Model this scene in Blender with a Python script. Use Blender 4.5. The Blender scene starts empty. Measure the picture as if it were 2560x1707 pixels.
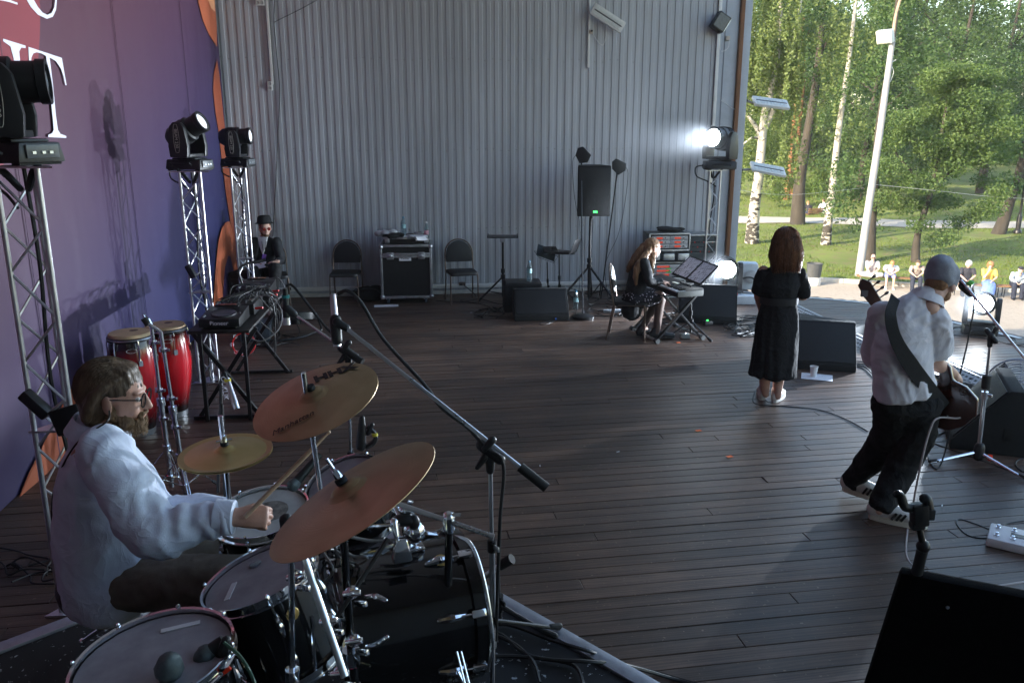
import bpy, bmesh, math, random
import numpy as np
from mathutils import Vector as V, Matrix as M, noise
R = math.radians
random.seed(7); rng = np.random.default_rng(7)
SC = bpy.context.scene
COL = SC.collection

# ------------------------------------------------------------------ camera
CAM_H, CAM_P, CAM_F = 2.45, R(14.4), 2073.0
cam = bpy.data.cameras.new('camera'); camo = bpy.data.objects.new('camera', cam); COL.objects.link(camo)
camo.location = (0, 0, CAM_H); camo.rotation_euler = (R(90) - CAM_P, 0, 0)
cam.sensor_width = 36; cam.lens = CAM_F / 2560 * 36; cam.clip_start = .05; cam.clip_end = 1000
SC.camera = camo
# ------------------------------------------------------------------ world, sun, exposure
SUN_AZ, SUN_EL = R(238), R(24)      # direction the light comes from, clockwise from +Y
W = bpy.data.worlds.new('World'); SC.world = W; W.use_nodes = True
wn = W.node_tree.nodes; wl = W.node_tree.links
sky = wn.new('ShaderNodeTexSky'); sky.sky_type = 'NISHITA'; sky.sun_disc = False
sky.sun_elevation = SUN_EL; sky.sun_rotation = SUN_AZ; sky.air_density = 1.2; sky.dust_density = 1.5
wn['Background'].inputs[1].default_value = .15
wl.new(sky.outputs[0], wn['Background'].inputs[0])
sun = bpy.data.lights.new('sun', 'SUN'); sun.energy = 3.3; sun.angle = R(.6); sun.color = (1, .86, .66)
suno = bpy.data.objects.new('sun', sun); COL.objects.link(suno); suno.location = (-30, -20, 30)
sd = V((-math.sin(SUN_AZ) * math.cos(SUN_EL), -math.cos(SUN_AZ) * math.cos(SUN_EL), -math.sin(SUN_EL)))
suno.rotation_euler = sd.to_track_quat('-Z', 'Y').to_euler()
SC.view_settings.view_transform = 'Standard'; SC.view_settings.look = 'None'
SC.view_settings.exposure = 1.84; SC.view_settings.gamma = 1
SC.cycles.use_denoising = True; SC.cycles.max_bounces = 7; SC.cycles.diffuse_bounces = 3; SC.cycles.glossy_bounces = 3; SC.cycles.use_adaptive_sampling = True; SC.cycles.adaptive_threshold = .03
SC.cycles.transmission_bounces = 6; SC.cycles.transparent_max_bounces = 12; SC.cycles.sample_clamp_indirect = 6
SC.cycles.caustics_reflective = False; SC.cycles.caustics_refractive = False

# ------------------------------------------------------------------ places measured in the photograph (2560 px wide) turned into metres
_c, _s = math.cos(CAM_P), math.sin(CAM_P)
def ray(x, y):
    u = (x - 1280) / CAM_F; v = (853.5 - y) / CAM_F
    return V((u, _c + v * _s, -_s + v * _c))
def G(x, y, z=0.0):
    r = ray(x, y); return V((0, 0, CAM_H)) + r * ((z - CAM_H) / r.z)
def A(x, y, Y):
    r = ray(x, y); return V((0, 0, CAM_H)) + r * (Y / r.y)

# ------------------------------------------------------------------ mesh building
def rot(axis, deg): return M.Rotation(R(deg), 4, axis)
def tr(*p): return M.Translation(V(p[0]) if len(p) == 1 else V(p))
def frame(o, x, up=(0, 0, 1)):
    """matrix whose local X runs along x, Z as near to up as it can"""
    x = V(x).normalized(); y = V(up).cross(x)
    if y.length < 1e-5: y = V((0, 1, 0)).cross(x)
    y.normalize(); z = x.cross(y)
    m = M.Identity(4)
    for i in range(3): m[i][0], m[i][1], m[i][2], m[i][3] = x[i], y[i], z[i], V(o)[i]
    return m
def catmull(pts, n):
    P = [V(p) for p in pts]
    if len(P) < 3: return P
    out = []; Q = [P[0] * 2 - P[1]] + P + [P[-1] * 2 - P[-2]]
    for i in range(1, len(Q) - 2):
        for k in range(n):
            t = k / n; a, b, c, d = Q[i - 1], Q[i], Q[i + 1], Q[i + 2]
            out.append(.5 * ((2 * b) + (c - a) * t + (2 * a - 5 * b + 4 * c - d) * t * t + (3 * b - a - 3 * c + d) * t ** 3))
    out.append(P[-1]); return out
class MB:
    def __init__(s): s.v = []; s.f = []
    def add(s, vs, fs, mx=None):
        b = len(s.v)
        s.v += [tuple(mx @ V(p)) for p in vs] if mx is not None else [tuple(p) for p in vs]
        s.f += [tuple(i + b for i in f) for f in fs]; return s
    def box(s, c, d, mx=None, taper=(1, 1)):
        x, y, z = d[0] / 2, d[1] / 2, d[2] / 2; tx, ty = taper
        vs = [(-x, -y, -z), (x, -y, -z), (x, y, -z), (-x, y, -z), (-x * tx, -y * ty, z), (x * tx, -y * ty, z), (x * tx, y * ty, z), (-x * tx, y * ty, z)]
        vs = [(a + c[0], b + c[1], e + c[2]) for a, b, e in vs]
        return s.add(vs, [(3, 2, 1, 0), (4, 5, 6, 7), (0, 1, 5, 4), (1, 2, 6, 5), (2, 3, 7, 6), (3, 0, 4, 7)], mx)
    def tube(s, pts, r, n=8, mx=None, cap=True, curve=0, flat=None):
        if curve:
            k = len(pts); rr = r if hasattr(r, '__len__') else [r] * k
            pts = catmull(pts, curve); m = len(pts)
            r = [float(np.interp(i / (m - 1) * (k - 1), range(k), rr)) for i in range(m)]
        P = [V(p) for p in pts]; m = len(P); rr = r if hasattr(r, '__len__') else [r] * m
        T = [(P[min(i + 1, m - 1)] - P[max(i - 1, 0)]).normalized() for i in range(m)]
        u = T[0].orthogonal().normalized()
        if flat is not None:
            u = V(flat) - T[0] * V(flat).dot(T[0]); u.normalize()
        vs = []; fs = []
        fl = 1.0
        for i in range(m):
            u = (u - T[i] * u.dot(T[i]))
            u = u.normalized() if u.length > 1e-6 else T[i].orthogonal().normalized()
            w = T[i].cross(u)
            ri = rr[i]; ra, rb = ri if hasattr(ri, '__len__') else (ri, ri)
            for k in range(n):
                a = 2 * math.pi * k / n
                vs.append(P[i] + u * (math.cos(a) * ra) + w * (math.sin(a) * rb))
        for i in range(m - 1):
            for k in range(n):
                k2 = (k + 1) % n; fs.append((i * n + k, i * n + k2, (i + 1) * n + k2, (i + 1) * n + k))
        if cap: fs.append(tuple(range(n - 1, -1, -1))); fs.append(tuple((m - 1) * n + k for k in range(n)))
        return s.add(vs, fs, mx)
    def rod(s, a, b, r, n=8, mx=None): return s.tube([a, b], r, n, mx)
    def lathe(s, prof, n=24, mx=None, arc=None):
        vs = []; fs = []; m = len(prof)
        for i, (r, z) in enumerate(prof):
            for k in range(n):
                a = 2 * math.pi * k / n; vs.append((r * math.cos(a), r * math.sin(a), z))
        for i in range(m - 1):
            for k in range(n):
                k2 = (k + 1) % n; fs.append((i * n + k, i * n + k2, (i + 1) * n + k2, (i + 1) * n + k))
        ring = m > 3 and abs(prof[0][0] - prof[-1][0]) < .06 * prof[0][0]      # a band, open in the middle
        if ring: fs += [((m - 1) * n + k, (m - 1) * n + (k + 1) % n, (k + 1) % n, k) for k in range(n)] if prof[0] != prof[-1] else []
        if prof[0][0] > 1e-6 and not ring: fs.append(tuple(range(n - 1, -1, -1)))
        if prof[-1][0] > 1e-6 and not ring: fs.append(tuple((m - 1) * n + k for k in range(n)))
        return s.add(vs, fs, mx)
    def ring(s, rad, r, n=32, k=8, mx=None):
        pts = [(rad * math.cos(2 * math.pi * i / n), rad * math.sin(2 * math.pi * i / n), 0) for i in range(n)]
        vs = []; fs = []
        for i in range(n):
            a = 2 * math.pi * i / n
            for j in range(k):
                b = 2 * math.pi * j / k; q = rad + r * math.cos(b)
                vs.append((q * math.cos(a), q * math.sin(a), r * math.sin(b)))
        for i in range(n):
            for j in range(k):
                i2 = (i + 1) % n; j2 = (j + 1) % k; fs.append((i * k + j, i2 * k + j, i2 * k + j2, i * k + j2))
        return s.add(vs, fs, mx)
    def prism(s, poly, h, mx=None, z0=0):
        n = len(poly); ar = sum(poly[i][0] * poly[(i + 1) % n][1] - poly[(i + 1) % n][0] * poly[i][1] for i in range(n))
        if ar < 0: poly = poly[::-1]
        vs = [(x, y, z0) for x, y in poly] + [(x, y, z0 + h) for x, y in poly]
        fs = [tuple(range(n - 1, -1, -1)), tuple(range(n, 2 * n))] + [(i, (i + 1) % n, n + (i + 1) % n, n + i) for i in range(n)]
        return s.add(vs, fs, mx)
    def ell(s, c, r, mx=None, n=12, k=8, rx=None):
        if not hasattr(r, '__len__'): r = (r, r, r)
        vs = [(0, 0, -1)]; fs = []
        for i in range(1, k):
            a = -math.pi / 2 + math.pi * i / k
            for j in range(n):
                b = 2 * math.pi * j / n; vs.append((math.cos(a) * math.cos(b), math.cos(a) * math.sin(b), math.sin(a)))
        vs.append((0, 0, 1)); t = len(vs) - 1
        for j in range(n):
            j2 = (j + 1) % n; fs.append((0, 1 + j2, 1 + j)); fs.append((t, 1 + (k - 2) * n + j, 1 + (k - 2) * n + j2))
            for i in range(k - 2): fs.append((1 + i * n + j, 1 + i * n + j2, 1 + (i + 1) * n + j2, 1 + (i + 1) * n + j))
        q = [V((x * r[0], y * r[1], z * r[2])) for x, y, z in vs]
        if rx is not None: q = [rx @ p for p in q]
        return s.add([p + V(c) for p in q], fs, mx)
    def limb(s, pts, rr, n=14, mx=None, curve=5, flat=None, r0=1, r1=1):
        """tapered limb with round ends (r0, r1 flatten them); rr may hold (ra, rb)"""
        k = len(pts); P = catmull(pts, curve) if k > 2 else [V(pts[0]).lerp(V(pts[1]), t / 6) for t in range(7)]
        m = len(P); f = lambda j, t: float(np.interp(t, np.linspace(0, 1, k), [(q[j] if hasattr(q, '__len__') else q) for q in rr]))
        rad = [(f(0, i / (m - 1)), f(1, i / (m - 1))) for i in range(m)]
        d0 = (P[0] - P[1]).normalized(); d1 = (P[-1] - P[-2]).normalized(); pp = []; r2 = []
        for a in (80, 50, 25): pp.append(P[0] + d0 * (r0 * min(rad[0]) * math.sin(R(a)))); r2.append(tuple(q * math.cos(R(a)) for q in rad[0]))
        pp += P; r2 += rad
        for a in (25, 50, 80): pp.append(P[-1] + d1 * (r1 * min(rad[-1]) * math.sin(R(a)))); r2.append(tuple(q * math.cos(R(a)) for q in rad[-1]))
        return s.tube(pp, r2, n, mx, flat=flat)
    def mesh(s, name):
        me = bpy.data.meshes.new(name); me.from_pydata([tuple(p) for p in s.v], [], s.f); me.validate(); me.update(); return me

PM = {}      # world matrices of the roots
def th(name, label, cat, loc=(0, 0, 0), rz=0, group=None):
    o = bpy.data.objects.new(name, None); COL.objects.link(o); o.empty_display_size = .1
    o.location = V(loc); o.rotation_euler = (0, 0, R(rz)); o['label'] = label; o['category'] = cat
    if group: o['group'] = group
    PM[o.name] = tr(V(loc)) @ rot('Z', rz); return o
def tag(o, label, cat, group=None):
    o['label'] = label; o['category'] = cat
    if group: o['group'] = group
    return o
def ob(name, mb, mat, parent=None, world=False, bev=0, sm=38, seg=2, fix=True):
    """one mesh object; world=True: vertices are given in world space although it has a parent"""
    me = mb.mesh(name) if isinstance(mb, MB) else mb
    if isinstance(mb, MB) and (bev or fix):
        bm = bmesh.new(); bm.from_mesh(me)
        if fix: bmesh.ops.recalc_face_normals(bm, faces=bm.faces)
        if bev:
            ed = [e for e in bm.edges if len(e.link_faces) == 2 and e.calc_face_angle(0) > R(28)]
            try: bmesh.ops.bevel(bm, geom=ed, offset=bev, segments=seg, affect='EDGES', profile=.6, clamp_overlap=True)
            except Exception: pass
        bm.to_mesh(me); bm.free()
    if sm: me.shade_smooth(); me.set_sharp_from_angle(angle=R(sm))
    if mat is not None:
        for m_ in (mat if isinstance(mat, (list, tuple)) else [mat]): me.materials.append(m_)
    o = bpy.data.objects.new(name, me); COL.objects.link(o)
    if parent is not None:
        o.parent = parent
        if world:
            root = parent
            while root.parent is not None: root = root.parent
            if parent.name in PM: o.matrix_parent_inverse = PM[parent.name].inverted()
    return o
def dup(root, loc=None, rz=None, label=None, group=None):
    r = root.copy(); COL.objects.link(r)
    if loc is not None: r.location = V(loc)
    if rz is not None: r.rotation_euler = (0, 0, R(rz))
    if label: r['label'] = label
    if group: r['group'] = group
    for ch in list(root.children):
        c = ch.copy(); COL.objects.link(c); c.parent = r
        for g in list(ch.children):
            d = g.copy(); COL.objects.link(d); d.parent = c
    return r
def text(name, s, size, mx, mat, parent, ext=.0015, shear=0, bold=0):
    cu = bpy.data.curves.new(name, 'FONT'); cu.body = s; cu.size = size; cu.extrude = ext; cu.align_x = 'CENTER'; cu.align_y = 'CENTER'; cu.shear = shear; cu.offset = bold; cu.resolution_u = 3
    t = bpy.data.objects.new(name, cu); COL.objects.link(t); bpy.context.view_layer.update()
    me = bpy.data.meshes.new_from_object(t.evaluated_get(bpy.context.evaluated_depsgraph_get()))
    bpy.data.objects.remove(t); me.transform(mx); me.materials.clear(); me.materials.append(mat)
    o = bpy.data.objects.new(name, me); COL.objects.link(o); o.parent = parent; return o

# ------------------------------------------------------------------ materials
_mats = {}
def mat(name, col=(.5, .5, .5), rough=.5, metal=0., vary=.15, scale=6, bump=0., bscale=40, spec=.5, emit=None, es=0, coat=0, trans=0, alpha=1, sheen=0, rvary=.1, col2=None, stretch=None, ior=1.45, crease=0, cs=14):
    if name in _mats: return _mats[name]
    m = bpy.data.materials.new(name); m.use_nodes = True; nt = m.node_tree; b = nt.nodes['Principled BSDF']; L = nt.links.new
    b.inputs['Roughness'].default_value = rough; b.inputs['Metallic'].default_value = metal; b.inputs['Specular IOR Level'].default_value = spec
    b.inputs['Coat Weight'].default_value = coat; b.inputs['Coat Roughness'].default_value = .08; b.inputs['Transmission Weight'].default_value = trans; b.inputs['Alpha'].default_value = alpha; b.inputs['IOR'].default_value = ior
    b.inputs['Sheen Weight'].default_value = sheen
    c4 = (*col, 1)
    tc = nt.nodes.new('ShaderNodeTexCoord'); co = tc.outputs['Object']
    if stretch:
        mp = nt.nodes.new('ShaderNodeMapping'); mp.inputs['Scale'].default_value = stretch; L(co, mp.inputs[0]); co = mp.outputs[0]
    if vary or col2:
        n = nt.nodes.new('ShaderNodeTexNoise'); n.inputs['Scale'].default_value = scale; n.inputs['Detail'].default_value = 6; n.inputs['Roughness'].default_value = .65; L(co, n.inputs['Vector'])
        cr = nt.nodes.new('ShaderNodeValToRGB'); e = cr.color_ramp.elements
        e[0].position = .3; e[1].position = .7
        lo = tuple(max(0, q * (1 - vary)) for q in col); hi = col2 if col2 else tuple(min(1, q * (1 + vary)) for q in col)
        e[0].color = (*lo, 1); e[1].color = (*hi, 1); L(n.outputs[0], cr.inputs[0]); L(cr.outputs[0], b.inputs['Base Color'])
        if rvary:
            mr = nt.nodes.new('ShaderNodeMapRange'); mr.inputs[3].default_value = max(.02, rough - rvary); mr.inputs[4].default_value = min(1, rough + rvary); L(n.outputs[0], mr.inputs[0]); L(mr.outputs[0], b.inputs['Roughness'])
    else: b.inputs['Base Color'].default_value = c4
    if crease:      # fine creases of thin cloth
        n3 = nt.nodes.new('ShaderNodeTexNoise'); n3.inputs['Scale'].default_value = cs; n3.inputs['Detail'].default_value = 2.5; n3.inputs['Distortion'].default_value = 1.6; L(tc.outputs['Object'], n3.inputs['Vector'])
        q1_ = nt.nodes.new('ShaderNodeMath'); q1_.operation = 'SUBTRACT'; L(n3.outputs[0], q1_.inputs[0]); q1_.inputs[1].default_value = .5; q2_ = nt.nodes.new('ShaderNodeMath'); q2_.operation = 'ABSOLUTE'; L(q1_.outputs[0], q2_.inputs[0]); q3_ = nt.nodes.new('ShaderNodeMath'); q3_.operation = 'POWER'; L(q2_.outputs[0], q3_.inputs[0]); q3_.inputs[1].default_value = .6
        bc_ = nt.nodes.new('ShaderNodeBump'); bc_.invert = True; bc_.inputs['Strength'].default_value = crease; bc_.inputs['Distance'].default_value = .03; L(q3_.outputs[0], bc_.inputs['Height']); L(bc_.outputs[0], b.inputs['Normal'])
    if bump:
        n2 = nt.nodes.new('ShaderNodeTexNoise'); n2.inputs['Scale'].default_value = bscale; n2.inputs['Detail'].default_value = 4; L(co, n2.inputs['Vector'])
        bp_ = nt.nodes.new('ShaderNodeBump'); bp_.inputs['Strength'].default_value = bump; bp_.inputs['Distance'].default_value = .01; L(n2.outputs[0], bp_.inputs['Height']); L(bp_.outputs[0], b.inputs['Normal'])
        if crease: L(bc_.outputs[0], bp_.inputs['Normal'])
    if emit:
        b.inputs['Emission Color'].default_value = (*emit, 1); b.inputs['Emission Strength'].default_value = es
    _mats[name] = m; return m
BLACK = mat('black_plastic', (.018, .018, .02), .42, vary=.3, bump=.05, bscale=150)
BLKPAINT = mat('black_painted_metal', (.016, .016, .018), .35, vary=.3)
RUBBER = mat('black_rubber', (.02, .02, .02), .75, vary=.2)
CHROME = mat('chrome', (.78, .8, .84), .09, 1, vary=.05, rvary=.05)
STEEL = mat('brushed_steel', (.55, .57, .6), .3, 1, vary=.12)
ALU = mat('aluminium_truss', (.62, .62, .65), .36, .9, vary=.12, scale=12)
CARPET = mat('black_speaker_carpet', (.013, .014, .015), .9, vary=.35, scale=25, bump=.25, bscale=260)
GRILLE = mat('dark_grille', (.015, .016, .018), .62, vary=.25, scale=40, bump=.3, bscale=420, metal=.2)
CABLE = mat('black_cable', (.014, .014, .015), .5, vary=.2)
WHITEP = mat('white_plastic', (.72, .72, .70), .4, vary=.06)
PAPER = mat('white_paper', (.78, .78, .82), .8, vary=.05)
REDP = mat('red_plastic', (.55, .02, .02), .35, vary=.15)
# ================================================================== the setting
ORANGE_T = mat('orange_tape', (.9, .16, .03), .6, vary=.1)
# --- wood of the stage boards: every board takes its own tone from its object
def wood(name):
    m = bpy.data.materials.new(name); m.use_nodes = True; nt = m.node_tree; b = nt.nodes['Principled BSDF']; L = nt.links.new; N = nt.nodes.new
    oi = N('ShaderNodeObjectInfo'); tc = N('ShaderNodeTexCoord'); geo = N('ShaderNodeNewGeometry')
    sc = N('ShaderNodeVectorMath'); sc.operation = 'SCALE'; L(oi.outputs['Location'], sc.inputs[0]); sc.inputs[3].default_value = 7.3
    ad = N('ShaderNodeVectorMath'); ad.operation = 'ADD'; L(tc.outputs['Object'], ad.inputs[0]); L(sc.outputs[0], ad.inputs[1])
    mp = N('ShaderNodeMapping'); mp.inputs['Scale'].default_value = (.55, 9, 1); L(ad.outputs[0], mp.inputs[0])
    n1 = N('ShaderNodeTexNoise'); n1.inputs['Scale'].default_value = 1.6; n1.inputs['Detail'].default_value = 3; L(mp.outputs[0], n1.inputs['Vector'])
    wv = N('ShaderNodeTexWave'); wv.wave_type = 'BANDS'; wv.bands_direction = 'Y'; wv.inputs['Scale'].default_value = 1.6; wv.inputs['Distortion'].default_value = 16; wv.inputs['Detail'].default_value = 4; wv.inputs['Detail Scale'].default_value = .8; L(mp.outputs[0], wv.inputs['Vector'])
    mix = N('ShaderNodeMix'); mix.data_type = 'FLOAT'; mix.inputs[0].default_value = .22; L(n1.outputs[0], mix.inputs[2]); L(wv.outputs['Fac'], mix.inputs[3])
    cr = N('ShaderNodeValToRGB'); e = cr.color_ramp.elements; e[0].position = .25; e[1].position = .8; e[0].color = (.056, .036, .027, 1); e[1].color = (.145, .094, .068, 1); L(mix.outputs[0], cr.inputs[0])
    # large worn and stained patches in world space
    n3 = N('ShaderNodeTexNoise'); n3.inputs['Scale'].default_value = 1.3; n3.inputs['Detail'].default_value = 5; n3.inputs['Roughness'].default_value = .7; L(geo.outputs['Position'], n3.inputs['Vector'])
    cr3 = N('ShaderNodeValToRGB'); e = cr3.color_ramp.elements; e[0].position = .38; e[1].position = .68; e[0].color = (.62, .64, .70, 1); e[1].color = (1.25, 1.18, 1.12, 1); L(n3.outputs[0], cr3.inputs[0])
    mu = N('ShaderNodeMix'); mu.data_type = 'RGBA'; mu.blend_type = 'MULTIPLY'; mu.inputs[0].default_value = 1; L(cr.outputs[0], mu.inputs[6]); L(cr3.outputs[0], mu.inputs[7])
    # board to board
    mr = N('ShaderNodeMapRange'); mr.inputs[3].default_value = .74; mr.inputs[4].default_value = 1.28; L(oi.outputs['Random'], mr.inputs[0])
    mu2 = N('ShaderNodeVectorMath'); mu2.operation = 'SCALE'; L(mu.outputs[2], mu2.inputs[0]); L(mr.outputs[0], mu2.inputs[3])
    # pale scuffs and chips
    vo = N('ShaderNodeTexNoise'); vo.inputs['Scale'].default_value = 34; vo.inputs['Detail'].default_value = 2; L(geo.outputs['Position'], vo.inputs['Vector'])
    cr4 = N('ShaderNodeValToRGB'); e = cr4.color_ramp.elements; e[0].position = .67; e[1].position = .76; L(vo.outputs[0], cr4.inputs[0])
    mx = N('ShaderNodeMix'); mx.data_type = 'RGBA'; L(cr4.outputs[0], mx.inputs[0]); L(mu2.outputs[0], mx.inputs[6]); mx.inputs[7].default_value = (.20, .14, .10, 1)
    L(mx.outputs[2], b.inputs['Base Color'])
    rr = N('ShaderNodeMapRange'); rr.inputs[3].default_value = .31; rr.inputs[4].default_value = .58; L(n3.outputs[0], rr.inputs[0]); L(rr.outputs[0], b.inputs['Roughness'])
    bm_ = N('ShaderNodeBump'); bm_.inputs['Strength'].default_value = .15; bm_.inputs['Distance'].default_value = .004; L(mix.outputs[0], bm_.inputs['Height']); L(bm_.outputs[0], b.inputs['Normal'])
    b.inputs['Specular IOR Level'].default_value = .32
    return m
WOOD = wood('dark_stained_boards')
DARK = mat('dark_gap', (.006, .006, .006), .9, vary=0)
CONC = mat('stage_skirt_concrete', (.3, .29, .27), .85, vary=.2, bump=.2)
PLAZA_Z = -3.5
edge_px = [(1870, 727), (2007, 739), (2155, 752), (2260, 768), (2372, 797), (2470, 820), (2560, 841)]
edge = [G(*p) for p in edge_px]
front = [(3.75, 13.6)] + [(p.x, p.y) for p in edge] + [(6.75, 8.0), (6.9, 6.0), (6.6, 3.5), (5.9, 1.0), (4.8, -3.0)]
K = .16; ang = math.atan(K); du = V((math.cos(ang), math.sin(ang), 0)); dv = V((-math.sin(ang), math.cos(ang), 0))
poly = [(-5.2, -3.0)] + front[::-1] + [(-5.2, 13.6)]
mb = MB().prism([(x, y) for x, y in poly], 3.44, z0=-3.5)
fl = ob('stage_floor', mb, CONC, sm=0); fl['kind'] = 'structure'; fl['label'] = 'dark stained timber stage floor of long narrow boards'
# boards, each clipped to the outline of the stage
P2 = [V((x, y, 0)) for x, y in poly]
def clip_u(vc):
    """u range of the stage outline along the board whose middle lies at vc"""
    us = []; n = len(P2)
    for i in range(n):
        a, b = P2[i], P2[(i + 1) % n]; va, vb = a.dot(dv), b.dot(dv)
        if (va - vc) * (vb - vc) < 0: t = (vc - va) / (vb - va); us.append((a.lerp(b, t)).dot(du))
    return (min(us), max(us)) if len(us) >= 2 else None
pw = .106; boards = []; v = min(p.dot(dv) for p in P2) + pw
while v < max(p.dot(dv) for p in P2):
    cu = clip_u(v)
    if cu:
        u = cu[0] - random.uniform(0, 3)
        while u < cu[1]:
            l = random.choice([2.4, 3, 3.6, 4.2, 4.8]) * random.uniform(.95, 1.05); a, b_ = max(u, cu[0]), min(u + l, cu[1])
            if b_ - a > .05: boards.append((v, a, b_))
            u += l
    v += pw
def board_mb(l, w):
    m_ = MB(); m_.box((0, 0, -.02), (l - .004, w - .005, .04)); return m_
def visible(v_, a, b_):
    best = 0
    for t in np.linspace(0, 1, 7):
        p = du * (a + (b_ - a) * t) + dv * v_
        d = p.y * _c + CAM_H * _s
        if d < .5: continue
        x = 1280 + CAM_F * p.x / d; y = 853.5 - CAM_F * (p.y * _s - CAM_H * _c) / d
        if -20 < x < 2580 and 600 < y < 1730: best = max(best, 1 / d ** 2)
    return best
boards.sort(key=lambda q: -visible(*q) * min(1.5, q[2] - q[1]))
cache = {}; rest = MB()
for i, (v_, a, b_) in enumerate(boards):
    dz = random.uniform(-.0022, .0012); c = du * ((a + b_) / 2) + dv * (v_ + random.uniform(-.0008, .0008)); c.z = dz
    if i < 290:
        o = ob('plank', board_mb(b_ - a, pw), WOOD, fl, bev=.002, seg=1, sm=0)
        o.location = c; o.rotation_euler = (0, 0, ang)
    else:
        rest.box((0, 0, -.02), (b_ - a - .004, pw - .005, .04), tr(c) @ M.Rotation(ang, 4, 'Z'))
WOOD2 = WOOD.copy(); WOOD2.name = 'dark_boards_mass'
for n_ in WOOD2.node_tree.nodes:      # the joined boards vary island by island instead of object by object
    if n_.type == 'OBJECT_INFO':
        g_ = [q for q in WOOD2.node_tree.nodes if q.type == 'NEW_GEOMETRY'][0]
        for l_ in list(WOOD2.node_tree.links):
            if l_.from_socket.name == 'Random' and l_.from_node == n_: WOOD2.node_tree.links.new(g_.outputs['Random Per Island'], l_.to_socket)
    if n_.type == 'MAPPING': n_.inputs['Rotation'].default_value = (0, 0, -ang); n_.vector_type = 'POINT'
o = ob('far_planks', rest, WOOD2, fl, sm=0); o['kind'] = 'stuff'
# white line painted along the rim of the stage
def strip(pts, w, z, name, mt, parent=None):
    m_ = MB(); vs = []
    for i, p in enumerate(pts):
        p = V(p); t = (V(pts[min(i + 1, len(pts) - 1)]) - V(pts[max(i - 1, 0)])).normalized(); nrm = V((-t.y, t.x, 0))
        vs += [p + nrm * w / 2 + V((0, 0, z)), p - nrm * w / 2 + V((0, 0, z))]
    m_.add(vs, [(2 * i, 2 * i + 1, 2 * i + 3, 2 * i + 2) for i in range(len(pts) - 1)])
    return ob(name, m_, mt, parent, sm=0)
ep = catmull([V((p.x, p.y, 0)) + V((-.10, -.10, 0)) for p in edge], 6)
o = strip(ep, .07, .005, 'edge_line', mat('white_line_paint', (.75, .75, .72), .7, vary=.2), fl)

# --- corrugated wall at the far side
WD = V((1, .12, 0)).normalized(); WN = V((WD.y, -WD.x, 0)); W0 = V((-4.05, 12.6 + .12 * -4.05, 0))   # WN points to the camera
def wp(s, z, off=0): return W0 + WD * s + WN * off + V((0, 0, z))
def wall_s(px, py):
    """where the sight line of a photo point meets the wall"""
    r = ray(px, py); o_ = V((0, 0, CAM_H)); t = (W0 - o_).dot(WN) / r.dot(WN); p = o_ + r * t; return (p - W0).dot(WD), p.z
SHEET = mat('grey_coated_sheet', (.44, .455, .49), .42, .0, vary=.17, scale=1.0, rvary=.12, stretch=(1.6, 1.6, .22), spec=.5)
TRIM = mat('blue_grey_trim', (.42, .45, .50), .5, vary=.1, scale=3)
sideW = th('side_wall', 'grey corrugated metal wall closing the far side of the stage', 'wall', W0)
S_END = wall_s(1795, 0)[0]
nsh = 7; swd = .115 * 10; s0 = S_END - nsh * swd
WALL_H = 6.2
def sheet_mb():
    m_ = MB(); pr = []
    for k in range(10):
        x = k * .115; pr += [(x, 0), (x + .052, 0), (x + .0575, .010), (x + .1095, .010)]
    pr.append((1.15, 0)); pr.append((1.156, 0))
    vs = []; fs = []
    for x, d in pr: vs += [(x, -d, 0), (x, -d, WALL_H)]
    for i in range(len(pr) - 1): fs.append((2 * i, 2 * i + 2, 2 * i + 3, 2 * i + 1))
    m_.add(vs, fs); return m_
shm = None
for k in range(nsh):
    if shm is None: o = ob('corrugated_sheet', sheet_mb(), SHEET, sideW, sm=0, fix=False); shm = o.data
    else: o = bpy.data.objects.new('corrugated_sheet', shm); COL.objects.link(o); o.parent = sideW
    p = wp(s0 + k * swd, 0, .002 * (k % 2)) - W0; o.location = p; o.rotation_euler = (0, 0, math.atan2(WD.y, WD.x))
wm = frame((0, 0, 0), WD)       # local: X along the wall, Y away from the camera, Z up
wallm = tr(W0) @ wm
def wob(name, m_, mt, **k): return ob(name, m_, mt, sideW, **k)
m_ = MB().box((S_END / 2, .06, WALL_H / 2), (S_END + .2, .08, WALL_H), wm); wob('backing_panel', m_, mat('wall_backing', (.12, .12, .13), .8), sm=0)
wob('cable_trunking', MB().box(((s0 + S_END) / 2 + .1, -.04, .125), (S_END - s0 - .2, .04, .056), wm), WHITEP, bev=.004)
wob('base_strip', MB().box(((s0 + S_END) / 2 + .1, -.035, .03), (S_END - s0 - .2, .03, .052), wm), mat('dusty_white_strip', (.55, .54, .5), .6, vary=.25, scale=9), bev=.004)
wob('end_panel', MB().box((S_END + .17, -.006, WALL_H / 2), (.33, .03, WALL_H), wm), TRIM, bev=.003)
wob('panel_seam', MB().box((S_END + .13, -.024, WALL_H / 2), (.012, .008, WALL_H), wm), mat('seam_grey', (.2, .21, .24), .6), sm=0)
wob('timber_post', MB().box((S_END + .37, -.03, WALL_H / 2), (.06, .08, WALL_H), wm), mat('brown_timber', (.20, .085, .035), .6, vary=.3, scale=3, stretch=(8, 8, .6), bump=.2), bev=.004)
wob('corner_trim', MB().box((S_END + .465, 0, WALL_H / 2), (.125, .05, WALL_H), wm), TRIM, bev=.003)
m_ = MB()
for z in (1.0, 1.0 + 1.15, 3.4, 4.55):
    for k in range(0, 60):
        if random.random() < .8:
            s_ = s0 + (k + .24) * .115; m_.lathe([(.007, 0), (.006, .006), (0, .008)], 6, wm @ tr(s_, -.001, z + random.uniform(-.02, .02)) @ rot('X', 90))
o = wob('screw_heads', m_, mat('dull_screw', (.08, .08, .08), .5, .5)); o['kind'] = 'stuff'

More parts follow.
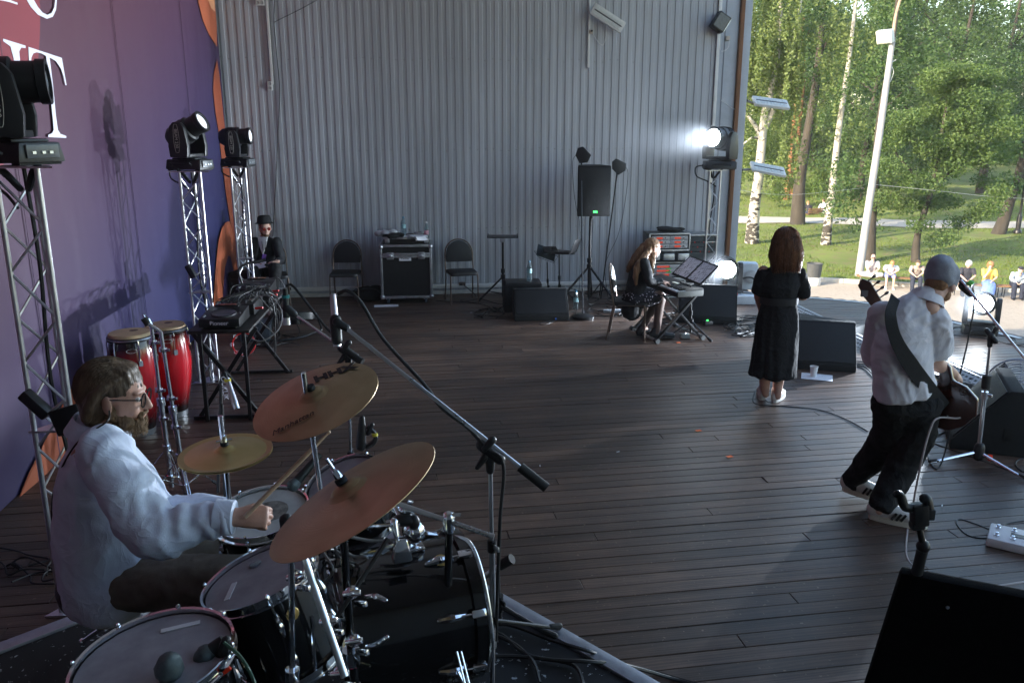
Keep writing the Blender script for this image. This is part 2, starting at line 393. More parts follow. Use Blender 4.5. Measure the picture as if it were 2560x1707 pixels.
# --- printed backdrop at the left
B0 = V((-3.366, 5.0, 0)); B1 = V((-4.03, 12.08, 0)); BD = (B1 - B0).normalized(); BN = V((BD.y, -BD.x, 0))    # BN into the stage
def bpx(px, py):
    r = ray(px, py); o_ = V((0, 0, CAM_H)); t = (B0 - o_).dot(BN) / r.dot(BN); return o_ + r * t
def banner_mat():
    m = bpy.data.materials.new('banner_print'); m.use_nodes = True; nt = m.node_tree; b = nt.nodes['Principled BSDF']; L = nt.links.new; N = nt.nodes.new
    tc = N('ShaderNodeTexCoord'); sx = N('ShaderNodeSeparateXYZ'); L(tc.outputs['Object'], sx.inputs[0])
    # a diagonal print gradient: rose at the top near end, violet, deep blue at the bottom and the far end
    m1 = N('ShaderNodeMath'); m1.operation = 'MULTIPLY_ADD'; L(sx.outputs['Y'], m1.inputs[0]); m1.inputs[1].default_value = -.075; m1.inputs[2].default_value = .30
    m2 = N('ShaderNodeMath'); m2.operation = 'MULTIPLY_ADD'; L(sx.outputs['Z'], m2.inputs[0]); m2.inputs[1].default_value = .175; L(m1.outputs[0], m2.inputs[2])
    cr = N('ShaderNodeValToRGB'); e = cr.color_ramp.elements
    e[0].position = 0; e[0].color = (.014, .017, .078, 1); e[1].position = 1; e[1].color = (.115, .036, .058, 1)
    for p, c in ((.22, (.027, .022, .080, 1)), (.45, (.058, .027, .070, 1)), (.70, (.094, .033, .056, 1))):
        q = e.new(p); q.color = c
    L(m2.outputs[0], cr.inputs[0]); L(cr.outputs[0], b.inputs['Base Color'])
    b.inputs['Roughness'].default_value = .55
    n2 = N('ShaderNodeTexNoise'); n2.inputs['Scale'].default_value = 1.2; mp = N('ShaderNodeMapping'); mp.inputs['Scale'].default_value = (1, 1.4, .35); L(tc.outputs['Object'], mp.inputs[0]); L(mp.outputs[0], n2.inputs['Vector'])
    bp_ = N('ShaderNodeBump'); bp_.inputs['Strength'].default_value = .5; bp_.inputs['Distance'].default_value = .05; L(n2.outputs[0], bp_.inputs['Height']); L(bp_.outputs[0], b.inputs['Normal'])
    return m
ban = th('backdrop_banner', 'tall violet and blue printed stage backdrop with white letters and orange petals', 'banner', B0)
bm_ = frame((0, 0, 0), BD)      # local X along the banner, Z up, Y away from the stage
LEN = (B1 - B0).length
# the sheet itself, faintly rippled
m_ = MB(); nx, nz = 90, 30; vs = []; fs = []; x0 = -4.6
for i in range(nx + 1):
    for j in range(nz + 1):
        x = x0 + (LEN - x0) * i / nx; z = .005 + 6.0 * j / nz
        vs.append((x, .005 * math.sin(x * 5.1 + z * .8) + .006 * noise.noise(V((x * 1.1, z * .5, 0))) + .007, z))
for i in range(nx):
    for j in range(nz): q = i * (nz + 1) + j; fs.append((q, q + nz + 1, q + nz + 2, q + 1))
m_.add(vs, fs, bm_); BANP = banner_mat(); o = ob('print_sheet', m_, BANP, ban, fix=False)
m_ = MB().box(((LEN + x0) / 2, .06, 3.0), (LEN - x0, .06, 6.0), bm_); ob('frame', m_, mat('banner_frame', (.05, .05, .06), .7), ban, sm=0)
def print_shape(name, pts, mt, off):
    """flat print on the sheet; outline measured in the photograph and laid onto the sheet"""
    q = []
    for p in pts:
        w = bpx(*p) - B0; q.append((w.dot(BD), w.z))
    m2 = MB().prism([(a, b_) for a, b_ in q], .0012, bm_ @ tr(0, -off, 0) @ rot('X', 90))
    return ob(name, m2, mt, ban, sm=0)
Z1 = lambda L_: [(x / 3.336, y / 3.336) for x, y in L_]
INK = mat('letter_ink', (.80, .78, .86), .5, vary=.03)
RED = mat('rose_disc_ink', (.26, .05, .065), .55, vary=.1, scale=.6)
ORG = mat('orange_petal_ink', (.46, .12, .055), .55, vary=.12, scale=1)
ORG2 = mat('dark_orange_ink', (.34, .08, .036), .55, vary=.12, scale=1); PUR = mat('violet_petal_ink', (.06, .035, .115), .55, vary=.1)
print_shape('rose_disc', [(-260, -330), (-60, -300), (40, -200), (85, -90), (97, 20), (96, 90), (92, 150), (80, 230), (50, 330), (0, 420), (-100, 500), (-260, 520)], RED, .009)
print_shape('letter_t', Z1([(220, 393), (500, 485), (540, 713), (530, 713), (515, 640), (490, 570), (450, 512), (398, 482), (425, 700), (452, 980), (468, 1085), (488, 1118), (537, 1136), (537, 1152), (386, 1145), (388, 1125), (420, 1112), (432, 1085), (425, 1000), (396, 720), (368, 470), (330, 448), (290, 438), (262, 448), (246, 480), (240, 532), (226, 530)]), INK, .013)
print_shape('letter_h', Z1([(8, 325), (195, 383), (197, 404), (160, 400), (143, 430), (150, 520), (190, 800), (225, 1080), (240, 1110), (240, 1125), (130, 1115), (150, 1095), (140, 1000), (115, 700), (98, 500), (70, 390), (8, 345)]), INK, .013)
print_shape('letter_c', Z1([(170, -60), (205, 0), (240, 60), (300, 125), (375, 160), (425, 142), (452, 85), (459, 0), (458, -60), (446, -60), (445, 0), (438, 62), (415, 110), (380, 127), (340, 108), (300, 62), (265, 0), (240, -60)]), INK, .013)
print_shape('letter_serif', Z1([(-60, -20), (60, -10), (72, 5), (128, 25), (130, 42), (60, 20), (-60, -4)]), INK, .013)
print_shape('orange_petal', [(490, -20), (495, 10), (505, 50), (520, 85), (541, 118), (540, 60), (533, -20)], ORG, .008)
print_shape('pale_petal', [(510, -20), (526, 22), (535, 30), (533, -20)], mat('pale_orange_ink', (.8, .38, .2), .55), .012)
print_shape('orange_band', [(541, 150), (533, 185), (531, 225), (537, 280), (545, 330), (553, 400), (563, 480), (575, 560), (585, 640), (593, 722), (598, 790), (588, 560), (573, 420), (557, 290), (547, 190)], ORG2, .008)
print_shape('orange_arch', [(533, 742), (536, 690), (540, 640), (545, 600), (553, 570), (562, 556), (572, 553), (580, 580), (587, 640), (594, 725), (596, 760), (592, 800), (530, 800)], ORG, .010)
print_shape('violet_arch', [(553, 780), (556, 720), (560, 670), (568, 640), (573, 640), (580, 670), (587, 720), (591, 752), (588, 770), (580, 790)], PUR, .014)
print_shape('orange_corner', [(44, 1243), (70, 1180), (100, 1120), (135, 1050), (165, 985), (185, 960), (230, 1000), (230, 1082), (170, 1135), (115, 1184)], ORG2, .009)
print_shape('orange_ray', [(46, 1241), (105, 1110), (115, 1183)], ORG, .012)
for k, x in enumerate((.9, 3.1, 5.3)):
    ob('sheet_seam', MB().box((x, -.010, 3.0), (.012, .003, 5.98), bm_), BANP, ban, sm=0)
# --- roof and the wall on the near side, both out of the picture: they shade the stage
CEIL = mat('grey_ceiling_board', (.22, .22, .23), .8, vary=.1)
o = ob('ceiling', MB().prism([(-5.5, -3.4), (5.2, -3.4), (4.6, 2), (3.6, 8), (3.5, 13.5), (-5.5, 12.6)], .3, z0=6.2), CEIL, sm=0); o['kind'] = 'structure'
o = ob('wall_behind', MB().box((.3, -2.2, 1.5), (11.2, .15, 9.4)), CEIL, sm=0); o['kind'] = 'structure'
o = ob('wall_left', MB().box((-5.0, 5.2, 1.4), (.2, 16.5, 9.8)), SHEET, sm=0); o['kind'] = 'structure'
# ================================================================== the park beyond the stage
PZ = PLAZA_Z
def soft(name, c0, c1, c2, s1, s2, rough=.9, bump=.3):
    m = bpy.data.materials.new(name); m.use_nodes = True; nt = m.node_tree; b = nt.nodes['Principled BSDF']; L = nt.links.new; N = nt.nodes.new
    g = N('ShaderNodeNewGeometry'); n1 = N('ShaderNodeTexNoise'); n1.inputs['Scale'].default_value = s1; n1.inputs['Detail'].default_value = 5; L(g.outputs['Position'], n1.inputs['Vector'])
    n2 = N('ShaderNodeTexNoise'); n2.inputs['Scale'].default_value = s2; n2.inputs['Detail'].default_value = 4; L(g.outputs['Position'], n2.inputs['Vector'])
    cr = N('ShaderNodeValToRGB'); e = cr.color_ramp.elements; e[0].position = .35; e[1].position = .65; e[0].color = (*c0, 1); e[1].color = (*c1, 1); L(n1.outputs[0], cr.inputs[0])
    mx = N('ShaderNodeMix'); mx.data_type = 'RGBA'; cr2 = N('ShaderNodeValToRGB'); cr2.color_ramp.elements[0].position = .5; cr2.color_ramp.elements[1].position = .72; L(n2.outputs[0], cr2.inputs[0]); L(cr2.outputs[0], mx.inputs[0]); L(cr.outputs[0], mx.inputs[6]); mx.inputs[7].default_value = (*c2, 1)
    L(mx.outputs[2], b.inputs['Base Color']); b.inputs['Roughness'].default_value = rough
    bp_ = N('ShaderNodeBump'); bp_.inputs['Strength'].default_value = bump; bp_.inputs['Distance'].default_value = .05; L(n2.outputs[0], bp_.inputs['Height']); L(bp_.outputs[0], b.inputs['Normal'])
    return m
LAWN = soft('lawn_soil', (.10, .14, .025), (.16, .20, .035), (.16, .125, .06), .35, 2.2)
ASPH = soft('pale_plaza_paving', (.33, .285, .235), (.40, .345, .285), (.28, .245, .2), .5, 9, bump=.1)
PATH = soft('park_path', (.42, .38, .33), (.48, .44, .38), (.38, .35, .3), .6, 5, bump=.1)
o = ob('ground', MB().box((0, 150, PZ - .3), (900, 900, .4)), LAWN, sm=0); o['kind'] = 'structure'
K0 = G(2042, 704, PZ); K1 = G(2560, 734, PZ); kd = (K1 - K0).normalized(); kn = V((-kd.y, kd.x, 0))      # kn: away from the stage
KL, KR = K0 - kd * 40, K1 + kd * 50
o = ob('plaza', MB().add([KL, KR, KR - kn * 60, KL - kn * 60], [(3, 2, 1, 0)]), ASPH, sm=0, fix=False); o['kind'] = 'structure'
# kerb stones, each its own piece
kb = th('kerb', 'pale concrete kerb between the plaza and the lawn', 'kerb', K0)
KERB = mat('kerb_concrete', (.46, .44, .40), .85, vary=.2, scale=5, bump=.2)
km = MB().box((.49, .08, .075), (.985, .16, .17)); kme = None
for i in range(-14, 22):
    if kme is None: o = ob('kerb_stone', km, KERB, kb, bev=.012); kme = o.data
    else: o = bpy.data.objects.new('kerb_stone', kme); COL.objects.link(o); o.parent = kb
    o.location = kd * (i * 1.0) + kn * random.uniform(-.006, .006) + V((0, 0, random.uniform(-.008, .008))); o.rotation_euler = (0, 0, math.atan2(kd.y, kd.x))
# lawn: gently uneven
m_ = MB(); nx, ny = 70, 50; vs = []; fs = []
for i in range(nx + 1):
    for j in range(ny + 1):
        p = KL + kd * (120 * i / nx) + kn * (.16 + 75 * (j / ny) ** 1.5)
        vs.append((p.x, p.y, PZ + .12 + .10 * noise.noise(V((p.x * .22, p.y * .22, 0))) * min(1, j / 6) + .0035 * j * j * .25))
for i in range(nx):
    for j in range(ny): q = i * (ny + 1) + j; fs.append((q, q + ny + 1, q + ny + 2, q + 1))
m_.add(vs, fs); o = ob('lawn', m_, LAWN, sm=60); o['kind'] = 'structure'
def lawn_z(x, y):
    p = V((x, y, 0)) - KL; d = max(0, p.dot(kn) - .16); j = ny * (min(d, 75) / 75) ** (1 / 1.5)
    return PZ + .12 + .10 * noise.noise(V((x * .22, y * .22, 0))) * min(1, j / 6) + .0035 * j * j * .25
def L_(px, py):
    """place on the lawn seen at a photo point"""
    z = PZ + .1
    for _ in range(6): p = G(px, py, z); z = lawn_z(p.x, p.y)
    return V((p.x, p.y, z))
def path_strip(name, pts, w, mt):
    m2 = MB(); vs = []
    for i, p in enumerate(pts):
        t = (pts[min(i + 1, len(pts) - 1)] - pts[max(i - 1, 0)]).normalized(); n_ = V((-t.y, t.x, 0))
        for k in range(7): q = p + n_ * w * (k / 6 - .5); vs.append((q.x, q.y, lawn_z(q.x, q.y) + .035))
    for i in range(len(pts) - 1):
        for k in range(6): a = i * 7 + k; fs_.append((a, a + 7, a + 8, a + 1))
    return vs
fs_ = []; pp = catmull([L_(1780, 548), L_(1900, 550), L_(2060, 553), L_(2250, 560), L_(2420, 562), L_(2600, 562)], 12)
vs = path_strip('p', pp, 3.0, PATH); o = ob('park_path', MB().add(vs, fs_), PATH, sm=60); o['kind'] = 'structure'
# grass blades: uncountable
def fast_mesh(name, co, quads=None, tris=None):
    me = bpy.data.meshes.new(name); co = np.ascontiguousarray(co, dtype=np.float32); f = quads if quads is not None else tris; k = f.shape[1]
    me.vertices.add(len(co)); me.vertices.foreach_set('co', co.ravel()); me.loops.add(f.size); me.loops.foreach_set('vertex_index', f.ravel().astype(np.int32))
    me.polygons.add(len(f)); me.polygons.foreach_set('loop_start', np.arange(0, f.size, k, dtype=np.int32)); me.update(); me.validate(); return me
def leafmat(name, c0, c1, c2, trans=.4, ns=.9):
    m = bpy.data.materials.new(name); m.use_nodes = True; nt = m.node_tree; L = nt.links.new; N = nt.nodes.new; b = nt.nodes['Principled BSDF']; out = nt.nodes['Material Output']
    g = N('ShaderNodeNewGeometry'); cr = N('ShaderNodeValToRGB'); e = cr.color_ramp.elements; e[0].color = (*c0, 1); e[1].color = (*c1, 1); q = e.new(.93); q.color = (*c1, 1); e[2].color = (*c2, 1)
    n1 = N('ShaderNodeTexNoise'); n1.inputs['Scale'].default_value = ns; L(g.outputs['Position'], n1.inputs['Vector'])
    a = N('ShaderNodeMath'); a.operation = 'MULTIPLY_ADD'; L(n1.outputs[0], a.inputs[0]); a.inputs[1].default_value = 1.1; a.inputs[2].default_value = -.3
    a2 = N('ShaderNodeMath'); a2.operation = 'MULTIPLY_ADD'; L(g.outputs['Random Per Island'], a2.inputs[0]); a2.inputs[1].default_value = .5; L(a.outputs[0], a2.inputs[2]); L(a2.outputs[0], cr.inputs[0])
    L(cr.outputs[0], b.inputs['Base Color']); b.inputs['Roughness'].default_value = .55; b.inputs['Specular IOR Level'].default_value = .3
    t = N('ShaderNodeBsdfTranslucent'); L(cr.outputs[0], t.inputs[0]); mx = N('ShaderNodeMixShader'); mx.inputs[0].default_value = trans; L(b.outputs[0], mx.inputs[1]); L(t.outputs[0], mx.inputs[2]); L(mx.outputs[0], out.inputs[0])
    return m
GRASS = leafmat('grass_blades', (.07, .12, .02), (.16, .21, .035), (.26, .25, .08), .35, .25)
n = 52000
d = 34 * rng.random(n) ** 1.3; s_ = -6 + 34 * rng.random(n)
px_ = np.array(K0)[None, :] + np.array(kd)[None, :] * s_[:, None] + np.array(kn)[None, :] * (.25 + d)[:, None]
keep = np.array([noise.noise(V((x * .3, y * .3, 4))) > -.30 for x, y, _ in px_]); px_ = px_[keep]; n = len(px_)
pxy = np.array([(q.x, q.y) for q in pp]); dist = np.min(np.hypot(px_[:, None, 0] - pxy[None, :, 0], px_[:, None, 1] - pxy[None, :, 1]), axis=1); px_ = px_[dist > 1.75]; n = len(px_)
px_[:, 2] = [lawn_z(x, y) for x, y, _ in px_]
h = .05 + .13 * rng.random(n) ** 2; a = rng.random(n) * 6.283; w = .012 + .012 * rng.random(n); dx = np.stack([np.cos(a), np.sin(a), 0 * a], 1)
tip = px_ + dx[:, [1, 0, 2]] * (h * .5)[:, None] * rng.normal(0, 1, (n, 1)); tip[:, 2] = px_[:, 2] + h
co = np.stack([px_ - dx * w[:, None], px_ + dx * w[:, None], tip], 1).reshape(-1, 3)
o = ob('grass', fast_mesh('grass', co, tris=np.arange(3 * n).reshape(-1, 3)), GRASS, sm=0); o['kind'] = 'stuff'; o['label'] = 'sunlit and shaded green grass of the park lawn'

# ---------------------------------------------------------------- trees
BIRCH = bpy.data.materials.new('birch_bark'); BIRCH.use_nodes = True
_nt = BIRCH.node_tree; _b = _nt.nodes['Principled BSDF']; _N = _nt.nodes.new; _L = _nt.links.new
_tc = _N('ShaderNodeTexCoord'); _mp = _N('ShaderNodeMapping'); _mp.inputs['Scale'].default_value = (3, 3, 7); _L(_tc.outputs['Object'], _mp.inputs[0])
_n = _N('ShaderNodeTexNoise'); _n.inputs['Scale'].default_value = 1.0; _n.inputs['Detail'].default_value = 5; _L(_mp.outputs[0], _n.inputs['Vector'])
_sx = _N('ShaderNodeSeparateXYZ'); _L(_tc.outputs['Object'], _sx.inputs[0])
_mr = _N('ShaderNodeMapRange'); _mr.inputs[1].default_value = 0; _mr.inputs[2].default_value = 4.5; _mr.inputs[3].default_value = .14; _mr.inputs[4].default_value = -.08; _L(_sx.outputs['Z'], _mr.inputs[0])
_a = _N('ShaderNodeMath'); _L(_n.outputs[0], _a.inputs[0]); _L(_mr.outputs[0], _a.inputs[1])
_cr = _N('ShaderNodeValToRGB'); _e = _cr.color_ramp.elements; _e[0].position = .55; _e[1].position = .60; _e[0].color = (.46, .43, .38, 1); _e[1].color = (.04, .035, .03, 1); _L(_a.outputs[0], _cr.inputs[0]); _L(_cr.outputs[0], _b.inputs['Base Color']); _b.inputs['Roughness'].default_value = .8
BARK = mat('dark_bark', (.050, .042, .034), .9, vary=.4, scale=3, bump=.5, bscale=18, stretch=(1, 1, .3))
PINE = mat('orange_pine_bark', (.24, .11, .05), .9, vary=.35, scale=3, bump=.4, bscale=14, stretch=(1, 1, .3))
LF_B = leafmat('birch_leaves', (.11, .16, .05), (.21, .27, .09), (.30, .32, .13), .45)
LF_D = leafmat('dark_leaves', (.04, .085, .03), (.10, .165, .05), (.17, .22, .07), .42)
LF_M = leafmat('elm_leaves', (.06, .115, .035), (.14, .205, .06), (.24, .27, .08), .42, 1.2)
LF_Y = leafmat('far_pale_leaves', (.10, .17, .04), (.18, .25, .06), (.27, .31, .09), .5, .5)  # paler, yellower leaf tones for some rear trees and the bushes
def leaves(cen, size, droop=0.3):
    n = len(cen); nr = rng.normal(0, 1, (n, 3)); nr[:, 2] += .6; nr /= np.linalg.norm(nr, axis=1)[:, None]
    t = rng.normal(0, 1, (n, 3)); t[:, 2] -= droop; t -= nr * (t * nr).sum(1)[:, None]; t /= np.linalg.norm(t, axis=1)[:, None]; b = np.cross(nr, t)
    s = (size * (.6 + .8 * rng.random(n)))[:, None]
    co = np.stack([cen - t * s, cen + b * s * .55 - t * s * .1, cen + t * s, cen - b * s * .55 - t * s * .1], 1).reshape(-1, 3)
    return co
def clumps(centers, radii, per, flat=.75):
    out = []
    for c, r in zip(centers, radii):
        k = int(per * r * r); d = rng.normal(0, 1, (k, 3)); d /= np.linalg.norm(d, axis=1)[:, None]; q = r * (rng.random(k) ** .45)
        p = d * q[:, None]; p[:, 2] *= flat; out.append(np.array(c)[None, :] + p)
    return np.concatenate(out)
def weep(starts, ln, per):
    out = []
    for c in starts:
        l = ln * random.uniform(.4, 1.1); k = int(per * l); t = rng.random(k); sw = rng.normal(0, .12, 2)
        p = np.stack([c[0] + sw[0] * t + rng.normal(0, .07, k), c[1] + sw[1] * t + rng.normal(0, .07, k), c[2] - l * t + rng.normal(0, .05, k)], 1); out.append(p)
    return np.concatenate(out)
def tree(name, label, base, trunk, r0, bark, lf, cen, size, branches=(), group='trees of the park behind the plaza', r1=.35):
    """trunk: points above base; cen: leaf centres in world space"""
    t = th(name, label, 'tree', base, group=group)
    m2 = MB(); k = len(trunk); m2.tube([V(p) for p in trunk], [r0 * (1.25 if i == 0 else 1) * (1 - (1 - r1) * i / (k - 1)) for i in range(k)], 10, curve=4)
    ob('trunk', m2, bark, t, sm=60)
    if branches:
        m3 = MB()
        for b_ in branches: m3.tube([V(p) for p in b_[0]], b_[1], 6, curve=3)
        ob('limbs', m3, bark, t, sm=60)
    co = leaves(np.asarray(cen) - np.array(base)[None, :], size); nf = len(co) // 4
    ob('crown', fast_mesh('crown', co, quads=np.arange(4 * nf).reshape(-1, 4)), lf, t, sm=0)
    return t
def rise(base, px, py):    # a point over the base's distance, seen at px,py
    p = A(px, py, base.y); return p - base
def sub(c, rad, n):
    out = []
    for _ in range(n):
        d = rng.normal(0, 1, 3); d /= np.linalg.norm(d); q = random.random() ** .4; out.append((c[0] + d[0] * rad[0] * q, c[1] + d[1] * rad[1] * q, c[2] + d[2] * rad[2] * q))
    return out
# the two white birches
b1 = L_(1879, 608); T1 = [V((0, 0, -.1)), rise(b1, 1886, 520), rise(b1, 1897, 440), rise(b1, 1905, 350), rise(b1, 1915, 270), rise(b1, 1935, 200), rise(b1, 1945, 110), rise(b1, 1955, -60)]
br = [([T1[3], rise(b1, 1885, 310), rise(b1, 1850, 270)], [.14, .1, .05]), ([T1[3] + V((0, 0, .3)), rise(b1, 1952, 230), rise(b1, 1990, 80), rise(b1, 2010, -60)], [.17, .13, .1, .05]), ([T1[3], rise(b1, 1880, 345), rise(b1, 1845, 372)], [.09, .06, .03])]
st = []
for _ in range(430):
    x = random.uniform(1835, 2012); y = random.choice([random.uniform(-120, 180), random.uniform(60, 420)])
    if 1872 < x < 1935 and y > 250 and random.random() < .45: continue
    q = A(x, y, b1.y + random.uniform(-1.8, 2.2)); st.append(q)
tree('birch_tree', 'white birch with forked trunk and long weeping pale green strands', b1, T1, .30, BIRCH, LF_B, weep(st, 2.3, 42), .075, br)
b2 = L_(2064, 612); T2 = [V((0, 0, -.1)), rise(b2, 2072, 540), rise(b2, 2083, 450), rise(b2, 2095, 340), rise(b2, 2112, 220), rise(b2, 2125, 130), rise(b2, 2140, 0)]
st = [A(random.uniform(2035, 2200), random.uniform(-80, 330), b2.y + random.uniform(-1.2, 2.5)) for _ in range(120)]
tree('birch_tree', 'slimmer white birch leaning right beside the far park bench', b2, T2, .22, BIRCH, LF_B, np.concatenate([weep(st, 1.5, 30), clumps(sub(A(2110, 60, b2.y + 1), (3, 1.2, 2.5), 12), [.9] * 12, 220)]), .08)
# dark trunks
b3 = L_(1994, 560); T3 = [V((0, 0, -.1)), rise(b3, 2000, 450), rise(b3, 2020, 330), rise(b3, 2038, 220), rise(b3, 2052, 90), rise(b3, 2065, -80)]
br = [([T3[2], rise(b3, 2045, 160), rise(b3, 2075, 90)], [.14, .1, .06])]
tree('lime_tree', 'dark leaning trunk between the two birches', b3, T3, .36, BARK, LF_D, clumps(sub(A(2030, 60, b3.y), (5, 2, 4), 22), [1.2] * 22, 320), .09, br)
b4 = L_(2172, 655); T4 = [V((0, 0, -.1)), rise(b4, 2178, 560), rise(b4, 2188, 430), rise(b4, 2200, 300), rise(b4, 2225, 150), rise(b4, 2250, -40)]
tree('lime_tree', 'dark straight trunk right behind the tall white lamp post', b4, T4, .24, BARK, LF_D, clumps(sub(A(2150, 470, b4.y + 1.5), (1.7, 1.2, 1.7), 9) + sub(A(2200, 120, b4.y + 2), (2.6, 2, 3.4), 16), [.85] * 25, 260), .085)
# the big leafy elm
b5 = L_(2288, 655); T5 = [V((0, 0, -.1)), rise(b5, 2292, 600), rise(b5, 2303, 555), rise(b5, 2330, 470), rise(b5, 2350, 360), rise(b5, 2370, 250)]
br = [([T5[3], rise(b5, 2390, 420), rise(b5, 2450, 390)], [.1, .07, .03]), ([T5[3], rise(b5, 2270, 420), rise(b5, 2230, 370)], [.1, .06, .03]), ([T5[4], rise(b5, 2440, 300), rise(b5, 2500, 240)], [.08, .05, .02])]
cc = []
for _ in range(62):
    a_ = random.random(); x = random.gauss(2375, 82); y = random.uniform(170, 520) if abs(x - 2375) < 120 else random.uniform(250, 470)
    if x < 2200: continue
    cc.append(A(x, y, b5.y + random.uniform(-1.6, 1.8)))
for x, y in ((2215, 420), (2235, 470), (2225, 360), (2205, 500), (2260, 520), (2300, 560), (2440, 540), (2470, 520), (2400, 560), (2370, 590), (2350, 600), (2255, 330), (2280, 500), (2500, 480)): cc.append(A(x, y, b5.y + random.uniform(-1.2, .6)))
tree('elm_tree', 'broad leafy elm with low spreading crown behind the audience benches', b5, T5, .17, BARK, LF_M, clumps(cc, [random.uniform(.55, 1.0) for _ in cc], 1150, .6), .060, br)
b6 = L_(2495, 585); T6 = [V((0, 0, -.1)), rise(b6, 2520, 520), rise(b6, 2545, 440), rise(b6, 2570, 330), rise(b6, 2590, 200)]
tree('lime_tree', 'thick dark trunk leaning right at the edge of the picture', b6, T6, .30, BARK, LF_D, clumps(sub(A(2560, 400, b6.y), (2.4, 2, 3.4), 14), [.9] * 14, 240), .10)
# taller trees farther back
far = [(1840, 545, 66, 'rear lime whose crown shows left of the big birch', LF_Y, .2), (1925, 546, 70, 'rear tree with pale yellowish crown behind the big birch', LF_Y, .22), (2140, 548, 62, 'rear tree with dark crown above the far park bench', LF_D, .25), (2225, 548, 72, 'rear tree with dark crown left of the lamp arm', LF_D, .26),
       (2330, 552, 60, 'tall rear tree rising behind the elm crown', LF_D, .28), (2440, 553, 66, 'tall rear tree right of the elm, dark bare stem high up', LF_D, .3), (2535, 553, 74, 'tall rear tree in the upper right corner', LF_D, .3), (2300, 540, 95, 'distant pale tree seen through gaps behind the lamp post', LF_Y, .3), (2020, 540, 92, 'distant pale tree glimpsed between the birch trunks', LF_Y, .3)]
for x, y, Y, lab, lf, r0 in far:
    p = A(x, y, Y); b_ = V((p.x, p.y, lawn_z(p.x, p.y))); hgt = random.uniform(15, 18)
    tk = [V((0, 0, -.2)), V((.2, 0, hgt * .3)), V((.6, 0, hgt * .6)), V((1.2, 0, hgt))]
    cs = []
    for k in range(34):
        z = hgt * random.uniform(.32, 1.05); rr = 3.4 * math.sin(min(1, (z / hgt - .2) / .85) * math.pi) ** .6 if z / hgt < 1.05 else 1
        a_ = random.random() * 6.28; q = rr * random.random() ** .5; cs.append((b_.x + .8 * z / hgt + q * math.cos(a_), b_.y + q * math.sin(a_), b_.z + z))
    for k in range(11):
        a_ = random.random() * 6.28; q = 3.2 * random.random(); cs.append((b_.x + q * math.cos(a_), b_.y + q * math.sin(a_), b_.z + hgt * random.uniform(.12, .32)))
    brs = []
    for k in range(6):
        z = hgt * random.uniform(.3, .7); a_ = random.random() * 6.28; s0_ = V((.7 * z / hgt, 0, z)); brs.append(([s0_, s0_ + V((math.cos(a_) * 1.4, math.sin(a_) * 1.4, 1.1)), s0_ + V((math.cos(a_) * 2.6, math.sin(a_) * 2.6, 2.4))], [.1, .06, .025]))
    tree('park_tree', lab, b_, tk, r0, BARK, lf, clumps(cs, [random.uniform(1.0, 1.7) for _ in cs], 260, .7), .095, brs, r1=.25)
for x, y, Y, lab in ((1962, 546, 63, 'orange pine trunk left of the two in the distance'), (1977, 546, 66, 'orange pine trunk, thicker of the two in the distance')):
    p = A(x, y, Y); b_ = V((p.x, p.y, lawn_z(p.x, p.y)))
    tree('pine_tree', lab, b_, [V((0, 0, -.2)), V((.1, 0, 6)), V((.2, 0, 14))], .2, PINE, LF_D, clumps([(b_.x + random.uniform(-1.5, 1.5), b_.y + random.uniform(-1, 1), b_.z + random.uniform(9, 15)) for _ in range(14)], [1.1] * 14, 130), .13)
# far wood: one mass closing the view
cs = []
for _ in range(640):
    x = random.uniform(1500, 2900); Y = random.uniform(86, 150); p = A(x, 400, Y); z = PZ + .6 + 21 * random.random() ** 1.5
    cs.append((p.x, p.y, z))
co = leaves(clumps(cs, [random.uniform(1.6, 3.2) for _ in cs], 38, .8), .28); nf = len(co) // 4
o = ob('far_wood', fast_mesh('far_wood', co, quads=np.arange(4 * nf).reshape(-1, 4)), LF_D, sm=0); o['kind'] = 'stuff'; o['label'] = 'far mass of park trees closing the view'
# low bushes by the path
for x, y, Y, lab in ((1985, 520, 58, 'low pale bush beside the far path, left of the birch bench'), (2060, 500, 64, 'rounded light green bush behind the far park bench')):
    p = A(x, y, Y); z0 = lawn_z(p.x, p.y); t = th('bush', lab, 'bush', (p.x, p.y, z0), group='bushes by the path')
    co = leaves(clumps([(random.uniform(-1.6, 1.6), random.uniform(-.6, .6), random.uniform(.4, 2.2)) for _ in range(16)], [.7] * 16, 260), .09); nf = len(co) // 4
    ob('foliage', fast_mesh('foliage', co, quads=np.arange(4 * nf).reshape(-1, 4)), LF_Y, t, sm=0)
    ob('stem', MB().tube([(0, 0, -.1), (.1, 0, .8), (.0, .1, 1.6)], [.05, .04, .02], 6), BARK, t)

# ---------------------------------------------------------------- lamp post on the plaza rim
lp = L_(2147, 690); t = th('lamp_post', 'tall leaning white lamp post with a square floodlight near its top', 'lamp post', lp)
q = lambda x, y: A(x, y, lp.y)
POSTW = mat('white_post_paint', (.30, .30, .31), .55, vary=.12, scale=2)
m_ = MB().tube([lp + V((0, 0, -.1)), q(2165, 560), q(2200, 330), q(2232, 95)], [.165, .15, .13, .105], 14); ob('post', m_, POSTW, t, world=True)
ob('curved_arm', MB().tube([q(2230, 130), q(2236, 60), q(2245, 18), q(2256, -10), q(2290, -60)], [.07, .06, .055, .05, .05], 8, curve=4), mat('rusty_arm', (.35, .27, .2), .7, .3, vary=.3), t, world=True)
ob('clamp_band', MB().lathe([(.19, -.05), (.19, .05)], 14, tr(q(2226, 100))), BLKPAINT, t, world=True)
fm = frame(q(2213, 92), V((-.8, -.55, -.35))); m_ = MB().box((.0, 0, 0), (.22, .62, .48), fm, taper=(1, 1)); hb = ob('floodlight', m_, mat('floodlight_case', (.6, .62, .62), .45, vary=.1), t, world=True, bev=.03)
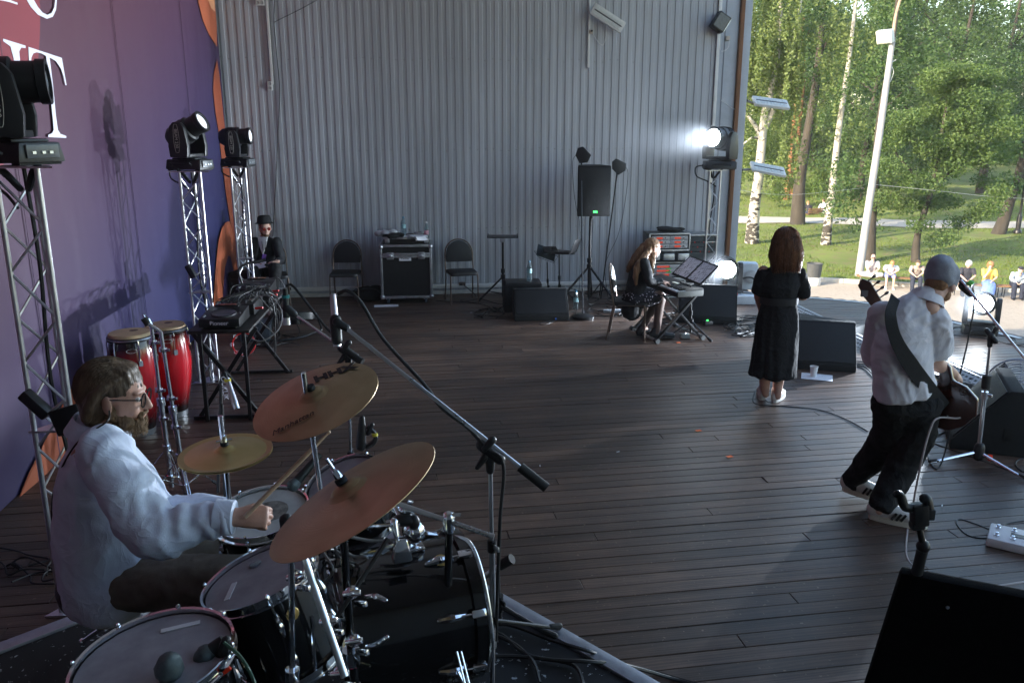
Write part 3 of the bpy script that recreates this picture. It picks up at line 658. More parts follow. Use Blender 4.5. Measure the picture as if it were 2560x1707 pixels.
ob('floodlight_glass', MB().box((.125, 0, 0), (.02, .54, .40), fm), mat('floodlight_glass', (.5, .48, .4), .2, vary=.2), t, world=True, bev=.01)
m_ = MB().tube([q(2240, 150), q(2228, 160), q(2234, 180), q(2226, 205)], .012, 5, curve=4); ob('loose_wire', m_, WHITEP, t, world=True)
# litter bin: dark top, white lower half
bp0 = G(2032, 712, PZ); t = th('litter_bin', 'round litter bin, dark grey above and white below, at the kerb', 'bin', bp0)
ob('base_ring', MB().lathe([(.0, 0), (.27, 0), (.28, .02), (.28, .30), (.27, .31)], 20), mat('white_concrete', (.68, .67, .64), .8, vary=.12), t)
ob('drum', MB().lathe([(.255, .31), (.30, .84), (.31, .85), (.285, .86), (.25, .5), (0, .48)], 20), mat('dark_grey_bin', (.055, .06, .065), .6, vary=.2), t)
# cast iron lamp at the right edge
p = L_(2543, 584); t = th('iron_street_lamp', 'black cast iron park lamp standing by the path', 'street lamp', p)
ob('post', MB().lathe([(.2, 0), (.2, .15), (.12, .25), (.13, .9), (.09, 1.0), (.06, 1.2), (.05, 3.4), (.08, 3.5), (.03, 3.6)], 12), BLKPAINT, t)
ob('lantern', MB().lathe([(.05, 3.6), (.16, 3.75), (.2, 4.1), (.1, 4.3), (.0, 4.4)], 8), mat('milk_glass', (.6, .58, .5), .3), t)
# wires slung across the park
for i, (pts, lab) in enumerate((([(1828, 470), (1900, 483), (2000, 486), (2160, 470)], 'thin pale wire sagging from the wall to the lamp post'), ([(2190, 462), (2350, 478), (2480, 492), (2600, 498)], 'thin pale wire sagging right of the lamp post'))):
    Y0, Y1 = (13.2, lp.y - .3) if i == 0 else (lp.y, lp.y + 4)
    m_ = MB().tube([A(x, y, Y0 + (Y1 - Y0) * k / 3) for k, (x, y) in enumerate(pts)],   .004 if i == 0 else .008, 5, curve=6)
    tag(ob('slung_wire', m_, mat('pale_wire', (.5, .5, .48), .5)), lab, 'wire', 'slung wires')
# ================================================================== tools for people
def remesh(mb, vox, it=4, fac=.5):
    me = mb.mesh('tmp'); bm = bmesh.new(); bm.from_mesh(me); bmesh.ops.recalc_face_normals(bm, faces=bm.faces); bm.to_mesh(me); bm.free()
    o = bpy.data.objects.new('tmp', me); COL.objects.link(o)
    r = o.modifiers.new('r', 'REMESH'); r.mode = 'VOXEL'; r.voxel_size = vox
    if it: q = o.modifiers.new('s', 'SMOOTH'); q.iterations = it; q.factor = fac
    bpy.context.view_layer.update(); dg = bpy.context.evaluated_depsgraph_get()
    m2 = bpy.data.meshes.new_from_object(o.evaluated_get(dg)); bpy.data.objects.remove(o); bpy.data.meshes.remove(me); return m2
def displace(me, fn):
    n = len(me.vertices); co = np.empty(n * 3, np.float32); no = np.empty(n * 3, np.float32)
    me.vertices.foreach_get('co', co); me.vertices.foreach_get('normal', no); co = co.reshape(-1, 3); no = no.reshape(-1, 3)
    d = np.array([fn(V(p), V(q)) for p, q in zip(co, no)], np.float32); co += no * d[:, None]; me.vertices.foreach_set('co', co.ravel()); me.update()
def cloth(me, amp, sc, seed=0, stretch=(1, 1, 1), fine=.35):
    st = V(stretch); off = V((seed * 3.7, seed * 1.3, seed * 2.1))
    def f(p, n):
        q = V((p.x * st.x, p.y * st.y, p.z * st.z)) * sc + off; w = V((noise.noise(q * .6), noise.noise(q * .6 + V((9, 3, 1))), noise.noise(q * .6 + V((2, 7, 5))))) * .9
        a = 1 - 2.2 * abs(noise.noise(q + w)); b = 1 - 2.2 * abs(noise.noise(q * 2.3 + w * 1.7 + V((4, 4, 4))))
        return amp * (.65 * a + fine * b - .25)
    displace(me, f)
SKIN = mat('skin', (.48, .27, .20), .5, vary=.14, scale=14, bump=.08, bscale=160, spec=.4)
SKIN2 = mat('pale_skin', (.58, .36, .28), .5, vary=.12, scale=14, bump=.06, bscale=160, spec=.4)
EYEW = mat('eye_white', (.7, .68, .66), .25, vary=0); EYED = mat('eye_dark', (.03, .02, .015), .2, vary=0); LIP = mat('lips', (.40, .16, .13), .45, vary=.1)
def head(mb, mx, w=1.0):
    """skull, face, nose, ears and neck; local +X is the face, origin at ear height"""
    e = lambda c, r, rx=None: mb.ell((c[0], c[1] * w, c[2]), (r[0], r[1] * w, r[2]), mx, 16, 12, rx)
    e((-.012, 0, .040), (.100, .078, .088)); e((.030, 0, -.022), (.066, .064, .088)); e((.052, 0, -.083), (.038, .042, .028)); e((.0, 0, -.05), (.06, .062, .05))
    e((.076, 0, .030), (.018, .052, .013)); e((.064, .034, -.034), (.024, .022, .024)); e((.064, -.034, -.034), (.024, .022, .024))
    mb.limb([(.088, 0, .020), (.103, 0, -.008), (.110, 0, -.026)], [.009, .011, .0135], 10, mx); e((.098, .011, -.030), (.012, .009, .009)); e((.098, -.011, -.030), (.012, .009, .009))
    e((.091, 0, -.055), (.011, .024, .0065)); e((.089, 0, -.066), (.011, .021, .0065))
    for s in (-1, 1):
        e((-.008, s * .080, -.008), (.020, .009, .033), rot('Z', s * 18).to_3x3() @ rot('Y', -10).to_3x3()); e((-.004, s * .078, -.032), (.010, .008, .012))
    mb.limb([(-.018, 0, -.05), (-.030, 0, -.11), (-.042, 0, -.17)], [.054, .052, .062], 16, mx)
def eyes(mx, parent, world=True, w=1.0):
    for s in (-1, 1):
        o = ob('eye', MB().ell((.078, s * .031 * w, .006), (.0125, .013, .010), mx, 10, 8), EYEW, parent, world=world)
        ob('iris', MB().ell((.0885, s * .031 * w, .006), (.004, .006, .006), mx, 8, 6), EYED, o, world=False) if not world else ob('iris', MB().ell((.0885, s * .031 * w, .006), (.004, .006, .006), mx, 8, 6), EYED, parent, world=True)
def hand(mb, mx, curl=(30, 40, 30), thumb=(20, 25), side=1, sc=1.0, spread=4):
    """wrist at the origin, fingers along +X, palm faces -Z, thumb on the side*Y side"""
    S = M.Scale(sc, 4); m = mx @ S
    mb.limb([(-.03, 0, 0), (.0, 0, 0), (.045, 0, .002), (.085, 0, .0)], [(.030, .023), (.032, .020), (.040, .0165), (.039, .0135)], 12, m, flat=(0, 1, 0))
    for i, (y, l, r) in enumerate(((.029, .078, .0088), (.0095, .088, .0092), (-.0105, .082, .0088), (-.029, .066, .0078))):
        y *= side; p = V((.082 - abs(i - 1) * .003, y, 0)); a = 0; pts = [p - V((.025, 0, 0)), p.copy()]; sp = R(spread * (1.2 - i * .8) * side)
        for k, f in enumerate((.46, .30, .24)):
            a += R(curl[k] + i * 2.5); d = V((math.cos(a) * math.cos(sp), math.cos(a) * math.sin(sp), -math.sin(a))); p = p + d * (l * f); pts.append(p.copy())
        mb.limb(pts, [r * 1.1, r * 1.08, r, r * .92, r * .80], 8, m, curve=3)
    a0, a1 = R(thumb[0]), R(thumb[1]); p0 = V((.022, side * .026, -.006)); p1 = p0 + V((.030, side * .024 * math.cos(a0), -.030 * math.sin(a0) - .008)); p2 = p1 + V((.030 * math.cos(a1), side * (.014 - .02 * math.sin(a1)), -.022 * math.sin(a1))); p3 = p2 + V((.024, side * (-.004 - .012 * math.sin(a1)), -.014 * math.sin(a1)))
    mb.limb([p0, p1, p2, p3], [.0135, .0115, .0100, .0085], 8, m, curve=3)
def hair_mat(name, c0, c1, rough=.42):
    return mat(name, c0, rough, vary=.35, scale=26, bump=.5, bscale=90, col2=c1, stretch=(1, 1, .12), spec=.4)
def strands(me, amp, sc, seed=0, st=(1, 1, .15)): 
    off = V((seed, seed * 2, 0)); displace(me, lambda p, n: amp * (noise.noise(V((p.x * sc * st[0], p.y * sc * st[1], p.z * sc * st[2])) + off) + .5 * noise.noise(V((p.x * sc * 2.3 * st[0], p.y * sc * 2.3 * st[1], p.z * sc * 2 * st[2])) + off)))
def shoe(mb, heel, toe, h=.07, w=.045, up=(0, 0, 1)):
    heel, toe = V(heel), V(toe); d = toe - heel; u = V(up)
    mb.limb([heel + u * h * .55, heel + d * .35 + u * h * .55, heel + d * .7 + u * h * .42, toe - d * .04 + u * h * .36], [(w * .78, h * .55), (w * .85, h * .55), (w * 1.05, h * .42), (w * .85, h * .34)], 12, flat=u.cross(d))
    mb.limb([heel + d * .04 + u * h * .7, heel + d * .12 + u * h * 1.25], [w * .8, w * .85], 10)
def sole(mb, heel, toe, w=.047, t=.022, up=(0, 0, 1)):
    heel, toe = V(heel), V(toe); d = toe - heel; L = d.length; m = frame(heel, d, up); pl = []
    for k in range(16):
        a = math.pi * 2 * k / 16; x = L * (.5 + .54 * math.cos(a)); ww = w * (.85 + .25 * (x / L)) * abs(math.sin(a)) ** .6 * (1 if math.sin(a) > 0 else -1); pl.append((x, ww))
    mb.prism(pl, t, m)
# ================================================================== drum riser, drum kit, drummer
RZ = .30
ra, rb_, rc = G(881, 1275, RZ), G(1640, 1707, RZ), G(0, 1610, RZ)
e1 = (rb_ - ra).normalized(); e2 = (rc - ra).normalized()
q1, q2 = ra + e1 * 4.6, ra + e2 * 3.6
t = th('drum_riser', 'low black carpeted riser with grey metal edging under the drum kit', 'platform', ra)
SPECK = bpy.data.materials.new('speckled_carpet'); SPECK.use_nodes = True
_nt = SPECK.node_tree; _b = _nt.nodes['Principled BSDF']; _g = _nt.nodes.new('ShaderNodeNewGeometry'); _v = _nt.nodes.new('ShaderNodeTexNoise'); _v.inputs['Scale'].default_value = 42; _v.inputs['Detail'].default_value = 3; _nt.links.new(_g.outputs['Position'], _v.inputs['Vector'])
_cr = _nt.nodes.new('ShaderNodeValToRGB'); _cr.color_ramp.elements[0].position = .66; _cr.color_ramp.elements[1].position = .69; _cr.color_ramp.elements[0].color = (.012, .012, .014, 1); _cr.color_ramp.elements[1].color = (.45, .47, .5, 1); _nt.links.new(_v.outputs[0], _cr.inputs[0]); _nt.links.new(_cr.outputs[0], _b.inputs['Base Color']); _b.inputs['Roughness'].default_value = .85
pl = [ra, q1, q1 + e2 * 3.6, q2]; m_ = MB().prism([(p.x, p.y) for p in pl], RZ - .012, z0=.004)
ob('deck', m_, SPECK, t, world=True, sm=0)
m_ = MB()
for a_, b_, nn in ((ra, q1, e2), (ra, q2, e1)):
    d_ = (b_ - a_); mid = (a_ + b_) / 2 + nn * .028; m_.box((0, 0, 0), (d_.length, .075, .02), tr((mid.x, mid.y, RZ - .004)) @ rot('Z', math.degrees(math.atan2(d_.y, d_.x)))); mid2 = (a_ + b_) / 2 - nn * .012
    m_.box((0, 0, 0), (d_.length, .02, RZ - .02), tr((mid2.x, mid2.y, RZ / 2 - .006)) @ rot('Z', math.degrees(math.atan2(d_.y, d_.x))))
ob('edge_profile', m_, mat('grey_edge_profile', (.33, .36, .42), .4, .6, vary=.2, scale=9), t, world=True, bev=.003)

def eframe(px, py, Y, angdeg, ratio):
    """a disc seen as an ellipse: its centre, with its normal as local Z and the long axis as local X"""
    c = A(px, py, Y); r = ray(px, py).normalized(); up = V((0, _s, _c)); a_ = R(angdeg)
    rt = V((1, 0, 0)); up = (up - r * up.dot(r)).normalized(); rt = (rt - r * rt.dot(r)).normalized()
    n = -r * ratio + math.sqrt(1 - ratio * ratio) * (rt * (-math.sin(a_)) + up * math.cos(a_)); x = rt * math.cos(a_) + up * math.sin(a_)
    x = (x - n * x.dot(n)).normalized(); y = n.cross(x); m = M.Identity(4)
    for i in range(3): m[i][0], m[i][1], m[i][2], m[i][3] = x[i], y[i], n[i], c[i]
    return m
SHELL = mat('black_lacquer_shell', (.006, .006, .007), .12, vary=.2, coat=.6, rvary=.04)
HEAD = mat('coated_drum_head', (.56, .55, .52), .75, vary=.16, scale=7, spec=.2)
HEAD2 = mat('clear_grey_head', (.33, .32, .35), .6, vary=.2, scale=9, spec=.25)
def drum(name, label, m, dia, dep, lugs, hm, group='drum kit'):
    r = dia / 2; t = th(name, label, 'drum', m.translation, group=group)
    w = dict(world=True)
    ob('shell', MB().lathe([(r * .96, -dep), (r * .965, -dep), (r * .965, -.012), (r * .93, -.012), (r * .93, -dep)], 40, m), SHELL, t, **w)
    ob('batter_head', MB().lathe([(0, .0015), (r * .3, .001), (r * .97, 0), (r * .985, -.012), (r * .9, -.014)], 40, m), hm, t, **w)
    for k, z in enumerate((0, -dep)):
        s = 1 if k == 0 else -1
        ob('hoop', MB().lathe([(r * .99, z - .012 * s), (r * 1.045, z - .018 * s), (r * 1.045, z - .012 * s), (r * 1.005, z - .008 * s), (r * 1.005, z + .010 * s), (r * 1.03, z + .012 * s), (r * 1.03, z + .016 * s), (r * .99, z + .014 * s)], 40, m), CHROME, t, **w)
    if dep > .01:
        for i in range(lugs):
            a_ = 2 * math.pi * (i + .5) / lugs; lm = m @ rot('Z', math.degrees(a_)); hh = min(.11, dep * .35)
            for zc in ((-.5 * dep,) if dep < .2 else (-.09, -dep + .09)):
                ob('lug', MB().limb([(r * .985, 0, zc - hh * .35), (r * 1.0, 0, zc), (r * .985, 0, zc + hh * .35)], [.006, .013, .006], 8, lm), CHROME, t, **w)
            ob('tension_rod', MB().rod((r * 1.03, 0, .014), (r * 1.0, 0, -.10), .0038, 6, lm).lathe([(.007, 0), (.007, .01), (.004, .014)], 6, lm @ tr(r * 1.03, 0, .012)), CHROME, t, **w)
    ob('badge', MB().lathe([(.022, 0), (.020, .003), (0, .004)], 14, m @ rot('Z', -75) @ tr(r * .966, 0, -.08 if dep > .15 else -.06) @ rot('Y', 90)), mat('brass_badge', (.5, .36, .14), .3, .9), t, **w)
    return t
mSN = eframe(655, 1283, 3.05, 12, .52); drum('snare_drum', 'snare drum with worn white head under the drummer fist', mSN, .365, .14, 8, HEAD)
ob('worn_patch', MB().lathe([(0, .0024), (.07, .0022), (.075, .0018)], 20, mSN @ tr(.03, .0, 0)), mat('worn_grey_patch', (.24, .22, .19), .7, vary=.5, scale=30), bpy.data.objects['snare_drum'], world=True)
mTB = eframe(650, 1442, 2.45, 24, .42); drum('tom_drum', 'black tom with clear grey head between drummer knee and bass drum', mTB, .375, .30, 6, HEAD2)
mFT = eframe(385, 1648, 2.03, 14, .54); drum('floor_tom', 'big floor tom with pale head cut by the bottom edge', mFT, .43, .40, 8, HEAD2)
mRT = eframe(858, 1205, 3.22, 28, .55); drum('rack_tom', 'rack tom half hidden behind the lower crash cymbal', mRT, .32, .22, 6, HEAD2)
# gel pads and tape on the heads
ob('tape_piece', MB().box((-.09, -.04, .003), (.018, .10, .002), mTB @ rot('Z', -22)), mat('white_tape', (.7, .7, .72), .6), bpy.data.objects['tom_drum'], world=True)
ob('gel_pad', MB().ell((.0, .10, .006), (.022, .018, .006), mTB), mat('clear_gel', (.5, .55, .6), .1, trans=.6, vary=0), bpy.data.objects['tom_drum'], world=True)
ob('tape_piece', MB().box((.06, .13, .003), (.11, .018, .002), mFT @ rot('Z', -10)), mat('white_tape'), bpy.data.objects['floor_tom'], world=True)
# bass drum
bc = A(1150, 1505, 2.95); bax = V((.93, .36, .0)).normalized(); bm = M.Identity(4); by = V((0, 0, 1)).cross(bax)
for i in range(3): bm[i][0], bm[i][1], bm[i][2], bm[i][3] = V((0, 0, -1))[i], by[i] * -1, bax[i], bc[i]
bm = frame(bc, bax) @ rot('Y', 90)      # local Z along the drum axis, front at z=0
t = th('bass_drum', 'large black bass drum lying on the riser', 'drum', (bc.x, bc.y, RZ), group='drum kit'); r = .28; dep = .44; w = dict(world=True)
ob('shell', MB().lathe([(r * .97, -dep), (r * .97, -.0)], 56, bm), SHELL, t, **w)
ob('resonant_head', MB().lathe([(0, .006), (r * .98, .004)], 48, bm), mat('black_drum_head', (.012, .012, .013), .25), t, **w)
ob('batter_head', MB().lathe([(r * .98, -dep - .004), (0, -dep - .006)], 48, bm), HEAD, t, **w)
for z in (.0, -dep): ob('wood_hoop', MB().lathe([(r * .99, z - .022), (r * 1.035, z - .022), (r * 1.035, z + .022), (r * .99, z + .022)], 56, bm), SHELL, t, **w)
for i in range(8):
    lm = bm @ rot('Z', 45 * i + 22); ob('lug', MB().limb([(r * .985, 0, -.16), (r * 1.02, 0, -.11), (r * .985, 0, -.06)], [.008, .017, .008], 8, lm), CHROME, t, **w)
    ob('claw', MB().box((r * 1.045, 0, -.012), (.02, .03, .055), lm), CHROME, t, bev=.005, **w); ob('tension_rod', MB().rod((r * 1.05, 0, -.02), (r * 1.01, 0, -.12), .005, 6, lm), CHROME, t, **w)
ob('badge', MB().lathe([(.028, 0), (.025, .004), (0, .005)], 16, bm @ rot('Z', 200) @ tr(r * .97, 0, -.1) @ rot('Y', 90)), mat('brass_badge'), t, **w)
for s in (-1, 1): ob('spur', MB().rod((.10, s * r * .95, -.10), (.30, s * .36, -.02), .009, 8, bm).ell((.30, s * .36, -.02), .014, bm), CHROME, t, **w)
m_ = MB().tube([bm @ V((-.275, .05, -.03)), bm @ V((-.285, -.06, .026)), bm @ V((-.20, -.21, .03)), bm @ V((-.02, -.295, .03)), bm @ V((.16, -.24, .03))], .008, 8, curve=6); ob('hoop_trim', m_, STEEL, t, **w)
# tom mount on the bass drum
mm = bc + V((0, 0, .30)) - bax * .2
ob('mount_plate', MB().box((0, 0, -.02), (.11, .07, .02), frame(mm, bax)), CHROME, t, bev=.006, **w)
ob('mount_post', MB().rod(mm - V((0, 0, .03)), mm + V((0, 0, .13)), .017, 12).ell(mm + V((0, 0, .13)), .028).rod(mm + V((0, 0, .13)), mRT @ V((.10, -.12, -.12)), .009, 8), CHROME, t, **w)
ob('mount_ball', MB().ell(mm + V((.02, 0, .045)), (.045, .035, .05)).box((0, 0, 0), (.1, .02, .016), frame(mm + V((-.03, -.02, .1)), (1, .2, .1))), CHROME, t, **w)

# cymbals
def cymbal_mat(name, c0, c1, rough):
    m = bpy.data.materials.new(name); m.use_nodes = True; nt = m.node_tree; b = nt.nodes['Principled BSDF']; L = nt.links.new; N = nt.nodes.new
    tc = N('ShaderNodeTexCoord'); mp = N('ShaderNodeMapping'); L(tc.outputs['Generated'], mp.inputs[0]); mp.inputs['Location'].default_value = (-.5, -.5, 0)
    ln = N('ShaderNodeVectorMath'); ln.operation = 'LENGTH'; sz = N('ShaderNodeVectorMath'); sz.operation = 'MULTIPLY'; sz.inputs[1].default_value = (1, 1, 0); L(mp.outputs[0], sz.inputs[0]); L(sz.outputs[0], ln.inputs[0])
    n = N('ShaderNodeTexNoise'); n.noise_dimensions = '1D'; n.inputs['Scale'].default_value = 90; n.inputs['Detail'].default_value = 4; L(ln.outputs['Value'], n.inputs['W'])
    n2 = N('ShaderNodeTexNoise'); n2.inputs['Scale'].default_value = 3; n2.inputs['Detail'].default_value = 4; L(tc.outputs['Generated'], n2.inputs['Vector'])
    cr = N('ShaderNodeValToRGB'); cr.color_ramp.elements[0].position = .3; cr.color_ramp.elements[1].position = .7; cr.color_ramp.elements[0].color = (*c0, 1); cr.color_ramp.elements[1].color = (*c1, 1); L(n2.outputs[0], cr.inputs[0]); L(cr.outputs[0], b.inputs['Base Color'])
    b.inputs['Metallic'].default_value = .85; b.inputs['Roughness'].default_value = rough; b.inputs['Anisotropic'].default_value = .5
    bp_ = N('ShaderNodeBump'); bp_.inputs['Strength'].default_value = .25; bp_.inputs['Distance'].default_value = .002; L(n.outputs[0], bp_.inputs['Height']); L(bp_.outputs[0], b.inputs['Normal'])
    return m
BRZ = cymbal_mat('bronze_cymbal', (.36, .27, .15), (.48, .37, .22), .38); GOLD = cymbal_mat('gold_cymbal', (.50, .39, .17), (.62, .50, .24), .34)
FELT = mat('felt', (.03, .03, .03), .95); INKB = mat('black_cymbal_ink', (.015, .012, .01), .6, vary=0)
def cymbal(name, label, m, dia, mt, group='cymbals'):
    r = dia / 2; t = th(name, label, 'cymbal', m.translation, group=group); h = dia * .05
    pr = [(.008, h + dia * .045), (r * .10, h + dia * .043), (r * .17, h + dia * .022), (r * .205, h + .0), (r * .25, h - .002), (r * .55, h * .62), (r * .85, h * .18), (r, -.002), (r, -.0035), (r * .85, h * .18 - .0016), (r * .25, h - .0035), (r * .17, h + dia * .020), (.008, h + dia * .043)]
    pr = [(a_, z - h) for a_, z in pr]
    me = MB().lathe(pr, 64, None); o = ob('bronze_disc', me, mt, t); o.matrix_local = PM[t.name].inverted() @ m
    k = dia * .045
    o2 = ob('felt_washer', MB().lathe([(.016, k), (.016, k + .014), (.005, k + .016)], 12), FELT, t); o2.matrix_local = PM[t.name].inverted() @ m
    return t, o
def on(o, name, s, size, x, y, rz, tilt, mt=INKB, shear=0, bold=0):
    """print on a cymbal, lying on its sloping bow"""
    q = math.hypot(x, y); a_ = math.degrees(math.atan2(y, x)); mx = rot('Z', a_) @ tr(q, 0, 0) @ rot('Y', tilt) @ rot('Z', rz - a_); mx = tr(0, 0, .0) @ mx
    return text(name, s, size, mx, mt, o, .0006, shear, bold)
m1 = eframe(783, 985, 2.75, 24, .47); c1, d1 = cymbal('crash_cymbal', 'upper bronze crash cymbal marked HHX', m1, .455, BRZ)
on(d1, 'printed_mark', 'HHX', .072, .10, .10, 0, 6.0, bold=.0035).location.z = -.0085
on(d1, 'printed_script', 'Manhattan', .036, -.10, -.115, 0, 6.0, shear=.35).location.z = -.0075
m2 = eframe(868, 1224, 2.02, 33.5, .29); c2, d2 = cymbal('crash_cymbal', 'lower bronze crash cymbal, largest, steeply tilted over the bass drum', m2, .50, BRZ)
m3 = eframe(563, 1122, 3.07, 8, .39); c3, d3 = cymbal('hi_hat', 'golden hi-hat cymbal pair beside the drummer hand', m3, .36, GOLD)
o = ob('lower_cymbal', MB().lathe([(.01, -.036), (.04, -.034), (.10, -.024), (.18, -.012), (.18, -.0135), (.1, -.026), (.01, -.038)], 48), GOLD, c3); o.matrix_local = PM[c3.name].inverted() @ m3
# ---------------------------------------------------------------- stands
def stand(name, label, base, top, legr=.28, legz=.30, r=.012, mt=CHROME, lm=None, group='drum hardware stands', rz=20, tape=None, kind='stand', double=True):
    """tripod stand: pole from base to top (world), three braced legs"""
    base, top = V(base), V(top); t = th(name, label, kind, base, group=group); w = dict(world=True); lm = lm or mt; ax = (top - base).normalized()
    z = lambda h: base + ax * h
    H_ = (top - base).length
    ob('pole', MB().rod(z(.03), z(H_ * .55), r * 1.25, 10).rod(z(H_ * .5), top, r * .85, 10), mt, t, **w)
    for h0, h1 in ((H_ * .55 - .025, H_ * .55 + .025), (legz - .02, legz + .02), (.09, .12)): ob('collar', MB().rod(z(h0), z(h1), r * 1.9, 10), BLACK if lm is not CHROME else CHROME, t, **w)
    wn = z(H_ * .55); ob('wing_nut', MB().box((.035, 0, 0), (.04, .008, .022), frame(wn, (.5, -.8, .1))).rod(wn, wn + V((.5, -.8, .1)).normalized() * .03, .005, 6), mt, t, bev=.003, **w)
    for k in range(3):
        a_ = R(rz + 120 * k); f = V((base.x + legr * math.cos(a_), base.y + legr * math.sin(a_), base.z + .012)); s_ = z(legz)
        mb_ = MB()
        if double:
            for q in (-.008, .008): mb_.rod(s_ + V((-math.sin(a_), math.cos(a_), 0)) * q, f + V((-math.sin(a_), math.cos(a_), 0)) * q, .004, 6)
            mb_.rod(z(.10), s_.lerp(f, .55), .0045, 6)
        else: mb_.rod(s_, f, r * .9, 8)
        l_ = ob('leg', mb_, lm, t, **w); ft = MB().limb([f + V((0, 0, .012)), f + (s_ - f).normalized() * .05 + V((0, 0, .004))], [.014, .011], 8)
        ob('rubber_foot', ft, RUBBER, t, **w)
    if tape: ob('pink_tape', MB().rod(z(tape - .022), z(tape + .022), r * 1.45, 12), mat('pink_tape', (.8, .02, .16), .6, vary=.05), t, **w)
    return t
# hi-hat stand, the two crash stands with their booms
stand('hi_hat_stand', 'chrome hi-hat stand under the golden cymbals', (m3.translation.x, m3.translation.y + .02, RZ), m3 @ V((0, 0, .14)), .24, .36, .012)
ob('clutch', MB().rod(m3 @ V((0, 0, .01)), m3 @ V((0, 0, .06)), .013, 10).rod(m3 @ V((-.03, 0, .035)), m3 @ V((.03, 0, .035)), .006, 6), CHROME, bpy.data.objects['hi_hat_stand'], world=True)
bs = A(1115, 1640, 2.75); bs = V((bs.x, 2.75, RZ)); tp = A(1122, 1305, 2.75)
s1 = stand('boom_stand', 'black boom stand with pink tape at the right rim of the bass drum', bs, tp, .30, .42, .017, mat('gloss_black_pole', (.008, .008, .009), .15, coat=.5), CHROME, tape=.30, rz=-60)
ob('boom_arm', MB().rod(A(1235, 1341, 2.70), A(940, 1240, 2.82), .010, 10), STEEL, s1, world=True); ob('boom_clamp', MB().ell(tp, (.022, .022, .03)).box((0, 0, 0), (.012, .05, .028), frame(tp + V((.02, 0, .03)), (0, .4, 1))).limb([tp - V((0, 0, .03)), tp + V((0, 0, .02))], [.02, .024], 10), CHROME, s1, world=True, bev=.003)
bs = A(885, 1690, 2.3); bs = V((bs.x, 2.3, RZ)); tp = A(858, 1330, 2.3)
s2 = stand('boom_stand', 'black and chrome boom stand with pink tape between tom and bass drum', bs, tp, .26, .40, .015, mat('gloss_black_pole'), CHROME, tape=.52, rz=10)
ob('boom_arm', MB().rod(A(735, 1320, 2.2), A(862, 1690, 2.05), .011, 10), STEEL, s2, world=True)
for pp_, Y in (((740, 1440), 2.17), ((880, 1480), 2.28), ((885, 1600), 2.28), ((850, 1680), 2.1), ((822, 1550), 2.2)):
    c = A(*pp_, Y); ob('clamp', MB().ell(c, (.024, .02, .022)).rod(c - V((.025, .01, 0)), c + V((.03, -.015, .01)), .010, 8).box((0, 0, 0), (.05, .012, .018), frame(c + V((.03, -.03, -.02)), (1, -.6, .3))), CHROME, s2, world=True, bev=.003)
ob('clamp_lever', MB().limb([A(912, 1490, 2.28), A(940, 1490, 2.26), A(965, 1500, 2.25)], [.004, .009, .006], 8), CHROME, s2, world=True)
ob('clamp_lever', MB().limb([A(915, 1615, 2.27), A(945, 1608, 2.26), A(968, 1592, 2.25)], [.004, .010, .007], 8), CHROME, s2, world=True)
ob('brace_rod', MB().rod(A(970, 1345, 2.4), A(830, 1560, 2.25), .008, 8), BLKPAINT, s2, world=True)
stand('cymbal_stand', 'chrome stand carrying the upper crash cymbal', (m1.translation.x + .02, m1.translation.y + .18, RZ), m1 @ V((0, 0, .09)), .28, .5, .011, rz=55)
cs = m2 @ V((0, 0, .0)); st3 = stand('cymbal_stand', 'chrome stand carrying the lower tilted crash cymbal', (A(700, 1660, 2.15).x, 2.15, RZ), A(728, 1330, 2.12), .24, .4, .011, rz=0)
ob('tilter', MB().rod(A(728, 1330, 2.12), m2 @ V((0, 0, -.03)), .009, 8).rod(m2 @ V((0, 0, -.03)), m2 @ V((0, 0, .10)), .005, 8), CHROME, st3, world=True)
ob('wing_nut', MB().limb([m2 @ V((0, 0, .04)), m2 @ V((0, 0, .055))], [.012, .010], 8).box((0, 0, .058), (.012, .045, .02), m2), CHROME, st3, world=True)
# snare cradle and tom legs
stand('snare_stand', 'low chrome snare stand on the riser', (mSN.translation.x, mSN.translation.y, RZ), mSN @ V((0, 0, -.16)), .22, .22, .012, rz=40)
for d_, mm_, n_ in (('floor_tom', mFT, 3), ('tom_drum', mTB, 3)):
    for k in range(n_):
        a_ = math.radians(50 + 120 * k); rr = .225 if d_ == 'floor_tom' else .197; p = mm_ @ V((rr * math.cos(a_), rr * math.sin(a_), -.2)); ob('drum_leg', MB().rod((p.x, p.y, p.z + .1), (p.x, p.y, RZ + .01), .006, 8).limb([(p.x, p.y, RZ + .012), (p.x, p.y, RZ + .05)], [.011, .010], 8), CHROME, bpy.data.objects[d_], world=True)
# ---------------------------------------------------------------- microphones on the kit
MICB = mat('dark_green_black_mic', (.016, .022, .024), .4, vary=.1); MESHG = mat('mic_mesh', (.10, .13, .14), .5, .6, vary=.2, scale=80, bump=.4, bscale=500)
def mic(name, label, tail, tip, r=.018, ball=True, mt=MICB, group='drum microphones'):
    tail, tip = V(tail), V(tip); t = th(name, label, 'microphone', tail, group=group); d_ = (tip - tail); L = d_.length; d_.normalize(); w = dict(world=True)
    ob('body', MB().tube([tail, tail + d_ * L * .15, tail + d_ * L * .8], [r * .7, r * .8, r], 12), mt, t, **w)
    if ball: ob('grille', MB().limb([tail + d_ * L * .82, tip - d_ * r * 1.0], [r * 1.15, r * 1.3], 12), MESHG, t, **w)
    else: ob('capsule', MB().tube([tail + d_ * L * .8, tip], [r * .98, r * .95], 12), STEEL, t, **w)
    return t
mic('snare_microphone', 'dark microphone with grey-green grille aimed at the snare head', A(800, 1135, 3.2), A(725, 1222, 3.1), .020)
o = mic('tom_microphone', 'stubby black microphone standing over the big floor tom', A(420, 1707, 1.95), A(424, 1650, 1.93), .030)
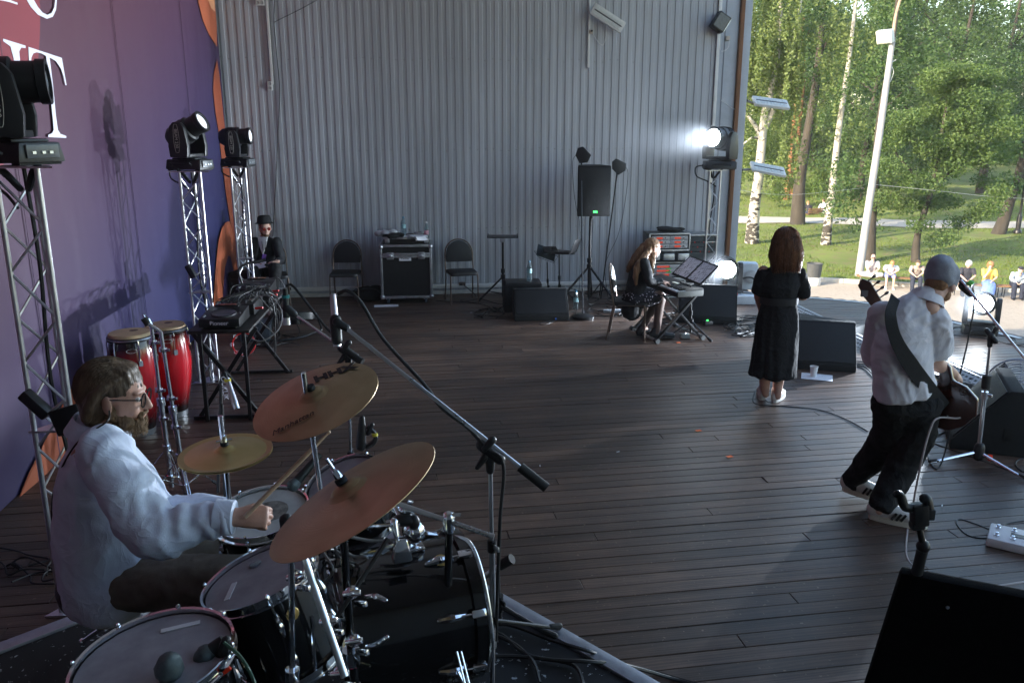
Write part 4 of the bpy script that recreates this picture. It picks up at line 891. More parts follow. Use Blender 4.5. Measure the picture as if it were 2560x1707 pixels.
mic('tom_microphone', 'black clip microphone at the far rim of the floor tom', A(560, 1600, 2.05), A(497, 1652, 2.02), .024)
m_ = MB().limb([A(552, 1645, 2.03), A(560, 1625, 2.03), A(566, 1600, 2.03)], [.018, .022, .014], 8).box((0, 0, 0), (.05, .03, .03), frame(A(545, 1680, 1.98), (1, .2, .3))); t = bpy.data.objects['tom_microphone.001']; ob('clip', m_, BLACK, t, world=True)
ob('red_switch', MB().box((0, 0, 0), (.03, .008, .01), frame(A(565, 1676, 1.97), (.8, .1, .6))), mat('red_marker', (.9, .05, .02), .5, vary=0), t, world=True)
mic('tom_microphone', 'black clip microphone above the near tom rim', A(790, 1380, 2.3), A(722, 1352, 2.32), .022)
m_ = MB().limb([A(715, 1300, 2.15), A(720, 1320, 2.15)], [.02, .022], 8).limb([A(745, 1385, 2.2), A(722, 1372, 2.2), A(722, 1330, 2.16)], [.012, .016, .012], 8); ob('clip', m_, BLACK, bpy.data.objects['tom_microphone.002'], world=True)
# the black clip behind the upper crash
t = th('tom_microphone', 'upright black clip microphone behind the rack tom', 'microphone', A(905, 1110, 3.35), group='drum microphones')
ob('body', MB().limb([A(902, 1115, 3.35), A(904, 1080, 3.35), A(905, 1045, 3.35)], [.022, .020, .012], 10), BLACK, t, world=True)
ob('clip', MB().tube([A(915, 1118, 3.36), A(935, 1105, 3.36), A(938, 1085, 3.36), A(918, 1065, 3.36)], [.012, .012, .009, .01], 8, curve=4).limb([A(920, 1082, 3.36), A(930, 1062, 3.36)], [.012, .010], 8), BLACK, t, world=True)
ob('yellow_mark', MB().lathe([(.013, -.006), (.013, .006)], 10, tr(A(937, 1086, 3.355))), mat('yellow_mark', (.7, .6, .05), .6), t, world=True)

def boom_mic(base, clamp, tip, tail, label_s, label_m, micpts, Y, legs=True, mt=STEEL, rz=30, legr=.33, gs='microphone stands', body=None):
    s = stand('microphone_stand', label_s, base, clamp, legr, .16, .010, mt, BLKPAINT, group=gs, rz=rz, double=False)
    w = dict(world=True); clamp, tip, tail = V(clamp), V(tip), V(tail)
    ob('boom_arm', MB().rod(tail, tip, .0085, 10), mt, s, **w)
    d_ = (tip - tail).normalized(); ob('grip', MB().rod(tail - d_ * .002, tail + d_ * .13, .020, 12), RUBBER, s, **w)
    ob('boom_clutch', MB().limb([clamp - d_ * .05, clamp + d_ * .04], [.022, .026], 12).limb([clamp - V((0, 0, .08)), clamp], [.017, .022], 10).limb([clamp + V((-.02, -.02, .02)), clamp + V((.01, -.02, .055))], [.014, .017], 8).limb([clamp + V((-.02, -.01, -.02)), clamp + V((-.05, -.02, -.06))], [.016, .010], 8), BLACK, s, **w)
    return s
cl = A(1225, 1128, 3.07); tp = A(855, 812, 3.2); tl = A(1365, 1218, 3.0)
s = boom_mic((A(1235, 1640, 3.07).x, 3.07, RZ), cl, tp, tl, 'tall boom stand reaching over the drum kit from the riser edge', '', None, 0)
m_ = MB().tube([A(845, 735, 3.25), A(870, 728, 3.24), A(905, 760, 3.22), A(960, 850, 3.2), A(1060, 960, 3.15), A(1105, 1020, 3.12), A(1170, 1070, 3.1), A(1215, 1120, 3.05), A(1258, 1160, 3.04), A(1250, 1300, 3.04), A(1243, 1500, 3.05), A(1240, 1600, 3.05)], .0075, 8, curve=6); ob('cable', m_, CABLE, s, world=True)
t = mic('overhead_microphone', 'silver pencil microphone hanging from the tall boom', A(832, 735, 3.25), A(843, 866, 3.2), .016, False, mat('silver_mic', (.5, .46, .5), .3, .8)); ob('mic_clip', MB().limb([A(838, 800, 3.22), A(842, 850, 3.2)], [.024, .022], 10).limb([A(842, 805, 3.2), A(866, 820, 3.2)], [.018, .016], 10), BLACK, t, world=True)
cl = A(870, 880, 4.2); tp = A(735, 785, 4.3); tl = A(905, 905, 4.15)
s = boom_mic((A(872, 1200, 4.25).x, 4.25, 0), cl, tp, tl, 'shorter chrome boom stand behind the upper crash cymbal', '', None, 0, mt=CHROME, rz=80)
m_ = MB().tube([A(715, 715, 4.3), A(728, 712, 4.3), A(750, 735, 4.28), A(800, 800, 4.25), A(828, 832, 4.22), A(845, 840, 4.2)], .007, 8, curve=5); ob('cable', m_, CABLE, s, world=True)
t = mic('overhead_microphone', 'dark pencil microphone with teal ring behind the congas', A(713, 722, 4.3), A(717, 812, 4.28), .019, False, MICB); ob('teal_ring', MB().lathe([(.021, -.008), (.021, .008)], 12, tr(A(714, 741, 4.3))), mat('teal_ring', (.03, .3, .3), .5), t, world=True)
ob('mic_clip', MB().limb([A(716, 770, 4.29), A(735, 785, 4.29)], [.024, .02], 10), BLACK, t, world=True)
# the stick-like microphone by the hi-hat
cl = A(555, 990, 3.5); s = stand('microphone_stand', 'short black microphone stand beside the hi-hat', (A(545, 1240, 3.45).x, 3.45, 0), A(553, 1010, 3.45), .24, .3, .011, BLKPAINT, BLKPAINT, group='microphone stands', rz=10, double=False)
t = mic('hi_hat_microphone', 'slim silver microphone with yellow ring pointing down at the hi-hat', A(567, 945, 3.45), A(592, 1022, 3.4), .014, False, mat('silver_mic')); ob('yellow_ring', MB().lathe([(.015, -.006), (.0155, .006)], 10, tr(A(569, 950, 3.448))), mat('yellow_mark'), t, world=True)
m_ = MB().tube([A(567, 945, 3.45), A(560, 930, 3.46), A(553, 950, 3.47), A(552, 1000, 3.47), A(548, 1100, 3.47), A(545, 1230, 3.46)], .007, 8, curve=4); ob('cable', m_, CABLE, t, world=True)
text('printed_mark', 'OUKLIK', .03, frame(A(561, 970, 3.44), V((.05, 0, -1)), (0, -1, .2)) , mat('letter_ink'), t).matrix_parent_inverse = PM[t.name].inverted()

# ---------------------------------------------------------------- throne and drummer
p0 = A(285, 1400, 3.05); t = th('drum_throne', 'round black padded stool under the drummer', 'stool', (p0.x, p0.y, RZ))
ob('cushion', MB().lathe([(0, .42), (.18, .42), (.215, .40), (.225, .36), (.215, .31), (.19, .295), (0, .295)], 28, None), mat('black_leather', (.014, .014, .015), .45, vary=.3, bump=.2, bscale=90), t)
ob('post', MB().rod((0, 0, .03), (0, 0, .30), .018, 12), CHROME, t)
for k in range(3): a_ = R(40 + 120 * k); ob('leg', MB().rod((0, 0, .20), (.24 * math.cos(a_), .24 * math.sin(a_), .015), .010, 8).ell((.24 * math.cos(a_), .24 * math.sin(a_), .015), .016), CHROME, t)
SHIRT = mat('pale_blue_cotton', (.62, .68, .82), .85, vary=.05, scale=10, bump=.12, bscale=220, sheen=.15, crease=.22, cs=5)
TROU = mat('olive_brown_trousers', (.15, .13, .105), .9, vary=.2, scale=14, bump=.15, bscale=200)
Pd = th('person', 'drummer in a pale blue shirt, glasses and beard, seated at the kit', 'person', (p0.x, p0.y, RZ + .42)); w = dict(world=True)
hc = A(293, 991, 3.02); HM = tr(hc) @ rot('Z', 7) @ rot('Y', 7) @ M.Scale(1.06, 4)
neck = A(243, 1085, 3.02)
body = MB(); head(body, HM, 1.05)
Rs, Ls = A(262, 1140, 2.83), A(255, 1125, 3.22); Re, Le = A(375, 1325, 2.70), A(400, 1290, 3.28); Rw, Lw = A(580, 1292, 2.74), A(600, 1275, 3.22)
body.limb([A(290, 1440, 3.02), A(275, 1320, 3.02), A(262, 1200, 3.02), A(250, 1120, 3.02), neck], [(.16, .15), (.16, .17), (.17, .14), (.15, .10), (.06, .06)], 18, flat=(0, 1, 0))
for S, E_, Wp in ((Rs, Re, Rw), (Ls, Le, Lw)): body.limb([S, S.lerp(E_, .5), E_, E_.lerp(Wp, .4), Wp], [.055, .05, .045, .045, .030], 14)
hd = V((1, .12, -.05)); hm = tr(Rw + V((.02, 0, 0))) @ frame((0, 0, 0), hd, (-.15, -.75, .65)); hand(body, hm, (62, 78, 55), (35, 55), side=1, sc=1.12, spread=7)
hm2 = tr(Lw + V((.02, 0, 0))) @ frame((0, 0, 0), (1, -.1, -.1), (0, .4, .9)); hand(body, hm2, (60, 75, 50), (35, 50), side=-1, sc=1.05)
kn = A(655, 1450, 2.78); kl = A(640, 1380, 3.3)
for hip, k_, an in ((A(310, 1450, 2.93), kn, A(530, 1590, 3.0)), (A(310, 1440, 3.14), kl, V((kl.x - .02, kl.y + .05, RZ + .12)))): body.limb([hip, hip.lerp(k_, .5), k_, k_.lerp(an, .35), an], [.085, .075, .058, .05, .035], 14)
bd = ob('body', remesh(body, .0045, 3), SKIN, Pd, sm=180, **w)
eyes(HM, Pd)
# shirt
sh = MB(); sh.limb([A(305, 1492, 3.02), A(290, 1420, 3.02), A(278, 1330, 3.02), A(262, 1215, 3.02), A(250, 1135, 3.02), A(240, 1092, 3.02)], [(.21, .195), (.215, .21), (.21, .205), (.205, .165), (.175, .120), (.080, .080)], 24, flat=(0, 1, 0), r0=.15)
sh.limb([Rs + V((-.02, .03, .0)), Rs.lerp(Re, .5) + V((0, 0, -.01)), Re + V((.02, 0, -.01)), Re.lerp(Rw, .5), Rw - V((.012, 0, 0))], [.100, .096, .090, .070, .054], 18, r1=.2)
sh.limb([Ls, Ls.lerp(Le, .5), Le, Le.lerp(Lw, .5), Lw], [.105, .10, .092, .078, .058], 16)
sh.limb([A(236, 1098, 3.02), A(246, 1062, 3.03)], [(.088, .088), (.078, .080)], 18)
me = remesh(sh, .010, 5); 
Rmid = Re.lerp(Rw, .5)
def shirt_fold(p, n):
    q = p * 7; wv = V((noise.noise(q * .5), noise.noise(q * .5 + V((5, 1, 2))), noise.noise(q * .5 + V((1, 8, 3)))))
    d = .010 * (1 - 2.6 * abs(noise.noise(V((p.x * 5 - p.z * 3.5, p.y * 3, p.z * 3.5 + p.x * 3)) + wv * .6))) + .0025 * (1 - 2.2 * abs(noise.noise(q * 2.1 + wv * 2)))
    if p.x > Re.x - .1 and p.y < 2.95:      # bunching along the sleeve
        k = min(1, (p.x - Re.x + .1) / .1); d += k * .007 * (math.sin((p.x * 1.0 + p.z * .35) * 95 + 3.5 * noise.noise(p * 9)) * (.5 + .8 * noise.noise(p * 6 + V((3, 3, 3)))))
    # drawn-in diagonal pulls from the shoulder
    s = (p - Rs); d += .004 * math.exp(-s.length * 3) * math.sin(s.length * 60 + math.atan2(s.z, s.x) * 3 + 5 * noise.noise(p * 5))
    return d
displace(me, shirt_fold); ob('shirt', me, SHIRT, Pd, sm=180, **w)
cf = MB().tube([Rw - V((.055, .004, -.004)), Rw + V((.008, 0, 0))], [.064, .061], 20); ob('cuff', cf, SHIRT, Pd, **w)
cm = frame(A(240, 1072, 3.02), (.86, .12, -.25), (.3, 0, .95)); cl_ = MB(); vs = []; nC = 32
for k in range(nC):
    a_ = 2 * math.pi * k / nC; rr = .092 + .012 * math.cos(a_); hh = .040 - .03 * max(0, math.cos(a_)) ** 3
    for z, ex in ((-.035, .012), (hh, .0), (hh + .004, .005), (-.02, .030)): vs.append(((rr + ex) * math.cos(a_), (rr + ex) * math.sin(a_) * .95, z))
cl_.add(vs, [(4 * k + j, 4 * ((k + 1) % nC) + j, 4 * ((k + 1) % nC) + j + 1, 4 * k + j + 1) for k in range(nC) for j in range(3)], cm); ob('collar', cl_, SHIRT, Pd, fix=False, sm=60, **w)
# trousers
tm = MB(); 
for hip, k_, an in ((A(315, 1455, 2.93), kn, A(540, 1540, 2.97)), (A(315, 1445, 3.14), kl, V((kl.x - .02, kl.y + .05, RZ + .18)))): tm.limb([hip, hip.lerp(k_, .5) + V((0, 0, .0)), k_, k_.lerp(an, .4), an], [.115, .10, .085, .074, .066], 18)
tm.limb([A(270, 1470, 3.03), A(330, 1465, 3.03)], [(.19, .12), (.18, .11)], 18, flat=(0, 1, 0)); me = remesh(tm, .011, 4); cloth(me, .010, 9, 2); ob('trousers', me, TROU, Pd, sm=180, **w)
m_ = MB().limb([A(540, 1545, 2.98), A(520, 1590, 3.0), A(512, 1625, 3.02)], [.048, .046, .05], 16); ob('sock', m_, mat('ribbed_white_sock', (.52, .53, .6), .9, vary=.1), Pd, **w)
sm_ = MB(); shoe(sm_, (A(512, 1625, 3.02).x - .06, 3.03, RZ + .03), (A(512, 1625, 3.02).x + .20, 3.06, RZ + .01), .08); shoe(sm_, (kl.x - .08, kl.y + .05, RZ + .01), (kl.x + .19, kl.y + .06, RZ + .01), .08)
ob('shoes', remesh(sm_, .01, 2), BLACK, Pd, sm=180, **w)
# hair, beard, glasses
HAIR = hair_mat('brown_hair', (.06, .040, .027), (.17, .115, .075))
hr = MB(); hx = HM
e = lambda c, r_, rx=None: hr.ell(c, r_, hx, 18, 12, rx)
e((-.022, 0, .052), (.108, .088, .090)); e((-.060, 0, -.01), (.072, .086, .10)); e((-.075, 0, -.065), (.045, .075, .055)); e((.010, 0, .108), (.058, .064, .026)); e((-.035, .055, .045), (.055, .034, .05)); e((-.035, -.055, .045), (.055, .034, .05))
for s in (-1, 1): hr.limb([(.045, s * .050, .098), (-.01, s * .080, .062), (-.052, s * .086, .02), (-.078, s * .078, -.06)], [.012, .018, .024, .02], 10, hx)
me = remesh(hr, .0065, 2); displace(me, lambda p, n: .0045 * noise.noise(V((p.x * 18 + p.z * 22, p.y * 60, p.z * 26 - p.x * 12))) + .0025 * noise.noise(V((p.x * 30, p.y * 130, p.z * 40)))); ob('hair', me, HAIR, Pd, sm=180, **w)
br_ = MB(); e2_ = lambda c, r_: br_.ell(c, r_, hx, 14, 10)
e2_((.062, 0, -.092), (.040, .046, .036)); e2_((.072, 0, -.108), (.030, .034, .028)); e2_((.035, .045, -.075), (.040, .022, .034)); e2_((.035, -.045, -.075), (.040, .022, .034)); e2_((.000, .062, -.045), (.022, .013, .034)); e2_((.000, -.062, -.045), (.022, .013, .034)); e2_((.097, 0, -.046), (.009, .026, .006)); e2_((.088, .024, -.066), (.012, .010, .022)); e2_((.088, -.024, -.066), (.012, .010, .022))
me = remesh(br_, .0055, 2); displace(me, lambda p, n: .006 * noise.noise(p * 75) + .005 * noise.noise(p * 130)); ob('beard', me, hair_mat('brown_red_beard', (.09, .05, .026), (.20, .12, .06), .7), Pd, sm=180, **w)
def lock_hair(P, name, mt, paths, r=.0016):
    m_ = MB()
    for p in paths: m_.tube(p, [r * (1 - .6 * i / (len(p) - 1)) for i in range(len(p))], 3)
    o = ob(name, m_, mt, P, world=True, sm=180); o['kind'] = 'stuff'; return o
pa = []
for _ in range(620):
    y0 = random.gauss(0, .55); d0 = V((random.uniform(-.5, .62), y0, .85)).normalized(); d1 = V((random.uniform(-1, -.55), y0 * 1.1 + random.gauss(0, .07), random.uniform(-.95, -.1))).normalized(); jj = random.uniform(1.0, 1.03); pts = []
    for k in range(8):
        d = d0.lerp(d1, k / 7).normalized(); pts.append(HM @ V((-.03 + d.x * .116 * jj, d.y * .094 * jj, .028 + d.z * .114 * jj + random.gauss(0, .0006))))
    pa.append(pts)
lock_hair(Pd, 'hair_strands', hair_mat('brown_hair_light', (.08, .054, .036), (.23, .16, .10), .35), pa)
pa = []
for _ in range(520):
    a_ = random.uniform(-1.35, 1.35); z = random.uniform(-.125, -.062); c = V((.02 + .075 * math.cos(a_), .058 * math.sin(a_), z)); n_ = V((math.cos(a_), .8 * math.sin(a_), -.9 + random.gauss(0, .3))).normalized() * random.uniform(.008, .018); pa.append([HM @ c, HM @ (c + n_ * .55 + V((0, 0, .002))), HM @ (c + n_ + V((0, 0, -.006)))])
lock_hair(Pd, 'beard_strands', hair_mat('beard_light', (.13, .075, .035), (.28, .17, .08), .6), pa, .0014)
GLS = mat('black_glasses', (.008, .008, .009), .25, vary=0); gm = MB()
for s in (-1, 1):
    gm.ring(.025, .0026, 20, 6, hx @ tr(.100, s * .033, .004) @ rot('Y', 90)); gm.rod((.099, s * .058, .012), (-.005, s * .087, .014), .0026, 6, hx)
gm.rod((.101, -.009, .008), (.101, .009, .008), .0022, 6, hx); ob('glasses', gm, GLS, Pd, **w)
m_ = MB().tube([HM @ V((0, -.082, -.02)), A(270, 1050, 2.86), A(235, 1075, 2.84), A(190, 1110, 2.86), A(150, 1180, 2.9), A(130, 1260, 2.95), A(136, 1400, 2.92)], .0035, 6, curve=5); ob('earpiece_wire', m_, CABLE, Pd, **w)
t = th('drumstick', 'pale wooden drumstick raised in the drummer fist', 'drumstick', A(640, 1262, 2.72)); a0, a1 = A(612, 1292, 2.72), A(822, 1080, 2.86)
ob('shaft', MB().tube([a0, a0.lerp(a1, .75), a0.lerp(a1, .95), a1], [.0085, .0085, .005, .004], 10), mat('hickory', (.48, .33, .22), .55, vary=.15), t, world=True); ob('tip', MB().ell(a1, (.007, .007, .007)), mat('hickory'), t, world=True)
# ================================================================== trusses and moving lights
def truss(label, loc, h, rz=0, sp=.185, n=9, top_plate=True):
    t = th('truss_tower', label, 'truss', loc, rz, 'aluminium truss towers'); R3 = sp / math.sqrt(3); C = [V((R3 * math.cos(R(a)), R3 * math.sin(R(a)), 0)) for a in (-150, -30, 90)]
    for c in C: ob('chord', MB().rod((c.x, c.y, .012), (c.x, c.y, h), .0135, 10), ALU, t)
    zz = np.linspace(.05, h - .05, n + 1)
    for f in range(3):
        a_, b_ = C[f], C[(f + 1) % 3]
        for k in range(n):
            p, q = (a_, b_) if (k + f) % 2 == 0 else (b_, a_); ob('brace', MB().rod((p.x, p.y, zz[k]), (q.x, q.y, zz[k + 1]), .0068, 6), ALU, t)
    tri = [(c.x * 1.25, c.y * 1.25) for c in C]
    ob('joint_plate', MB().prism(tri, .01, z0=h * .44), ALU, t, sm=0); ob('base_plate', MB().prism([(x * 1.4, y * 1.4) for x, y in tri], .012), ALU, t, sm=0); ob('top_plate', MB().prism([(x * 1.6, y * 1.6) for x, y in tri], .008, z0=h - .004), ALU, t, sm=0)
    ob('power_cable', MB().tube([(.0, .02, h), (.02, .0, h * .8), (-.015, .02, h * .55), (.02, .03, h * .3), (0, .0, .05), (.1, -.1, .02)], .010, 6, curve=5), CABLE, t)
    m_ = MB()
    for s in (-1, 1): m_.limb([(s * .02, -.0, h - .10), (s * .06, -.03, h - .03), (s * .10, -.05, h + .01)], [.016, .018, .014], 8)
    ob('clamp', m_, BLKPAINT, t); return t
LENS = mat('dark_lens', (.25, .27, .30), .08, vary=0, spec=.8)
LIT = mat('lit_lens', (1, 1, 1), .3, vary=0, emit=(.88, .95, 1.0), es=26)
DIM = mat('glowing_lens', (.8, .85, .9), .2, vary=0, emit=(.85, .9, 1.0), es=.35)
CASE = mat('black_lamp_case', (.016, .016, .018), .38, vary=.25, bump=.06, bscale=120)
def moving_head(label, loc, yaw, tilt, sc=1.0, lens=LENS, mark=None, round_=False, base_rz=None, power=0, spot=70, aim=None):
    t = th('moving_light', label, 'stage light', loc, yaw, 'moving head stage lights'); S = M.Scale(sc, 4); bz = rot('Z', (base_rz - yaw) if base_rz is not None else 0)
    b_ = S @ bz
    ob('base', MB().box((0, 0, .055), (.36, .25, .09), b_, taper=(.96, .86)).box((0, 0, .105), (.24, .20, .02), b_), CASE, t, bev=.010 * sc)
    for x in (-.14, .14): ob('foot', MB().box((x, 0, .006), (.05, .22, .012), b_), RUBBER, t)
    ob('display_panel', MB().box((.182, 0, .06), (.010, .17, .060), b_ @ rot('Y', 0)), mat('grey_display', (.10, .11, .12), .3, vary=.2), t, bev=.003)
    for y in (-.05, .0, .04): ob('button', MB().box((.189, y, .055), (.006, .018, .012), b_), STEEL, t)
    ob('handle', MB().tube([(-.10, -.14, .05), (-.10, -.165, .07), (.10, -.165, .07), (.10, -.14, .05)], .008, 6, b_), BLACK, t)
    hw = .165; ph = .36
    arms = []
    for s in (-1, 1):
        prof = [(-.085, .12), (.085, .12), (.095, .22), (.070, ph + .03), (.035, ph + .075), (-.035, ph + .075), (-.070, ph + .03), (-.095, .22)]
        ob('yoke_arm', MB().prism(prof, .055, S @ tr(0, s * hw + .0275 * (1 if s > 0 else 1), 0) @ rot('X', 90)), CASE, t, bev=.012 * sc)
    ob('yoke_bridge', MB().box((0, 0, .135), (.15, hw * 2 - .02, .035), S), CASE, t, bev=.008 * sc)
    hm_ = S @ tr(0, 0, ph) @ rot('Y', -tilt)       # head axis along local X
    ax = hm_ @ rot('Y', 90)
    if round_: pr = [(.02, -.17), (.09, -.165), (.125, -.12), (.135, -.02), (.13, .05), (.118, .06), (.118, .13), (.128, .135), (.128, .165), (.10, .165), (.098, .145)]; lr, lz = .098, .146
    else: pr = [(.02, -.20), (.075, -.195), (.105, -.15), (.112, -.02), (.112, .04), (.092, .05), (.092, .14), (.10, .145), (.10, .185), (.078, .185), (.076, .165)]; lr, lz = .076, .166
    hd_ = ob('lamp_head', MB().lathe(pr, 28, ax), CASE, t)
    for k in range(5): ob('cooling_fin', MB().ring(pr[3][0] + .002, .004, 28, 6, ax @ tr(0, 0, -.10 + k * .022)), CASE, hd_)
    ob('lens', MB().lathe([(lr, lz), (lr * .8, lz + .010), (0, lz + .016)], 24, ax), lens, hd_)
    if mark:
        ol = []
        for k in range(24): a_ = 2 * math.pi * k / 24; ol.append((0, 0, 0))
        text('printed_mark', mark, .040 * sc, S @ tr(-.005, -hw - .0305, .29) @ frame((0, 0, 0), (0, 0, -1), (0, -1, 0)), mat('pale_print', (.5, .48, .42), .6, vary=0), t, .0008)
        pts = []
        for k in range(28):
            a_ = 2 * math.pi * k / 28; u = .027 * math.cos(a_); v_ = .125 * math.sin(a_); v_ = math.copysign(min(abs(v_) * 1.15, .125), v_) ; pts.append((u - .005, -hw - .029, .29 + v_))
        ob('printed_ring', MB().tube(pts + [pts[0]], .0016, 4, S, cap=False), mat('pale_print'), t)
    ob('signal_cable', MB().tube([(-.17, .06, .05), (-.26, .08, .02), (-.25, .05, -.08), (-.12, .03, -.14), (-.02, 0, -.2)], .008, 6, b_, curve=5), CABLE, t)
    if power:
        l_ = bpy.data.lights.new('lamp_beam', 'SPOT'); l_.energy = power; l_.spot_size = R(spot); l_.spot_blend = .55; l_.shadow_soft_size = .06; l_.color = (.78, .88, 1.0)
        lo = bpy.data.objects.new('lamp_beam', l_); COL.objects.link(lo); lo.parent = t; p = hm_ @ V((.20, 0, 0)); lo.location = p
        d_ = V(aim) if aim is not None else (hm_ @ V((1, 0, 0)) - hm_ @ V((0, 0, 0)))
        if aim is not None: d_ = rot('Z', -yaw).to_3x3() @ d_
        lo.rotation_euler = d_.to_track_quat('-Z', 'Y').to_euler()
    return t
F_LAMP = 60
l1 = V((-2.26, 3.9, 0)); truss('nearest truss tower, behind the drummer at the left edge', l1, 2.28, 4, n=10)
moving_head('large near moving light at the left edge, lens turned right', l1 + V((-.03, 0, 2.29)), 21, 2, 1.0, LENS, 'BEAM 230', base_rz=-20)
l2 = G(520, 945); l2 = V((-3.02, 7.95, 0)); truss('middle truss tower beside the congas and DJ table', l2, 2.06, 8)
moving_head('moving light on the middle truss, tilted up to the right', l2 + V((0, 0, 2.07)), -8, 28, 1.0, DIM, 'BEAM 230', base_rz=-12)
l3 = V((A(627, 800, 10.3).x, 10.3, 0)); truss('truss tower in front of the seated man in a hat', l3, 1.99, 8, sp=.17)
moving_head('moving light on the far left truss, lens level to the right', l3 + V((0, 0, 2.0)), 0, 3, .98, DIM, 'BEAM 230', base_rz=-10)
l4 = V((A(1775, 600, 12.3).x, 12.3, 0)); truss('truss tower at the open right end of the corrugated wall', l4, 1.86, 10, sp=.165)
moving_head('brightly lit moving light on the right truss, facing the stage', l4 + V((.07, 0, 1.87)), 222, 4, 1.22, LIT, None, True, base_rz=0, power=F_LAMP * 1.6, spot=70)
p5 = G(1826, 735); moving_head('brightly lit moving light on the floor behind the keyboard', (A(1813, 690, 12.0).x, 12.0, .02), 262, 4, 1.25, LIT, None, True, base_rz=0, power=F_LAMP * 5, spot=84, aim=(-.80, -.56, .26))
p6 = G(2452, 836); moving_head('brightly lit moving light on the floor beyond the bass player', (p6.x, p6.y + .05, 0), 243, 10, 1.05, LIT, None, True, base_rz=-20, power=F_LAMP * 15, spot=88, aim=(-.88, -.40, .26))
# little black boxes strapped to the two left towers
for a_, b_, Y, lab in (((62, 985), (118, 1035), 3.75, 'black power box strapped low on the nearest truss'), ((470, 665), (485, 692), 7.85, 'small black box hanging on the middle truss')):
    pa, pb = A(*a_, Y), A(*b_, Y); t = th('power_box', lab, 'box', pa, group='boxes on the trusses'); m_ = MB().box(((pb - pa).length / 2, 0, 0), ((pb - pa).length + .02, .06, .055), frame(pa, pb - pa)); ob('case', m_, BLACK, t, world=True, bev=.012)
    ob('strap', MB().rod(pb, pb + V((.06, .05, .05)), .008, 6), STEEL, t, world=True)
p = A(170, 1050, 3.72); m_ = MB().box((0, 0, 0), (.16, .02, .13), frame(p, (.8, -.1, .25))); tag(ob('black_bag', m_, mat('black_fabric', (.013, .013, .014), .9, bump=.2), bev=.008), 'black cloth pouch hung on the nearest truss behind the drummer', 'pouch')

# ---------------------------------------------------------------- fittings on the wall
def wall_box(name, px, py, w_, h_, dep, mt, label, cat, rz=0, bev=.006):
    s, z = wall_s(px, py); t = th(name, label, cat, wp(s, z, 0)); m_ = wm @ tr(0, -dep / 2 - .018, 0) @ rot('Y', rz); ob('case', MB().box((0, 0, 0), (w_, dep, h_), m_), mt, t, bev=bev); return t, m_
LEDW = mat('led_diffuser', (.60, .62, .60), .35, vary=.1, scale=20); LEDF = mat('white_lamp_frame', (.66, .66, .64), .5, vary=.08)
def led_panel(label, m, t=None, L=.52, H=.165, rows=2, cols=9):
    ob('frame', MB().box((0, 0, 0), (L, .05, H), m), LEDF, t, bev=.008)
    for r_ in range(rows):
        for c in range(cols):
            ob('led_cell', MB().box((-L * .43 + L * .86 * (c + .5) / cols, -.027, H * (-.2 + .4 * r_)), (L * .86 / cols - .006, .008, H * .28), m), LEDW, t, bev=.002, seg=1)
    ob('centre_bar', MB().box((0, -.027, 0), (L * .88, .012, H * .08), m), mat('dark_bar', (.10, .10, .11), .5), t)
s, z = wall_s(1513, 50); t = th('wall_lamp', 'white LED panel tilted on the corrugated wall', 'lamp', wp(s, z)); led_panel('', wm @ tr(0, -.16, 0) @ rot('Y', 30), t)
ob('bracket', MB().box((0, -.07, -.03), (.05, .14, .05), wm), LEDF, t); s2_, z2_ = wall_s(1500, 110); ob('wire', MB().tube([wp(s, z - .1, .12) - wp(s, z), wp(s2_ + .05, z2_, .05) - wp(s, z), wp(s2_ - .02, z2_ + .0, .04) - wp(s, z), wp(*wall_s(1478, 82), .03) - wp(s, z)], .004, 5, curve=5), WHITEP, t)
s, z = wall_s(1790, 60); t = th('wall_floodlight', 'black vented floodlight turned askew near the wall end', 'lamp', wp(s, z)); m_ = wm @ tr(0, -.16, 0) @ rot('Y', 32); ob('case', MB().box((0, 0, 0), (.20, .16, .24), m_), CASE, t, bev=.01)
for k in range(7): ob('cooling_fin', MB().box((.104, -.06 + k * .02, .0), (.012, .008, .18), m_), STEEL, t)
ob('glass', MB().box((0, -.083, 0), (.165, .006, .2), m_), mat('floodlight_glass2', (.10, .11, .12), .2, vary=.3, scale=60), t); ob('bracket', MB().box((-.04, .1, -.11), (.05, .12, .08), wm), mat('teal_grey', (.22, .27, .29), .5), t)
for px_, py_, h0, lab in ((1473, 0, 170, 'white vertical cable duct on the upper middle of the wall'), (1802, -40, 330, 'white vertical cable duct beside the wall end'), (665, -40, 212, 'white vertical cable duct high on the left of the wall')):
    s, z = wall_s(px_, py_); s2_, z2_ = wall_s(px_ - (6 if px_ > 1000 else -13), h0); t = th('cable_duct', lab, 'duct', wp(s, z2_), group='white cable ducts on the wall'); s2_ = s
    z += .3
    ob('channel', MB().box((0, -.035, (z - z2_) / 2), (.03 if px_ != 1802 else .05, .03, z - z2_), wm), WHITEP, t, bev=.003)
for px_, py_, lab, v in ((676, 216, 'white double socket at the foot of the left duct', 1), (651, 9, 'white double socket at the top edge above the left truss', 0)):
    t, m_ = wall_box('wall_socket', px_, py_, .07 if v else .12, .12 if v else .07, .035, WHITEP, lab, 'socket')
    for k in (-1, 1): ob('outlet', MB().lathe([(.024, 0), (.022, .006), (.016, .002), (0, .002)], 14, m_ @ tr(0 if v else k * .028, -.018, k * .028 if v else 0) @ rot('X', 90)), mat('grey_outlet', (.35, .35, .34), .5), t)
t, m_ = wall_box('junction_box', 1476, 81, .055, .055, .04, mat('beige_box', (.5, .42, .34), .6), 'small beige junction box under the LED panel', 'box'); ob('dark_plug', MB().box((.005, -.03, .01), (.025, .02, .025), m_), BLACK, t)
